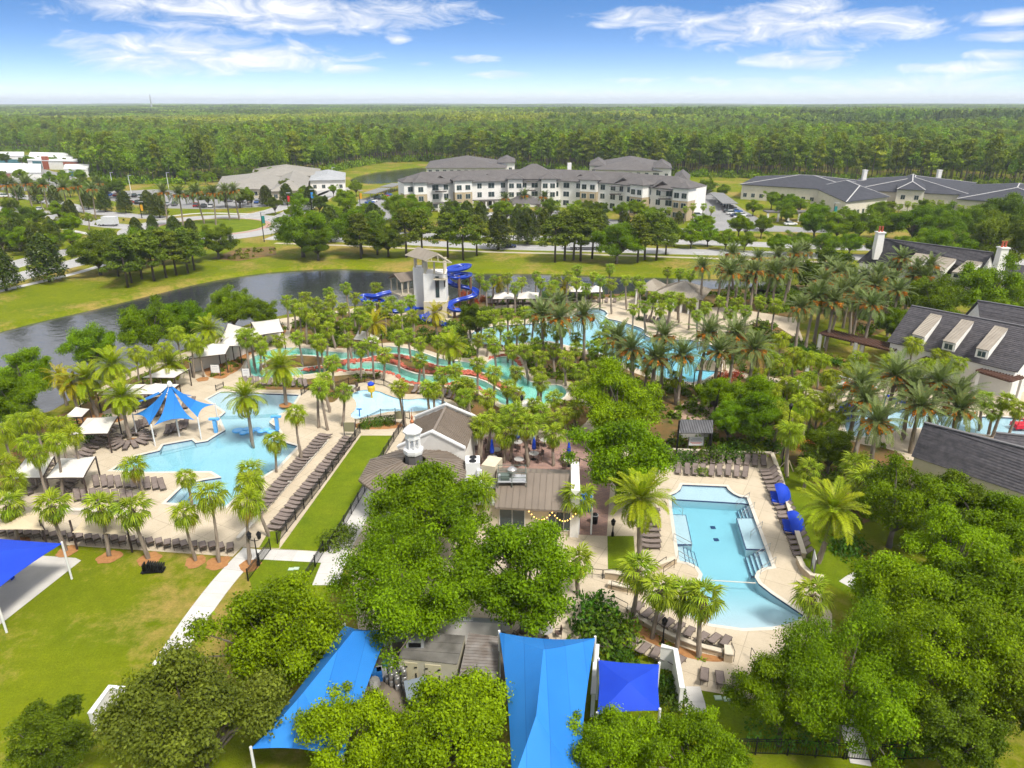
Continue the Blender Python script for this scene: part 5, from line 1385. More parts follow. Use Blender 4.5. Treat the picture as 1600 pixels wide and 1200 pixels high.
def clip_poly(poly, axis, lo, hi, org):
    """part of a planar polygon whose distance along axis lies in [lo, hi]"""
    for s, lim in ((1, lo), (-1, hi)):
        out = []
        for i in range(len(poly)):
            a, b = poly[i], poly[(i + 1) % len(poly)]; da, db = s * ((a - org).dot(axis) - lim), s * ((b - org).dot(axis) - lim)
            if da >= 0: out.append(a)
            if (da > 0) != (db > 0) and abs(da - db) > 1e-9: out.append(a.lerp(b, da / (da - db)))
        poly = out
        if len(poly) < 3: return []
    return poly
def roof_face(parent, poly, w, m, name='roof_panel', th=.05, rib=.07, courses=False, ridge_dir=None, gap=.0):
    """a roof slope laid with metal panels (or shingle courses), each one a part. poly[0]-poly[1] is the eave"""
    poly = [Vector(p) for p in poly]; u = (poly[1] - poly[0]).normalized()
    nrm = (poly[1] - poly[0]).cross(poly[2] - poly[0]).normalized()
    if nrm.z < 0: nrm = -nrm
    v = nrm.cross(u).normalized()
    if (poly[2] - poly[0]).dot(v) < 0: v = -v
    ax = v if courses else u; org = poly[0]
    ds = [(p - org).dot(ax) for p in poly]; lo, hi = min(ds), max(ds); n = max(1, round((hi - lo) / w)); st = (hi - lo) / n
    for i in range(n):
        q = clip_poly(poly, ax, lo + i * st + (0 if courses else .004), lo + (i + 1) * st + (.05 if courses else -.004), org)
        if len(q) < 3: continue
        mb = MB(); k = len(q)
        if courses:
            lift = [nrm * (.055 - .05 * ((p - org).dot(ax) - lo - i * st) / (st + .05) + .02) for p in q]
        else: lift = [nrm * th] * k
        top = [p + l for p, l in zip(q, lift)]; bot = [p - nrm * .06 for p in q]
        mb.add(top + bot, [tuple(range(k)), tuple(range(k, 2 * k))[::-1]] + [(j, k + j, k + (j + 1) % k, (j + 1) % k) for j in range(k)])
        if not courses and rib:
            e = [p for p in q if abs((p - org).dot(ax) - (lo + i * st + .004)) < 1e-3]
            if len(e) >= 2:
                e.sort(key=lambda p: (p - org).dot(v)); a, b = e[0], e[-1]
                if (b - a).length > .05: mb.beam(a + nrm * (th + rib / 2), b + nrm * (th + rib / 2), .035, rib, up=nrm)
        mb.build(name, m, parent)
def wall_run(mb, poly, z0, z1): mb.prism(poly, z0, z1)
WIN = {}
def window(parent, p, yaw, w, h, frame=None, glass=None, sill=False):
    """window on a wall: p is its middle on the wall face, yaw the direction the wall faces"""
    key = (round(w, 2), round(h, 2), frame.name if frame else '', glass.name if glass else '')
    if key not in WIN:
        f = MB(); t = .09
        for (cx, cz, sx, sz) in ((0, h / 2 - t / 2, w, t), (0, -h / 2 + t / 2, w, t), (-w / 2 + t / 2, 0, t, h - 2 * t), (w / 2 - t / 2, 0, t, h - 2 * t), (0, 0, .05, h - 2 * t)):
            f.box((cx, 0, cz), (sx, .10, sz))
        g = MB().box((0, .0, 0), (w - .1, .06, h - .1))
        WIN[key] = (f.mesh('window', frame or M_FRAME), g.mesh('pane', glass or M_GLASS))
    f, g = WIN[key]
    org = Vector((0, 0, 0)); o = parent
    while o is not None: org = org + o.location; o = o.parent
    wi = inst('window', f, parent, Vector(p) - org, (0, 0, yaw)); inst('pane', g, wi)
    return wi

# ---------------------------------------------------------------- restaurant: eight-sided hall with a cupola
cen = G(648, 737, 4.3); cen0 = Vector((cen.x, cen.y, 0))
rest = thing('restaurant_rotunda', 'eight-sided hall with standing-seam metal roof and white cupola', 'building', cen0)
lc = G(560.5, 750, 4.3); a0 = math.atan2(lc.y - cen.y, lc.x - cen.x); RO = (lc - cen).length
zt = height_from(cen0, 719)
oct_ = lambda r, z, k: Vector((cen.x + r * math.cos(a0 + k * math.pi / 4), cen.y + r * math.sin(a0 + k * math.pi / 4), z))
for k in range(8):
    roof_face(rest, [oct_(RO, 4.3, k), oct_(RO, 4.3, k + 1), oct_(1.25, zt, k + 1), oct_(1.25, zt, k)], .42, M_SEAM)
hp = MB()
for k in range(8): hp.beam(oct_(RO, 4.36, k), oct_(1.25, zt + .1, k), .16, .10)
hp.build('hip_cap', M_SEAM, rest)
MB().prism([oct_(RO - 1.5, 0, k) for k in range(8)], 0, 4.25).build('wall', M_WHITE, rest)
MB().prism([oct_(RO + .03, 0, k) for k in range(8)], 4.12, 4.27).build('gutter', M_SEAM, rest)
for k in (4, 5, 6):
    m_ = (oct_(RO - 1.47, 1.7, k) + oct_(RO - 1.47, 1.7, k + 1)) / 2; yw = a0 + (k + .5) * math.pi / 4 + math.pi / 2
    for off in (-1.4, 0, 1.4):
        d = Vector((math.cos(yw), math.sin(yw), 0)); window(rest, m_ + d * off * .8, yw, 1.0, 1.8)
H = lambda py: height_from(cen0, py)
cup = MB().lathe((cen.x, cen.y, 0), [(.9, zt - .4), (.88, H(706))], 8, a0).build('cupola_collar', M_SLATEF, rest)
c1 = MB().lathe((cen.x, cen.y, 0), [(1.0, H(707)), (1.05, H(704)), (1.05, H(700.5)), (.9, H(699))], 8, a0).build('cupola_base', M_PAINTW, rest)
for k in range(8):
    p = oct_(.68, 0, k); MB().lathe((p.x, p.y, 0), [(.15, H(700)), (.10, H(698)), (.09, H(685)), (.15, H(683))], 8).build('cupola_column', M_PAINTW, rest)
MB().lathe((cen.x, cen.y, 0), [(.78, H(684)), (.78, H(677)), (1.0, H(674)), (1.02, H(672)), (.7, H(668)), (.36, H(664)), (.2, H(662)), (.16, H(660))], 8, a0).build('cupola_dome', M_PAINTW, rest)
MB().lathe((cen.x, cen.y, 0), [(.16, H(662)), (.22, H(658)), (.08, H(655)), (.14, H(652)), (.03, H(648)), (.015, H(638))], 8).build('finial', M_PIPE, rest)
# ---- gabled wing behind it
e = [G(622, 703, 4.3), G(727, 706, 4.3), G(745, 657, 4.3), G(649, 656, 4.3)]
rg = [G(675, 680, 6.6), G(697, 637, 6.6)]
gw = thing('restaurant_wing', 'gabled wing with ribbed metal roof and white parapets behind the cupola', 'building', (sum((q for q in e), Vector()) / 4).xy.to_3d())
def inner(p, k=.93): c = (e[0] + e[1] + e[2] + e[3]) / 4; return c + (p - c) * k
roof_face(gw, [e[1], e[2], rg[1], rg[0]], .30, M_SEAM)
roof_face(gw, [e[3], e[0], rg[0], rg[1]], .30, M_SEAM)
MB().prism([inner(q) for q in e], 0, 4.25).build('wall', M_WHITE, gw)
for a, b, r in ((e[0], e[1], rg[0]), (e[3], e[2], rg[1])):
    d = (b - a).normalized(); nn = Vector((-d.y, d.x, 0)) * .18
    up = Vector((0, 0, .45)); mb = MB(); P4 = [a - up * 8, b - up * 8, b + up, r + up, a + up]
    mb.add([p + nn for p in P4] + [p - nn for p in P4], [(0, 1, 2, 3, 4), (9, 8, 7, 6, 5)] + [(i, 5 + i, 5 + (i + 1) % 5, (i + 1) % 5) for i in range(5)])
    pw = mb.build('gable_parapet', M_WHITE, gw)
    cp = MB(); cp.beam(a + up * 1.1, r + up * 1.12, .62, .16); cp.beam(r + up * 1.12, b + up * 1.1, .62, .16); cp.build('coping', M_PAINTW, pw)
d = (e[1] - e[0]).normalized(); window(gw, (e[0] + e[1]) / 2 + Vector((0, 0, 1.0)) + Vector((d.y, -d.x, 0)) * .2, math.atan2(d.y, d.x), .8, 1.0)
MB().beam(rg[0] + Vector((0, 0, .12)), rg[1] + Vector((0, 0, .12)), .3, .12).build('ridge_cap', M_SEAM, gw)
# ---- low wing with the kitchen
lw_e = [G(773, 793, 3.3), G(893, 799, 3.3)]; lw_r = [G(776, 737, 5.0), G(893, 742, 5.0)]; lw_b = [G(776, 731, 4.3), G(893, 735, 4.3)]
lowb = thing('restaurant_kitchen_wing', 'low wing with wide metal roof panels and string lights under the eave', 'building', lw_e[0].xy.to_3d())
roof_face(lowb, [lw_e[0], lw_e[1], lw_r[1], lw_r[0]], .62, M_SEAM)
roof_face(lowb, [lw_b[0], lw_b[1], lw_r[1], lw_r[0]], .62, M_SEAM)
fd = (lw_e[1] - lw_e[0]).normalized(); fn = Vector((-fd.y, fd.x, 0))
wl = [lw_e[0] + fn * .7 - fd * 5.5, lw_e[1] + fn * .7, lw_b[1] - fn * .3, lw_b[0] - fn * .3 - fd * 5.5]
MB().prism(wl, 0, 3.25).build('wall', M_CREAM, lowb)
MB().prism([lw_e[1] + fn * .5 - fd * .1, lw_e[1] + fn * .5 + fd * .75, lw_b[1] + fd * .75, lw_b[1] - fd * .1], 0, 5.35).build('end_parapet', M_WHITE, lowb)
MB().prism([lw_e[0] + fn * .5 - fd * 6.0, lw_e[0] + fn * .5, lw_b[0], lw_b[0] - fd * 6.0], 3.2, 3.5).build('flat_roof', mat('white_roof_membrane', (.5, .5, .49), .8, (.4, .4, .4), .5, 4), lowb)
for t_, w_ in ((.90, 1.6), (.80, 1.6), (.22, 2.6)):
    p = lw_e[0].lerp(lw_e[1], t_) + fn * .66; p.z = 1.75; window(lowb, p, math.atan2(fd.y, fd.x), w_, 2.2)
MB().beam(lw_e[0] - Vector((0, 0, .08)), lw_e[1] - Vector((0, 0, .08)), .12, .14).build('gutter', M_SEAM, lowb)
bulb = MB().lathe((0, 0, 0), [(.015, -.09), (.07, -.02), (.03, .06)], 6).mesh('bulb', mat('warm_bulb', (.9, .55, .12), .3))
_bm, _bt, _bp, _bl = new_mat('lit_bulb'); _bp.inputs['Emission Color'].default_value = (1, .55, .12, 1); _bp.inputs['Emission Strength'].default_value = 2.5; _bp.inputs['Base Color'].default_value = (.8, .5, .1, 1)
bulb.materials[0] = _bm
sl = thing('string_lights', 'string of warm bulbs hung below the eave of the low wing', 'string lights', lw_e[0].lerp(lw_e[1], .7))
L0 = lw_e[0].lerp(lw_e[1], .45); L1 = lw_e[1] + fd * .4; cab = []
for i in range(19):
    t_ = i / 18; p = L0.lerp(L1, t_) - fn * .15; p.z = 3.15 - .9 * math.sin(math.pi * ((t_ * 2) % 1.0)); cab.append(p)
    if i % 1 == 0: inst('bulb', bulb, sl, p - sl.location)
MB().tube(cab, .012, 4).build('cable', M_DARK, sl)
# rooftop plant
ac = thing('air_conditioning_unit', 'white boxed air unit with two round fans on the flat roof', 'air conditioner', G(739, 740, 3.5))
ap = ac.location; MB().box((ap.x, ap.y, 4.35), (1.5, 1.7, 1.7), .06).build('housing', M_PAINTW, ac)
for dy in (-.42, .42): MB().lathe((ap.x + .02, ap.y + dy, 5.2), [(.38, 0), (.40, .05), (.33, .06), (.30, .01), (.1, .03)], 16).build('fan', M_DARK, ac)
duct = thing('roof_duct', 'cream rooftop duct box beside the air unit', 'duct', G(769, 741, 3.5)); q = duct.location
MB().box((q.x, q.y, 4.3), (1.5, 2.2, 1.5), -.35).build('housing', M_CREAM, duct); MB().box((q.x - 1.3, q.y - .6, 4.0), (.5, .9, 1.0)).build('vent', M_PAINTW, duct)
hd = thing('exhaust_fan_platform', 'steel platform with railings and exhaust fan on the low roof', 'platform', G(800, 750, 4.7)); q = hd.location
mb = MB(); mb.box((q.x, q.y, 4.9), (2.9, 1.7, .1)); mb.build('deck', M_GREY, hd)
for sx in (-1.4, 0, 1.4):
    for sy in (-.8, .8): MB().beam((q.x + sx, q.y + sy, 3.6), (q.x + sx, q.y + sy, 6.0), .07, .07).build('post', mat('green_grey_steel', (.10, .13, .11), .5), hd)
for z_ in (5.4, 5.95):
    mb = MB()
    for sy in (-.8, .8): mb.beam((q.x - 1.4, q.y + sy, z_), (q.x + 1.4, q.y + sy, z_), .05, .05)
    for sx in (-1.4, 1.4): mb.beam((q.x + sx, q.y - .8, z_), (q.x + sx, q.y + .8, z_), .05, .05)
    mb.build('rail', MATS['green_grey_steel'], hd)
MB().lathe((q.x, q.y + .2, 4.95), [(.35, 0), (.35, .5), (.5, .6), (.5, .9), (.3, 1.05), (.05, 1.1)], 12).build('exhaust_fan', M_STEEL, hd)
MB().box((q.x - .7, q.y - .2, 5.2), (.9, .8, .5)).build('motor_box', MATS['green_grey_steel'], hd)

# ---------------------------------------------------------------- slide tower
tb = G(683, 492); tw = 4.4
tower = thing('slide_tower', 'white stucco slide tower with open belvedere and gabled metal roof', 'tower', tb)
TH = lambda py: height_from(tb, py)
zt0, zt1 = TH(467), TH(424)
MB().box((tb.x, tb.y, zt0 / 2), (tw + .25, tw + .25, zt0)).build('stone_base', M_CREAM, tower)
MB().box((tb.x, tb.y, (zt0 + zt1) / 2), (tw, tw, zt1 - zt0)).build('shaft', M_WHITE, tower)
MB().box((tb.x - 3.2, tb.y + 1.6, (TH(419)) / 2), (2.6, 2.6, TH(419))).build('stair_turret', M_WHITE, tower)
MB().lathe((0, 0, 0), [(.5, -.03), (.55, 0), (.55, .06), (.35, .08)], 16)
rm = MB(); 
for a in range(16): 
    t_ = a * math.pi / 8; rm.beam((tb.x + .75 + .55 * math.cos(t_), tb.y - tw / 2 - .16, zt0 - 1.1 + .55 * math.sin(t_)), (tb.x + .75 + .55 * math.cos(t_ + .45), tb.y - tw / 2 - .16, zt0 - 1.1 + .55 * math.sin(t_ + .45)), .16, .16)
for a in range(4): t_ = a * math.pi / 4; rm.beam((tb.x + .75 - .5 * math.cos(t_), tb.y - tw / 2 - .16, zt0 - 1.1 - .5 * math.sin(t_)), (tb.x + .75 + .5 * math.cos(t_), tb.y - tw / 2 - .16, zt0 - 1.1 + .5 * math.sin(t_)), .06, .06)
rm.build('round_medallion', M_BROWN, tower)
MB().box((tb.x + .5, tb.y - tw / 2 - .02, (zt0 + zt1) / 2 + .2), (.75, .1, 4.2)).build('slot_window', M_GLASS, tower)
bz = TH(431)
bal = MB().box((tb.x + 1.2, tb.y - tw / 2 - .6, bz), (2.6, 1.2, .18)).build('balcony', M_CREAM, tower)
rl_ = MB()
for i in range(11): rl_.beam((tb.x - .1 + i * .26, tb.y - tw / 2 - 1.15, bz + .1), (tb.x - .1 + i * .26, tb.y - tw / 2 - 1.15, bz + 1.1), .04, .04)
rl_.beam((tb.x - .1, tb.y - tw / 2 - 1.15, bz + 1.1), (tb.x + 2.5, tb.y - tw / 2 - 1.15, bz + 1.1), .06, .06); rl_.build('balcony_railing', M_DARK, bal)
for sx in (.3, 2.0): MB().beam((tb.x + sx, tb.y - tw / 2 - .1, bz - 1.6), (tb.x + sx, tb.y - tw / 2 - 1.0, bz - .1), .22, .22).build('balcony_bracket', M_BROWN, tower)
zr = TH(405)
for sx, sy in ((-1.9, -1.9), (0, -1.9), (1.9, -1.9), (-1.9, 1.9), (1.9, 1.9), (1.9, 0), (-1.9, 0), (-4.1, .6), (-2.5, .6), (-4.1, 2.6)):
    MB().lathe((tb.x + sx, tb.y + sy, 0), [(.26, zt1 - .2), (.2, zt1 + .2), (.18, zr - .3), (.26, zr)], 8).build('column', M_CREAM, tower)
re0, re1 = G(653, 386, 13.3), G(684, 396, 13.3)
ez = 11.7
ev = [G(633, 399, ez), G(664, 407.5, ez)]; ridge_v = (re1 - re0)
midr = re0
other = [ev[0] + (re0 - ev[0]) * 2, ev[1] + (re1 - ev[1]) * 2]
for q in other: q.z = ez
roof_face(tower, [ev[0], ev[1], re1, re0], .4, M_SEAMT); roof_face(tower, [other[0], other[1], re1, re0], .4, M_SEAMT)
tr = MB()
for (a, b, r) in ((ev[1], other[1], re1), (ev[0], other[0], re0)):
    tr.beam(a, b, .18, .18); tr.beam(a, r - Vector((0, 0, .15)), .2, .2); tr.beam(b, r - Vector((0, 0, .15)), .2, .2); tr.beam((a + b) / 2, r - Vector((0, 0, .15)), .15, .15)
    tr.beam(a.lerp(b, .25), a.lerp(r, .5), .12, .12); tr.beam(a.lerp(b, .75), b.lerp(r, .5), .12, .12)
tr.build('roof_truss', M_CREAM, tower)
# loading deck with its own roof
pz = 6.9; fz = 4.3
pr = [G(615, 428, 8.2), G(657, 422, 8.2)]; pe = [G(626, 441.5, pz), G(669.5, 434, pz)]
po = [pe[0] + (pr[0] - pe[0]) * 2, pe[1] + (pr[1] - pe[1]) * 2]
for q in po: q.z = pz
pav = thing('slide_deck_pavilion', 'raised open deck with ribbed metal roof and cream columns beside the slide tower', 'pavilion', pe[0].lerp(po[1], .5).xy.to_3d())
roof_face(pav, [pe[0], pe[1], pr[1], pr[0]], .42, M_SEAM); roof_face(pav, [po[0], po[1], pr[1], pr[0]], .42, M_SEAM)
dd = (pe[1] - pe[0]).normalized(); dn = (po[0] - pe[0]).normalized(); WL = (pe[1] - pe[0]).length; WD = (po[0] - pe[0]).length
fl = [pe[0] + dn * .4, pe[1] + dn * .4, po[1] - dn * .4, po[0] - dn * .4]
MB().prism(fl, fz - .35, fz).build('deck', M_CREAM, pav); MB().prism([fl[0] + dd * 2.0, fl[1], fl[2], fl[3] + dd * 2.0], 0, fz - .36).build('wall', M_WHITE, pav)
for i in range(5):
    for s_ in (.45, WD - .45):
        p = pe[0] + dd * (.5 + (WL - 1.0) * i / 4) + dn * s_; MB().lathe((p.x, p.y, 0), [(.2, fz), (.15, fz + .3), (.14, pz - .3), (.2, pz)], 8).build('column', M_CREAM, pav)
rl_ = MB()
for i in range(int(WL / .3)): p = pe[0] + dd * (i * .3) + dn * .42; rl_.beam((p.x, p.y, fz), (p.x, p.y, fz + 1.05), .04, .04)
p = pe[0] + dn * .42; q = pe[1] + dn * .42; rl_.beam((p.x, p.y, fz + 1.05), (q.x, q.y, fz + 1.05), .06, .06); rl_.build('railing', M_DARK, pav)
# ---- slides: U-shaped flumes
def flume(name, label, P, r=.62, posts=(), hk=1.0):
    c = curve_pts([G(a, b, h * hk) for a, b, h in P], 8); t = thing(name, label, 'water slide', c[-1].xy.to_3d()); mb = MB(); n = len(c); seg = 9; V = []
    for i, p in enumerate(c):
        d = (c[min(i + 1, n - 1)] - c[max(i - 1, 0)]); d.z *= .3; d.normalize(); s = Vector((d.y, -d.x, 0)).normalized(); up = Vector((0, 0, 1))
        prof = [(math.cos(R(180 + 180 * k / (seg - 1))), math.sin(R(180 + 180 * k / (seg - 1)))) for k in range(seg)]
        V.append([p + s * (x * r) + up * (y * r + r * .55) for x, y in prof] + [p + s * (x * (r + .09)) + up * (y * (r + .09) + r * .55 + (.06 if k in (0, seg - 1) else 0)) for k, (x, y) in list(enumerate(prof))[::-1]])
    m_ = 2 * seg; vs = [q for l in V for q in l]
    mb.add(vs, [(i * m_ + k, i * m_ + (k + 1) % m_, (i + 1) * m_ + (k + 1) % m_, (i + 1) * m_ + k) for i in range(n - 1) for k in range(m_)])
    mb.build('flume', M_SLIDE, t, True)
    for a, b, h in posts:
        p = G(a, b, h * hk); MB().tube([(p.x, p.y, 0), (p.x, p.y, h * hk + .1)], .28, 10).build('support_post', mat('brown_post', (.16, .09, .055), .8), t)
    return t
flume('water_slide', 'long blue spiral water slide winding down right of the tower', [(697, 424, 10.6), (712, 423, 10.4), (727, 419.5, 10.2), (732, 416, 10.0), (722, 415.5, 9.8), (704, 420, 9.5), (697, 428, 9.1), (708, 434, 8.7), (726, 433.5, 8.3), (733, 430, 8.0), (722, 428.5, 7.7), (704, 432.5, 7.2), (699, 440, 6.6), (711, 446.5, 5.9), (727, 449.5, 5.3), (741, 454, 4.7), (743, 461, 4.2), (731, 466, 3.7), (715, 470, 3.2), (703, 476.5, 2.7), (707, 484, 2.2), (722, 485.5, 1.8), (735, 483, 1.5)],
      posts=[(717, 432, 9.0), (735, 434, 8.0), (739, 457, 4.5), (710, 482, 2.3)], hk=.82)
flume('water_slide', 'blue water slide curling left from the raised deck', [(611, 457, 6.8), (600, 459.5, 6.5), (585, 463.5, 6.1), (570, 463, 5.8), (565, 467.5, 5.5), (573, 471.5, 5.2), (588, 469, 4.8), (596, 473, 4.2), (602, 481, 3.4), (610, 486, 2.7), (625, 487, 2.3), (645, 482.5, 2.2), (666, 481.5, 2.0), (676, 487, 1.7), (668, 494, 1.4), (660, 496, 1.2), (664, 500, 1.0), (680, 503, .8), (699, 510, .35)],
      posts=[(581, 468, 5.3), (592, 470, 4.6)], hk=.67)

# ---------------------------------------------------------------- slate-roofed houses
def shed_dormer(parent, tl, trr, br, bl, wall_h, m=None):
    """tan metal shed roof with a window below, corners: top left, top right, bottom right, bottom left"""
    roof_face(parent, [bl, br, trr, tl], .42, m or M_SEAMT, 'dormer_roof_panel')
    f = [bl, br, br - Vector((0, 0, wall_h)), bl - Vector((0, 0, wall_h))]; dn_ = Vector(((br - bl).y, -(br - bl).x, 0)).normalized()
    i = [(p - dn_ * .25) for p in f]; mb = MB()
    back = [tl - Vector((0, 0, wall_h)), trr - Vector((0, 0, wall_h))]
    mb.add([i[0] - Vector((0, 0, .08)), i[1] - Vector((0, 0, .08)), i[2], i[3], tl - Vector((0, 0, .08)), trr - Vector((0, 0, .08)), trr - Vector((0, 0, .6)), tl - Vector((0, 0, .6))],
           [(0, 1, 2, 3), (0, 4, 5, 1), (1, 5, 6, 2), (3, 2, 6, 7), (0, 3, 7, 4)])
    dw = mb.build('dormer_wall', M_WHITE, parent)
    c = (i[0] + i[1] + i[2] + i[3]) / 4 + dn_ * .05; window(parent, c - Vector((0, 0, .05)), math.atan2((br - bl).y, (br - bl).x), (br - bl).length * .72, wall_h * .72)
def slate_house(label, rid, eav, rz_, ez_, extra_back=9.0, wall=M_WHITE, course=.34, base_in=.7):
    r0, r1 = G(*rid[0], rz_), G(*rid[1], rz_); e0, e1 = G(*eav[0], ez_), G(*eav[1], ez_)
    b0 = e0 + (r0 - e0) * 2; b1 = e1 + (r1 - e1) * 2
    for q in (b0, b1): q.z = ez_
    t = thing('slate_roofed_house', label, 'building', ((e0 + e1 + b0 + b1) / 4).xy.to_3d())
    roof_face(t, [e0, e1, r1, r0], course, M_SLATE, 'shingle_course', courses=True)
    roof_face(t, [b0, b1, r1, r0], course * 2, M_SLATE, 'shingle_course', courses=True)
    c = (e0 + e1 + b0 + b1) / 4; ins = [c + (q - c) * .955 for q in (e0, e1, b1, b0)]
    MB().prism(ins, 0, ez_ - .05).build('wall', wall, t)
    for (a, b, r) in ((e0, b0, r0), (e1, b1, r1)):
        k = .955; a2, b2 = c + (a - c) * k, c + (b - c) * k; r2 = c.xy.to_3d() + (r - c.xy.to_3d()) * 1; r2 = Vector((c.x + (r.x - c.x) * k, c.y + (r.y - c.y) * k, r.z - .35))
        dn_ = Vector((c.x - (a2.x + b2.x) / 2, c.y - (a2.y + b2.y) / 2, 0)).normalized() * .2; a2.z = b2.z = ez_ - .06
        MB().add([a2, b2, r2, a2 + dn_, b2 + dn_, r2 + dn_], [(0, 1, 2), (3, 5, 4), (0, 3, 4, 1), (1, 4, 5, 2), (2, 5, 3, 0)]).build('gable_wall', wall, t)
    MB().beam(r0 + Vector((0, 0, .1)), r1 + Vector((0, 0, .1)), .35, .12).build('ridge_cap', mat('slate_ridge', (.14, .135, .14), .8), t)
    return t, r0, r1, e0, e1
def on_plane(px, py, a, b, c):
    """point of the plane a, b, c seen at a picture pixel"""
    n = (b - a).cross(c - a); o = Vector((0, 0, CAM_H)); d = G(px, py, 0) - o; s = (a - o).dot(n) / d.dot(n); return o + d * s
hA, r0, r1, e0, e1 = slate_house('long slate-roofed house with three tan shed dormers beside the timber pergola', [(1424, 478), (1640, 518)], [(1386, 534), (1590, 582)], 9.2, 4.2)
for (tl, trr, br, bl) in (((1454, 491), (1472, 495), (1444, 527), (1425, 522)), ((1502.5, 500), (1522, 504), (1493, 537), (1473, 532.5)), ((1554, 510), (1575, 515), (1545, 548.5), (1525, 544))):
    T2 = [on_plane(*q, r0, r1, e0) + Vector((0, 0, .12)) for q in (tl, trr)]
    zb = T2[0].z - 1.5
    B2 = [G(*q, zb) for q in (br, bl)]
    shed_dormer(hA, T2[0], T2[1], B2[0], B2[1], 1.35)
dA = (e1 - e0).normalized(); nA = Vector((dA.y, -dA.x, 0))
for k in range(5):
    p = e0.lerp(e1, .42 + .12 * k) - nA * -.0; p = p + Vector((-nA.x, -nA.y, 0)) * .35; p.z = 2.2; window(hA, p, math.atan2(dA.y, dA.x), 2.2, 1.9)
hA2, *_ = slate_house('slate roof behind the house with three dormers', [(1527, 470), (1660, 491)], [(1500, 500), (1640, 523)], 10.0, 5.5)
hB, r0, r1, e0, e1 = slate_house('far slate-roofed house with two white chimneys', [(1381, 373), (1552, 395)], [(1338, 410), (1562, 436)], 10.0, 4.0)
for (tl, trr, br, bl) in (((1431, 396), (1454, 399), (1436, 417), (1413, 414)), ((1467, 401), (1495, 405), (1474, 424), (1446, 420)), ((1512, 407), (1537, 410), (1510, 428), (1487, 425))):
    T2 = [on_plane(*q, r0, r1, e0) + Vector((0, 0, .12)) for q in (tl, trr)]; B2 = [G(*q, T2[0].z - 1.3) for q in (br, bl)]
    shed_dormer(hB, T2[0], T2[1], B2[0], B2[1], 1.3)
for (bx, by, zt_) in ((1371, 388, 362), (1560, 418, 386)):
    p = on_plane(bx, by, r0, r1, e0); hh = height_from(Vector((p.x, p.y, 0)), zt_)
    ch = MB().lathe((p.x, p.y, 0), [(1.25, p.z - 2.5), (1.1, hh - .6), (1.1, hh - .3), (1.35, hh - .25), (1.35, hh)], 4, math.pi / 4).build('chimney', M_WHITE, hB)
    for dx in (-.35, .35): MB().lathe((p.x + dx, p.y, hh), [(.28, 0), (.2, .3), (.2, 1.1), (.27, 1.25)], 8).build('chimney_pot', M_RED, ch)
hB2, *_ = slate_house('slate-roofed wing behind the flag at the right edge', [(1572, 412), (1660, 424)], [(1566, 436), (1660, 450)], 7.0, 4.5)
hC, r0, r1, e0, e1 = slate_house('nearest slate-roofed house with cream walls at the right edge', [(1444, 661), (1640, 711)], [(1424, 713), (1640, 786)], 8.0, 4.4, wall=M_CREAM, course=.30)
dA = (e1 - e0).normalized()
p = e0.lerp(e1, .13) + Vector((-dA.y, dA.x, 0)) * .35; p.z = 2.6; window(hC, p, math.atan2(dA.y, dA.x), 2.6, 1.6)
hC2, *_ = slate_house('grey roof behind the nearest slate-roofed house', [(1556, 677), (1680, 690)], [(1545, 700), (1680, 718)], 5.5, 4.2)
# flag on its pole
fb = G(1577, 418); fh = height_from(fb, 379)
fg = thing('flag_pole', 'pole with a white flag behind the chimney', 'flag', fb)
MB().tube([(fb.x, fb.y, 0), (fb.x, fb.y, fh)], [.09, .05], 8).build('pole', M_PAINTW, fg); MB().lathe((fb.x, fb.y, fh), [(.02, 0), (.12, .12), (.02, .24)], 8).build('ball', M_PIPE, fg)
mb = MB(); nx = 8
V = [(fb.x + (-.35 if j else 0) * 0 + (1.9 * i / nx), fb.y - .25 * math.sin(i * .9) * (i / nx), fh - 1.6 - 1.7 * j - .55 * i / nx * 1.6) for j in range(2) for i in range(nx + 1)]
mb.add(V, [(i, i + 1, nx + 2 + i, nx + 1 + i) for i in range(nx)]); mb.build('flag', mat('white_flag', (.62, .66, .74), .8), fg)

# ---------------------------------------------------------------- cabana pavilion by the lagoon, hip roofs
def hip_roof(parent, c4, ez_, rz_, m, w, k=.5, seam=True, inset=.45):
    """c4: corners in the picture, at the eave, going round; ridge along the longer side"""
    E = [G(a, b, ez_) for a, b in c4]; l01, l12 = (E[1] - E[0]).length, (E[2] - E[1]).length
    if l01 < l12: E = E[1:] + E[:1]; l01, l12 = l12, l01
    m1, m2 = (E[3] + E[0]) / 2, (E[1] + E[2]) / 2; d = (m2 - m1).normalized(); rr = min(l12 / 2, l01 / 2 - .05)
    A, B = m1 + d * rr, m2 - d * rr; A.z = B.z = rz_
    if seam:
        roof_face(parent, [E[0], E[1], B, A], w, m); roof_face(parent, [E[2], E[3], A, B], w, m); roof_face(parent, [E[1], E[2], B], w, m); roof_face(parent, [E[3], E[0], A], w, m)
    else:
        for q in ([E[0], E[1], B, A], [E[2], E[3], A, B], [E[1], E[2], B], [E[3], E[0], A]): MB().slab(q, .18).build('roof_slope', m, parent)
    return E, A, B
cab_ = thing('cabana_pavilion', 'open cabana with tan hipped metal roof by the lagoon pool', 'pavilion', G(1066, 478))
E, A, B = hip_roof(cab_, [(1020, 458), (1098, 469), (1112, 452), (1045, 444)], 3.4, 5.6, M_SEAMT, .5)
for i in range(6):
    p = E[0].lerp(E[1], .06 + .175 * i); c = sum((q for q in E), Vector()) / 4; p = p + (c - p).normalized() * .6
    MB().box((p.x, p.y, 1.7), (.42, .42, 3.4)).build('column', M_WHITE, cab_)
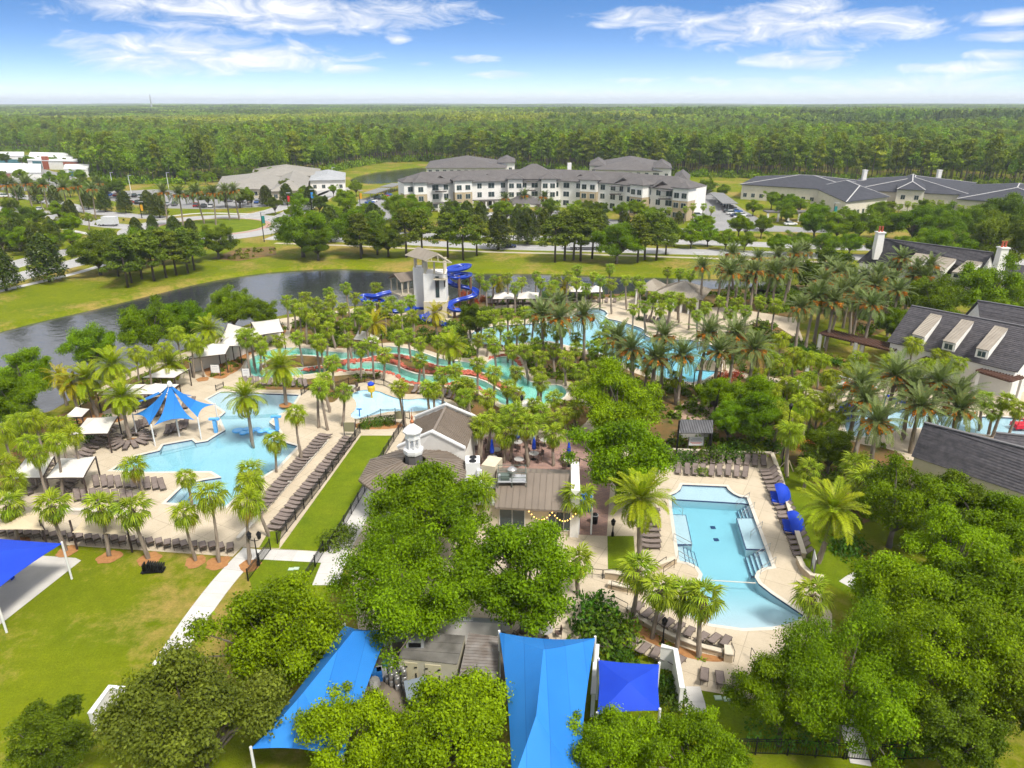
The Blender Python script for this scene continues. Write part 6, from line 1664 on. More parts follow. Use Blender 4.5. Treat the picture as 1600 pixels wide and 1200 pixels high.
c = sum((q for q in E), Vector()) / 4; MB().prism([c + (q - c) * .6 for q in E], 0, 3.0).build('back_wall', mat('brown_grey_wall', (.30, .26, .22), .9), cab_)  # back wall in a brown-grey darker than the columns
cab2 = thing('cabana_pavilion', 'smaller tan-roofed cabana on the lake side', 'pavilion', G(1012, 460)); E, A, B = hip_roof(cab2, [(992, 453), (1030, 456), (1044, 446), (1010, 443)], 3.2, 5.0, M_SEAMT, .5)
for q in E: p = q.lerp(sum((x for x in E), Vector()) / 4, .12); MB().box((p.x, p.y, 1.6), (.4, .4, 3.2)).build('column', M_WHITE, cab2)
ki = thing('kiosk', 'small kiosk with dark corrugated roof behind the pool rules sign', 'kiosk', G(1086, 690))
kp = [G(1061, 677, 3.0), G(1114, 677, 3.0), G(1114, 657, 3.7), G(1063, 656, 3.7)]
roof_face(ki, kp, .3, mat('dark_corrugated_metal', (.10, .10, .105), .5, (.15, .15, .155), 1, 4, metal=.2, rnd=.1), rib=.1)
for q in kp: MB().box((q.x * .995, q.y, (q.z - .1) / 2), (.2, .2, q.z - .1)).build('post', M_DARK, ki)
p = ki.location; MB().box((p.x, p.y + 1.2, .9), (3.4, 1.4, 1.8)).build('counter', mat('grey_counter', (.35, .34, .32), .7), ki)
# timber pergola
def pergola(label, P, w, h, n):
    a, b = [G(*q, 0) for q in P]; t = thing('pergola', label, 'pergola', a); d = (b - a).normalized(); nn = Vector((-d.y, d.x, 0)); L = (b - a).length; up = Vector((0, 0, h))
    for s in (0, w): MB().beam(a + nn * s + up, b + nn * s + up, .2, .3).build('beam', M_WOOD, t)
    for i in range(n): p = a + d * (L * i / (n - 1)); MB().beam(p - nn * .6 + up + Vector((0, 0, .25)), p + nn * (w + .6) + up + Vector((0, 0, .25)), .12, .25).build('rafter', M_WOOD, t)
    for i in range(max(2, int(L / 4.5) + 1)):
        for s in (0, w): p = a + d * (L * i / max(1, int(L / 4.5))) + nn * s; MB().box((p.x, p.y, h / 2), (.5, .5, h)).build('column', M_WHITE, t)
pergola('long dark timber pergola on white columns leading to the slate-roofed house', [(1278, 548), (1392, 577)], 2.6, 3.0, 30)
pergola('short dark timber pergola behind the ribbon palms', [(1430, 592), (1470, 604)], 2.4, 3.0, 12)
pergola('dark timber pergola along the front of the three-dormer house', [(1520, 612), (1574, 630)], 2.4, 3.2, 14)

# ---------------------------------------------------------------- fabric shades
def sail_hip(name, label, corners, ridge, m, posts=True, edge_sag=.06, peak=None, n=12, post_m=None):
    """stretched fabric: four corners (world points) and a ridge of two points (or one peak), edges drawn in"""
    A, B, C, D = corners; t = thing(name, label, 'shade sail', ((A + B + C + D) / 4).xy.to_3d())
    r0, r1 = ridge
    cen_ = (A + B + C + D) / 4
    def edge(p, q):
        out = []
        for i in range(n + 1): s = i / n; v = p.lerp(q, s); k = 4 * s * (1 - s) * edge_sag; out.append(v + (cen_ - v) * k * .9)
        return out
    def patch_(e, a, b):
        """surface from outline e to the ridge a-b"""
        mb = MB(); V = []
        for i, p in enumerate(e):
            q = a.lerp(b, i / (len(e) - 1))
            for j in range(n + 1): s = j / n; v = p.lerp(q, s); v = v - Vector((0, 0, 4 * s * (1 - s) * .045 * (q - p).length * .5)); V.append(v)
        m_ = n + 1; mb.add(V, [(i * m_ + j, i * m_ + j + 1, (i + 1) * m_ + j + 1, (i + 1) * m_ + j) for i in range(len(e) - 1) for j in range(n)])
        mb.add([v - Vector((0, 0, .02)) for v in V], [((i + 1) * m_ + j, (i + 1) * m_ + j + 1, i * m_ + j + 1, i * m_ + j) for i in range(len(e) - 1) for j in range(n)])
        return mb
    for (e, a, b) in ((edge(A, B), r0, r0 if r0 == r1 else r0), (edge(B, C), r0, r1), (edge(C, D), r1, r1), (edge(D, A), r1, r0)):
        patch_(e, a, b).build('fabric_panel', m, t, True)
    if posts:
        for p in corners: MB().tube([(p.x, p.y, 0), (p.x, p.y, p.z + .15)], .09, 10).build('post', post_m or M_PAINTW, t)
    return t
def GP(l, z): return [G(a, b, z) for a, b in l]
c_ = [G(538, 977, 4.0), G(609, 982, 4.0), G(536, 1185, 4.0), G(392, 1170, 4.0)]
sail_hip('shade_sail', 'long blue shade sail left of the keg yard', c_, (G(552, 986, 5.4), G(474, 1082, 6.2)), M_BLUE, edge_sag=.07)
c_ = [G(780, 988, 4.2), G(930, 997, 4.2), G(905, 1225, 4.2), G(812, 1225, 4.2)]
c_[3] = G(800, 1225, 4.2)
sail_hip('shade_sail', 'wide blue shade sail right of the storage containers', c_, (G(849, 1015, 6.3), G(838, 1117, 6.3)), M_BLUE, edge_sag=.07)
c_ = [G(935, 1031, 3.6), G(1030, 1038, 3.6), G(1031, 1110, 3.6), G(933, 1116, 3.6)]
pk = G(983, 1066, 4.5); sail_hip('shade_sail', 'square royal blue shade sail with four folded panels', c_, (pk, pk), M_BLUED, edge_sag=.05)
c_ = [G(-110, 830, 4.0), G(97, 849, 3.8), G(-10, 925, 4.0), G(-160, 925, 4.0)]
pk = G(-60, 865, 5.2); sail_hip('shade_sail', 'royal blue sail over the sand pit at the left edge', c_, (pk, pk), M_BLUED, edge_sag=.05)
# the tent of blue petals
tent = thing('sail_tent', 'blue sail tent of pointed petals on a central mast by the pool', 'shade tent', G(268, 668))
ap_ = G(265, 601, 7.2); mbp = tent.location
MB().tube([(ap_.x, ap_.y, 0), (ap_.x, ap_.y, 7.5)], .11, 10).build('mast', M_PAINTW, tent); MB().lathe((ap_.x, ap_.y, 7.0), [(.3, 0), (.34, .3), (.2, .6), (.05, .7)], 10).build('mast_cap', M_PAINTW, tent)
def petal(p, q, name='petal'):
    n = 12; mb = MB(); V = []
    for i in range(n + 1):
        s = i / n
        for j in range(n + 1):
            u_ = j / n; base = p.lerp(q, u_); base = base + (ap_ - base) * (.10 * 4 * u_ * (1 - u_)); v = base.lerp(ap_ + (base - ap_) * .03, s)
            k = 4 * s * (1 - s); mid = ((p + q) / 2).lerp(ap_, s); v = v.lerp(mid, .16 * k) - Vector((0, 0, .5 * k)); V.append(v)
    m_ = n + 1; F = [(i * m_ + j, i * m_ + j + 1, (i + 1) * m_ + j + 1, (i + 1) * m_ + j) for i in range(n) for j in range(n)]
    mb.add(V, F); mb.add([v - Vector((0, 0, .02)) for v in V], [f[::-1] for f in F]); mb.build(name, M_BLUE, tent, True)
tp = [G(207, 648, 3.0), G(233, 664, 2.9), G(240, 665, 2.9), G(304, 656, 2.9), G(309, 652, 2.9), G(335, 632, 2.9)]
petal(tp[0], tp[1]); petal(tp[2], tp[3]); petal(tp[4], tp[5])
petal(G(300, 618, 3.0), G(255, 612, 3.0)); petal(G(248, 612, 3.0), G(214, 628, 3.0))
for q in (G(236, 664, 2.95), G(309, 654, 2.95), G(207, 647, 3.0), G(336, 631, 3.0)): MB().tube([(q.x, q.y, 0), (q.x, q.y, q.z + .1)], .085, 10).build('post', M_PAINTW, tent)
# white and tan canopies on dark posts
def canopy(label, px4, z, rise, m, name='fabric_canopy'):
    C4 = [G(a, b, z) for a, b in px4]; c = (C4[0] + C4[1] + C4[2] + C4[3]) / 4 + Vector((0, 0, rise))
    t = sail_hip(name, label, C4, (c, c), m, posts=False, edge_sag=.05, n=8); t['category'] = 'canopy'
    for q in C4: MB().box((q.x, q.y, q.z / 2), (.13, .13, q.z)).build('post', M_BROWN, t)
    fr = MB()
    for i in range(4): fr.beam(C4[i] - Vector((0, 0, .08)), C4[(i + 1) % 4] - Vector((0, 0, .08)), .09, .09)
    fr.build('frame', M_BROWN, t)
    return t
for lab, q, m_ in [
    ('white canopy over loungers, nearest the sail tent', [(113, 679), (136, 653), (184, 650), (168, 677)], M_FABW), ('white canopy over loungers, lower one beside the double rows', [(72, 747), (94, 716), (149, 713), (130, 746)], M_FABW),
    ('white canopy at the left edge beside the lower canopy', [(14, 748), (40, 716), (84, 713), (66, 746)], M_FABW), ('small white canopy behind the nearest tent canopy', [(100, 652), (116, 640), (140, 639), (128, 651)], M_FABW),
    ('white canopy between golden palms and the tent', [(152, 617), (184, 602), (229, 600), (202, 616)], M_FABW), ('white canopy directly behind the blue tent', [(206, 616), (228, 601), (280, 600), (262, 616)], M_FABW), ('white canopy farthest behind the blue tent', [(222, 590), (250, 578), (295, 577), (272, 590)], M_FABW),
    ('white canopy on the deck right of the slide', [(770, 467), (806, 467), (806, 458), (772, 458)], M_FABW), ('white canopy over the lake loungers, second from the slide', [(808, 467), (842, 467), (842, 457), (810, 457)], M_FABW), ('cream canopy pair on the lake deck', [(885, 456), (918, 456), (920, 448), (890, 448)], M_FABW), ('cream canopy beside the lake deck hedge', [(920, 457), (942, 456), (940, 448), (920, 448)], M_FABW),
    ('white canopy by the river bend in the planting', [(552, 530), (590, 536), (596, 522), (560, 516)], M_FABW), ('cream canopy beside the lagoon pool', [(1086, 578), (1126, 580), (1128, 564), (1096, 562)], M_FABT), ('white canopy at the spray pool', [(1226, 606), (1260, 610), (1262, 598), (1232, 596)], M_FABW), ('white canopy at the lower river end', [(800, 640), (850, 640), (846, 626), (806, 626)], M_FABW)]:
    canopy(lab, q, 2.7, .9, m_)
def cantilever(label, px4, z, m, foot):
    C4 = [G(a, b, z) for a, b in px4]; c = (C4[0] + C4[1] + C4[2] + C4[3]) / 4 + Vector((0, 0, .5)); t = sail_hip('cantilever_shade', label, C4, (c, c), m, posts=False, edge_sag=.08, n=8); t['category'] = 'canopy'
    for f in foot:
        a = G(*f); tip = Vector((a.x, a.y, z + .7)); MB().beam((a.x, a.y, 0), tip, .14, .14).build('post', M_BROWN, t)
        nr = min(C4, key=lambda q: (q - a).length); MB().beam(tip - Vector((0, 0, .3)), nr, .1, .1).build('arm', M_BROWN, t)
cantilever('tan cantilevered shade at the left end of the lawn row', [(-10, 828), (2, 800), (74, 800), (70, 828)], 2.6, M_FABT, [(75, 858)])
cantilever('tan cantilevered shade over the middle of the lawn row', [(112, 832), (132, 806), (192, 808), (200, 836)], 2.6, M_FABT, [(121, 859), (207, 863)])
# ---------------------------------------------------------------- white cabana wall with fabric roofs by the lake
cw = thing('cabana_block', 'white-walled lakeside cabanas under pale fabric roofs', 'building', G(330, 580))
a, b = G(300, 583), G(372, 560); d = (b - a).normalized(); nn = Vector((-d.y, d.x, 0)); L = (b - a).length
MB().prism([a, b, b + nn * .3, a + nn * .3], 0, 2.4).build('wall', M_WHITE, cw)
a2, b2 = G(368, 560), G(440, 528); MB().prism([a2, b2, b2 + nn * .3, a2 + nn * .3], 0, 2.4).build('wall', M_WHITE, cw)
for lab, q in [('pale fabric roof over the lakeside cabana with towels', [(296, 560), (322, 536), (362, 536), (352, 553)]), ('pale fabric roof middle of the lakeside cabanas', [(345, 530), (356, 505), (412, 519), (402, 528)]), ('pale fabric roof last of the lakeside cabanas', [(402, 524), (392, 503), (436, 498), (443, 518)]), ('pale fabric roof low behind the cabana wall', [(340, 540), (352, 526), (384, 528), (374, 541)])]:
    canopy(lab, q, 3.2, 1.0, M_FABW)
# ================================================================ buildings beyond the road
# ---- three-storey apartment house with a bent front
fp = [(640, 331), (722, 326.5), (795, 323.5), (875, 323.5), (950, 328.5), (1002, 336), (1068, 343)]
F = [G(*q) for q in fp]; AH = 10.6
apt = thing('apartment_house', 'long three-storey white apartment house with grey hipped roofs', 'building', F[3])
backs = []
for i in range(len(F)):
    d = (F[min(i + 1, len(F) - 1)] - F[max(i - 1, 0)]).normalized(); backs.append(F[i] + Vector((-d.y, d.x, 0)) * 17)
def hip_over(parent, quad, z0, rise, m, over=.9, ridge_cap=None):
    """hip roof on a four-cornered plan"""
    c = (quad[0] + quad[1] + quad[2] + quad[3]) / 4; E = []
    for q in quad: v = q - c; E.append(c + v * (1 + over / v.length)); E[-1].z = z0
    l01, l12 = (E[1] - E[0]).length, (E[2] - E[1]).length
    if l01 < l12: E = E[1:] + E[:1]; l01, l12 = l12, l01
    m1, m2 = (E[3] + E[0]) / 2, (E[1] + E[2]) / 2; d = (m2 - m1).normalized(); rr = min(l12 / 2, l01 / 2 - .02); A, B = m1 + d * rr, m2 - d * rr; A.z = B.z = z0 + rise
    mb = MB()
    for q in ([E[0], E[1], B, A], [E[2], E[3], A, B], [E[1], E[2], B], [E[3], E[0], A]): mb.slab(q, .22)
    r = mb.build('roof', m, parent)
    if ridge_cap:
        rc_ = MB()
        for a, b in ((A, B), (E[0], A), (E[3], A), (E[1], B), (E[2], B)): rc_.beam(a + Vector((0, 0, .06)), b + Vector((0, 0, .06)), .38, .14)
        rc_.build('ridge_cap', ridge_cap, r)
    return r
for i in range(len(F) - 1):
    d = (F[i + 1] - F[i]).normalized(); nn = Vector((-d.y, d.x, 0))
    MB().prism([F[i], F[i + 1], backs[i + 1], backs[i]], 0, AH).build('wall', M_WHITE if i not in (3,) else M_WHITE, apt)
    hip = MB(); z0, z1 = AH, AH + 3.6; mf, mb_ = [F[i] - nn * 1.0, F[i + 1] - nn * 1.0], [backs[i] + nn * 1.0, backs[i + 1] + nn * 1.0]
    ra, rb_ = (F[i] + backs[i]) / 2, (F[i + 1] + backs[i + 1]) / 2; Z = lambda p, z: Vector((p.x, p.y, z))
    if i == 0: ra = ra + d * 8
    if i == len(F) - 2: rb_ = rb_ - d * 8
    hip.slab([Z(mf[0], z0), Z(mf[1], z0), Z(rb_, z1), Z(ra, z1)], .25); hip.slab([Z(mb_[1], z0), Z(mb_[0], z0), Z(ra, z1), Z(rb_, z1)], .25)
    if i == 0: hip.slab([Z(mb_[0], z0), Z(mf[0], z0), Z(ra, z1)], .25)
    if i == len(F) - 2: hip.slab([Z(mf[1], z0), Z(mb_[1], z0), Z(rb_, z1)], .25)
    hip.build('roof', M_SLATEF, apt)
    L = (F[i + 1] - F[i]).length; nw = int(L / 4.2); yaw = math.atan2(d.y, d.x)
    for s in range(3):
        for k in range(nw):
            p = F[i] + d * (L * (k + .5) / nw); window(apt, Vector((p.x, p.y, 1.9 + 3.45 * s)) - nn * .03, yaw, 2.0 if k % 2 else 2.7, 2.15, M_PAINTW)
# projecting bays with their own little hipped roofs, stone below
def bay(px, py, w, dep, h, top_m, low_m, stone, lab='bay'):
    p = G(px, py); k = min(range(len(F) - 1), key=lambda i: abs((F[i].x + F[i + 1].x) / 2 - p.x)); d = (F[k + 1] - F[k]).normalized(); nn = Vector((-d.y, d.x, 0)); yaw = math.atan2(d.y, d.x)
    q = [p - d * w / 2 - nn * .1, p + d * w / 2 - nn * .1, p + d * w / 2 + nn * dep, p - d * w / 2 + nn * dep]
    MB().prism(q, 0, stone).build('stone_bay', low_m, apt); q2 = [a + (Vector((0, 0, 0))) for a in q]; MB().prism([a for a in q2], stone + .003, h).build('bay_wall', top_m, apt); hip_over(apt, q, h, 1.9, M_SLATEF, 1.1)
    for s in range(3):
        for o in ((0,) if w < 6 else (-w / 4, w / 4)): window(apt, Vector((p.x, p.y, 1.9 + 3.45 * s)) + d * o - nn * .13, yaw, 2.1, 2.0, M_FRAME)
for px, py, w in ((659, 332.5, 5), (643, 332, 5), (725, 328.5, 7), (805, 325, 6), (857, 325, 6), (918, 327.5, 7), (992, 337.5, 6), (1060, 344.5, 6)):
    bay(px, py, w, 6, 11.6, M_WHITE, M_TAN, 7.0 if px not in (805, 857) else .6)
d = (F[3] - F[2]).normalized(); nn = Vector((-d.y, d.x, 0)); mid = (F[2] + F[3]) / 2
hip_over(apt, [mid - d * 10, mid + d * 10, mid + d * 10 + nn * 18, mid - d * 10 + nn * 18], AH + .6, 5.2, M_SLATEF, 1.0)
pc = G(820, 333); hip_over(apt, [pc - d * 6 - nn * 5, pc + d * 6 - nn * 5, pc + d * 6 + nn * 5, pc - d * 6 + nn * 5], 4.2, 3.0, M_SLATEF, .8)
for sx in (-5, 5):
    for sy in (-4, 4): q = pc + d * sx + nn * sy; MB().box((q.x, q.y, 2.1), (1.0, 1.0, 4.2)).build('porch_column', M_TAN, apt)
for px, py, z in ((690, 330, 7.5), (1036, 341, 7.0), (960, 332, 7.0), (828, 326, 7.2)):
    p = G(px, py); b = MB().box((p.x, p.y, z), (4.4, 1.6, .25)).build('balcony', M_BROWN, apt); r_ = MB()
    for i in range(9): r_.beam((p.x - 2.2 + .55 * i, p.y - .75, z), (p.x - 2.2 + .55 * i, p.y - .75, z + 1.1), .07, .07)
    r_.beam((p.x - 2.2, p.y - .75, z + 1.1), (p.x + 2.2, p.y - .75, z + 1.1), .09, .09); r_.build('balcony_railing', M_DARK, b)
    MB().box((p.x, p.y + .2, z + 3.0), (5.0, 2.2, .2)).build('balcony_roof', M_SLATEF, apt)
for a_, b_ in (((652, 332), (720, 328)), ((740, 326), (800, 324))):
    a, b = G(*a_), G(*b_); MB().beam(a + Vector((0, -1.2, 3.3)), b + Vector((0, -1.2, 3.3)), 3.0, .3).build('arcade_roof', M_SLATEF, apt)
    for i in range(7): q = a.lerp(b, i / 6); MB().box((q.x, q.y - 2.3, 1.6), (.5, .5, 3.2)).build('arcade_column', M_WHITE, apt)
for i, (gx, gy) in enumerate(((690, 326), (762, 322), (905, 323), (970, 330), (1030, 338))):
    p = G(gx, gy) + Vector((0, 1.5, AH + .4)); w = 3.2; mb = MB(); mb.slab([p + Vector((-w, -2.6, 0)), p + Vector((0, -2.6, 2.0)), p + Vector((0, 5, 2.0)), p + Vector((-w, 3, 0))], .25); mb.slab([p + Vector((0, -2.6, 2.0)), p + Vector((w, -2.6, 0)), p + Vector((w, 3, 0)), p + Vector((0, 5, 2.0))], .25); g_ = mb.build('gable_roof', M_SLATEF, apt)
    MB().add([p + Vector(q) for q in ((-w + .5, -2.1, -.1), (w - .5, -2.1, -.1), (0, -2.1, 1.6), (-w + .5, -1.6, -.1), (w - .5, -1.6, -.1), (0, -1.6, 1.6))], [(0, 1, 2), (5, 4, 3), (0, 3, 4, 1), (1, 4, 5, 2), (2, 5, 3, 0)]).build('gable_face', M_BROWN, g_)
p = G(888, 318); MB().box((p.x, p.y, 14.6), (1.6, 1.6, 4)).build('chimney', M_WHITE, apt)
def block(label, px4, h, rise, wm, rm, name='building_wing', over=1.0, cap=None, win=3.4, storeys=None, wname=None):
    Q = [G(*q) for q in px4]; t = thing(name, label, 'building', Q[0]); MB().prism(Q, 0, h).build('wall', wm, t); hip_over(t, Q, h, rise, rm, over, cap)
    a, b = Q[0], Q[1]; d = (b - a).normalized(); nn = Vector((-d.y, d.x, 0)); L = (b - a).length; n = max(1, int(L / win)); yaw = math.atan2(d.y, d.x)
    for s in range(storeys or max(1, int(h / 3.3))):
        for k in range(n): p = a + d * (L * (k + .5) / n); window(t, Vector((p.x, p.y, 1.9 + 3.4 * s)) - nn * .03, yaw, 1.7, 1.8, M_FRAME)
    return t
block('rear wing of the apartment house, left, with grey roof', [(668, 297), (790, 297), (790, 283), (675, 283)], 10.5, 4.2, M_WHITE, M_SLATEF)
block('small rear turret of the apartment house, left', [(778, 292), (804, 292), (804, 284), (780, 284)], 12, 2.2, M_WHITE, M_SLATEF)
block('rear wing of the apartment house, right, with grey roof', [(928, 300), (1040, 304), (1035, 285), (930, 284)], 10.5, 4.2, M_WHITE, M_SLATEF)
block('small rear turret of the apartment house, right', [(1018, 303), (1046, 305), (1044, 295), (1018, 293)], 12, 2.4, M_WHITE, M_SLATEF)
block('low rear turret beside the right rear wing', [(920, 296), (945, 297), (945, 288), (922, 287)], 11.5, 2.4, M_WHITE, M_SLATEF)
block('end pavilion of the apartment house by the car park', [(1050, 326), (1072, 329), (1074, 317), (1052, 314)], 11.5, 2.4, M_WHITE, M_SLATEF)
# ---- two-storey home with dark roofs and white ridges
P2 = dict(wm=mat('pale_cream_stucco', (.62, .57, .48), .85, (.55, .51, .43), .8, 4), rm=M_SLATEB, cap=M_RIDGE, name='care_home_wing')
block('left wing of the cream two-storey home with dark roof', [(1157, 311), (1345, 324), (1352, 306), (1180, 297)], 6.4, 3.4, **P2)
block('front wing of the cream two-storey home pointing at the road', [(1318, 342), (1382, 332), (1338, 308), (1270, 316)], 6.2, 3.4, **P2)
block('long middle wing of the cream two-storey home', [(1330, 321), (1510, 331), (1518, 309), (1340, 302)], 6.5, 4.0, **P2)
block('projecting entrance of the cream two-storey home', [(1396, 329), (1438, 331), (1440, 312), (1398, 310)], 8.4, 2.6, **P2)
block('right wing of the cream two-storey home', [(1492, 337), (1665, 352), (1672, 328), (1508, 312)], 6.3, 3.8, **P2)
for lab, px, py in (('white chimney on the middle wing of the two-storey home', 1345, 306), ('white chimney on the entrance wing of the two-storey home', 1460, 306)):
    p = G(px, py); ch = thing('chimney_stack', lab, 'chimney', p); MB().box((p.x, p.y, 5.6), (1.6, 1.6, 11.2)).build('stack', M_WHITE, ch); MB().box((p.x, p.y, 11.35), (1.9, 1.9, .3)).build('cap', M_WHITE, ch)
gz = thing('garden_gazebo', 'white pergola pavilion in front of the two-storey home', 'gazebo', G(1228, 345)); q = gz.location
MB().box((q.x, q.y, 3.3), (16, 5, .4)).build('roof', M_SLATEF, gz)
for sx in (-7.5, -3.7, 0, 3.7, 7.5): MB().box((q.x + sx, q.y - 2, 1.6), (.6, .6, 3.2)).build('column', M_WHITE, gz)
# ---- low buildings at the left
block('low beige clubhouse with pale metal roofs by the left car park', [(340, 308), (440, 310), (450, 290), (350, 288)], 4.0, 3.2, M_CREAM, mat('pale_metal_roof', (.27, .25, .215), .6, (.22, .205, .18), .3, 4))
block('gabled beige wing at the right of the low clubhouse', [(425, 314), (480, 312), (485, 290), (440, 288)], 4.2, 3.6, M_CREAM, MATS['pale_metal_roof'])
block('grey-roofed wing behind the low clubhouse', [(395, 290), (500, 290), (500, 278), (400, 277)], 5.0, 3.6, M_CREAM, MATS['pale_metal_roof'])
block('low white hall at the end of the clubhouse', [(486, 298), (540, 297), (540, 285), (490, 284)], 5.0, 2.2, M_WHITE, mat('light_grey_roof', (.34, .35, .36), .6, (.28, .29, .30), .3, 4))
def shop(label, px4, h, wm, parts):
    Q = [G(*q) for q in px4]; t = thing('shop_building', label, 'building', Q[0]); MB().prism(Q, 0, h).build('wall', wm, t); c = sum((q for q in Q), Vector()) / 4
    MB().prism([c + (q - c) * 1.01 for q in Q], h, h + .5).build('parapet', M_PAINTW, t)
    a, b = Q[0], Q[1]; d = (b - a).normalized(); nn = Vector((-d.y, d.x, 0)); L = (b - a).length
    for (s0, s1, z0, z1, m_) in parts: MB().prism([a + d * L * s0 - nn * .25, a + d * L * s1 - nn * .25, a + d * L * s1 + nn * 1, a + d * L * s0 + nn * 1], z0, z1).build('facade_panel', m_, t)
M_TEAL = mat('teal_glass', (.05, .14, .16), .15, (.08, .20, .22), .3, 3); M_RUST = mat('rust_red_panel', (.34, .10, .05), .7, (.28, .08, .045), .5, 4)
shop('white shop with teal glass and a rust-red band left of the wood', [(46, 264), (123, 266), (126, 252), (50, 250)], 5.2, M_WHITE, [(.74, .98, .5, 2.6, M_TEAL), (.72, 1.0, 2.9, 4.9, M_RUST), (.30, .42, 0, 8.0, M_RUST), (.1, .28, .5, 5, M_TEAL)])
shop('low white shop with red brick end at the left edge', [(-20, 280), (66, 280), (66, 266), (-20, 264)], 3.4, M_WHITE, [(.0, .45, 0, 3.0, mat('brick_red_wall', (.30, .14, .10), .8, (.24, .11, .08), 1, 4))])
shop('far white shop behind the left car park', [(-30, 256), (40, 256), (40, 249), (-30, 249)], 5.0, M_WHITE, [(.1, .9, .5, 3, M_TEAL)])
shop('white shop at the foot of the wood', [(102, 276), (140, 277), (142, 268), (104, 268)], 4.0, M_WHITE, [(.2, .8, .5, 3, M_TEAL)])
# covered parking
def carport(label, a_, b_, w, m):
    a, b = G(*a_), G(*b_); t = thing('carport', label, 'carport', a); d = (b - a).normalized(); L = (b - a).length
    MB().beam(a + Vector((0, 0, 2.9)), b + Vector((0, 0, 2.9)), w, .25).build('roof', m, t)
    for i in range(6): q = a.lerp(b, (i + .5) / 6); MB().box((q.x, q.y, 1.4), (.25, .25, 2.8)).build('post', M_GREY, t)
M_CP = mat('grey_carport_roof', (.16, .16, .16), .7, (.2, .2, .2), .4, 3)
carport('dark carport roof left of the apartment house', (577, 313), (602, 304), 6, M_CP); carport('farther dark carport left of the apartment house', (604, 302), (622, 296), 6, M_CP)
carport('carport right of the apartment house', (1102, 303), (1112, 297), 6, M_CP); carport('longer carport beside the two-storey home', (1140, 330), (1118, 312), 6, M_CP)
# mast on the horizon
mp = G(239, 179); mh = height_from(mp, 148); ms = thing('radio_mast', 'thin pale radio mast standing above the distant woods', 'mast', mp)
MB().tube([(mp.x, mp.y, 0), (mp.x, mp.y, mh)], [3.4, 1.6], 5).build('mast', M_GREY, ms)
# ================================================================ loungers
M_SLING = mat('taupe_sling_fabric', (.165, .130, .115), .85, (.21, .17, .15), 3, 3, rnd=.12)
M_LFRAME = mat('bronze_lounger_frame', (.075, .055, .045), .45)
def lounger_meshes():
    fr = MB()
    for x in (-.30, .30):
        fr.tube([(x, .02, .33), (x, 1.25, .33), (x, 1.28, .33)], .025, 5)
        for y in (.18, 1.15): fr.tube([(x, y - .05, 0), (x, y + .02, .33)], .022, 5)
    fr.tube([(-.3, .02, .33), (.3, .02, .33)], .025, 5); fr.tube([(-.3, .12, .05), (.3, .12, .05)], .02, 5); fr.tube([(-.3, 1.12, .05), (.3, 1.12, .05)], .02, 5)
    st = MB(); n = 6; V = []
    for i in range(n + 1): y = .03 + 1.2 * i / n; z = .345 - .03 * math.sin(math.pi * i / n); V += [(-.29, y, z), (.29, y, z)]
    st.add(V, [(2 * i, 2 * i + 1, 2 * i + 3, 2 * i + 2) for i in range(n)]); st.add([(x, y, z - .015) for x, y, z in V], [(2 * i + 2, 2 * i + 3, 2 * i + 1, 2 * i) for i in range(n)])
    def back(el):
        b = MB(); c, s = math.cos(el), math.sin(el); V = []
        for i in range(5): k = .78 * i / 4; V += [(-.29, 1.24 + k * c, .345 + k * s), (.29, 1.24 + k * c, .345 + k * s)]
        b.add(V, [(2 * i, 2 * i + 1, 2 * i + 3, 2 * i + 2) for i in range(4)]); b.add([(x, y + .012 * s, z - .015) for x, y, z in V], [(2 * i + 2, 2 * i + 3, 2 * i + 1, 2 * i) for i in range(4)])
        bf = MB()
        for x in (-.3, .3): bf.tube([(x, 1.22, .34), (x, 1.24 + .8 * c, .345 + .8 * s)], .022, 5)
        bf.tube([(-.3, 1.24 + .8 * c, .345 + .8 * s), (.3, 1.24 + .8 * c, .345 + .8 * s)], .022, 5); bf.tube([(-.25, 1.24 + .5 * c, .34 + .5 * s), (-.25, 1.62, .03)], .015, 4); bf.tube([(.25, 1.24 + .5 * c, .34 + .5 * s), (.25, 1.62, .03)], .015, 4)
        return b.mesh('backrest', M_SLING), bf.mesh('back_frame', M_LFRAME)
    return fr.mesh('frame', M_LFRAME), st.mesh('seat', M_SLING), [back(R(a)) for a in (14, 38, 52)]
LF, LS, LB = lounger_meshes()
NL = [0]
def lounger(p, ang, label, group, back=1, z=.03):
    """ang: world direction (radians) from foot to head"""
    NL[0] += 1
    t = thing('sun_lounger', label, 'sun lounger', (p.x, p.y, z), ang - math.pi / 2, group)
    inst('frame', LF, t); inst('seat', LS, t); b = LB[back]; bk = inst('backrest', b[0], t); inst('back_frame', b[1], bk)
    return t
def row(a, b, n, head, label, group, back=1, jit=.1, line=None):
    """n loungers between two picture points; head: picture offset towards which the heads point"""
    P = [G(*q) for q in (line or [a, b])]
    if line:
        c = curve_pts(P, 10); d = [0]
        for i in range(1, len(c)): d.append(d[-1] + (c[i] - c[i - 1]).length)
        def at(s):
            for i in range(1, len(c)):
                if d[i] >= s - 1e-6: return c[i - 1].lerp(c[i], (s - d[i - 1]) / max(1e-6, d[i] - d[i - 1]))
            return c[-1]
        Q = [at(d[-1] * i / (n - 1)) for i in range(n)]
    else: Q = [P[0].lerp(P[1], i / max(1, n - 1)) for i in range(n)]
    for i, p in enumerate(Q):
        px, py = proj(p)
        if callable(head): hv = head(p)
        else: q = G(px + head[0], py + head[1]); hv = q - p
        ang = math.atan2(hv.y, hv.x) + random.uniform(-jit, jit); u_ = Vector((math.cos(ang), math.sin(ang), 0))
        lounger(p - u_ * .95 + Vector((random.uniform(-.06, .06), random.uniform(-.1, .1), 0)), ang, label.format(nth(i + 1)), group, back)
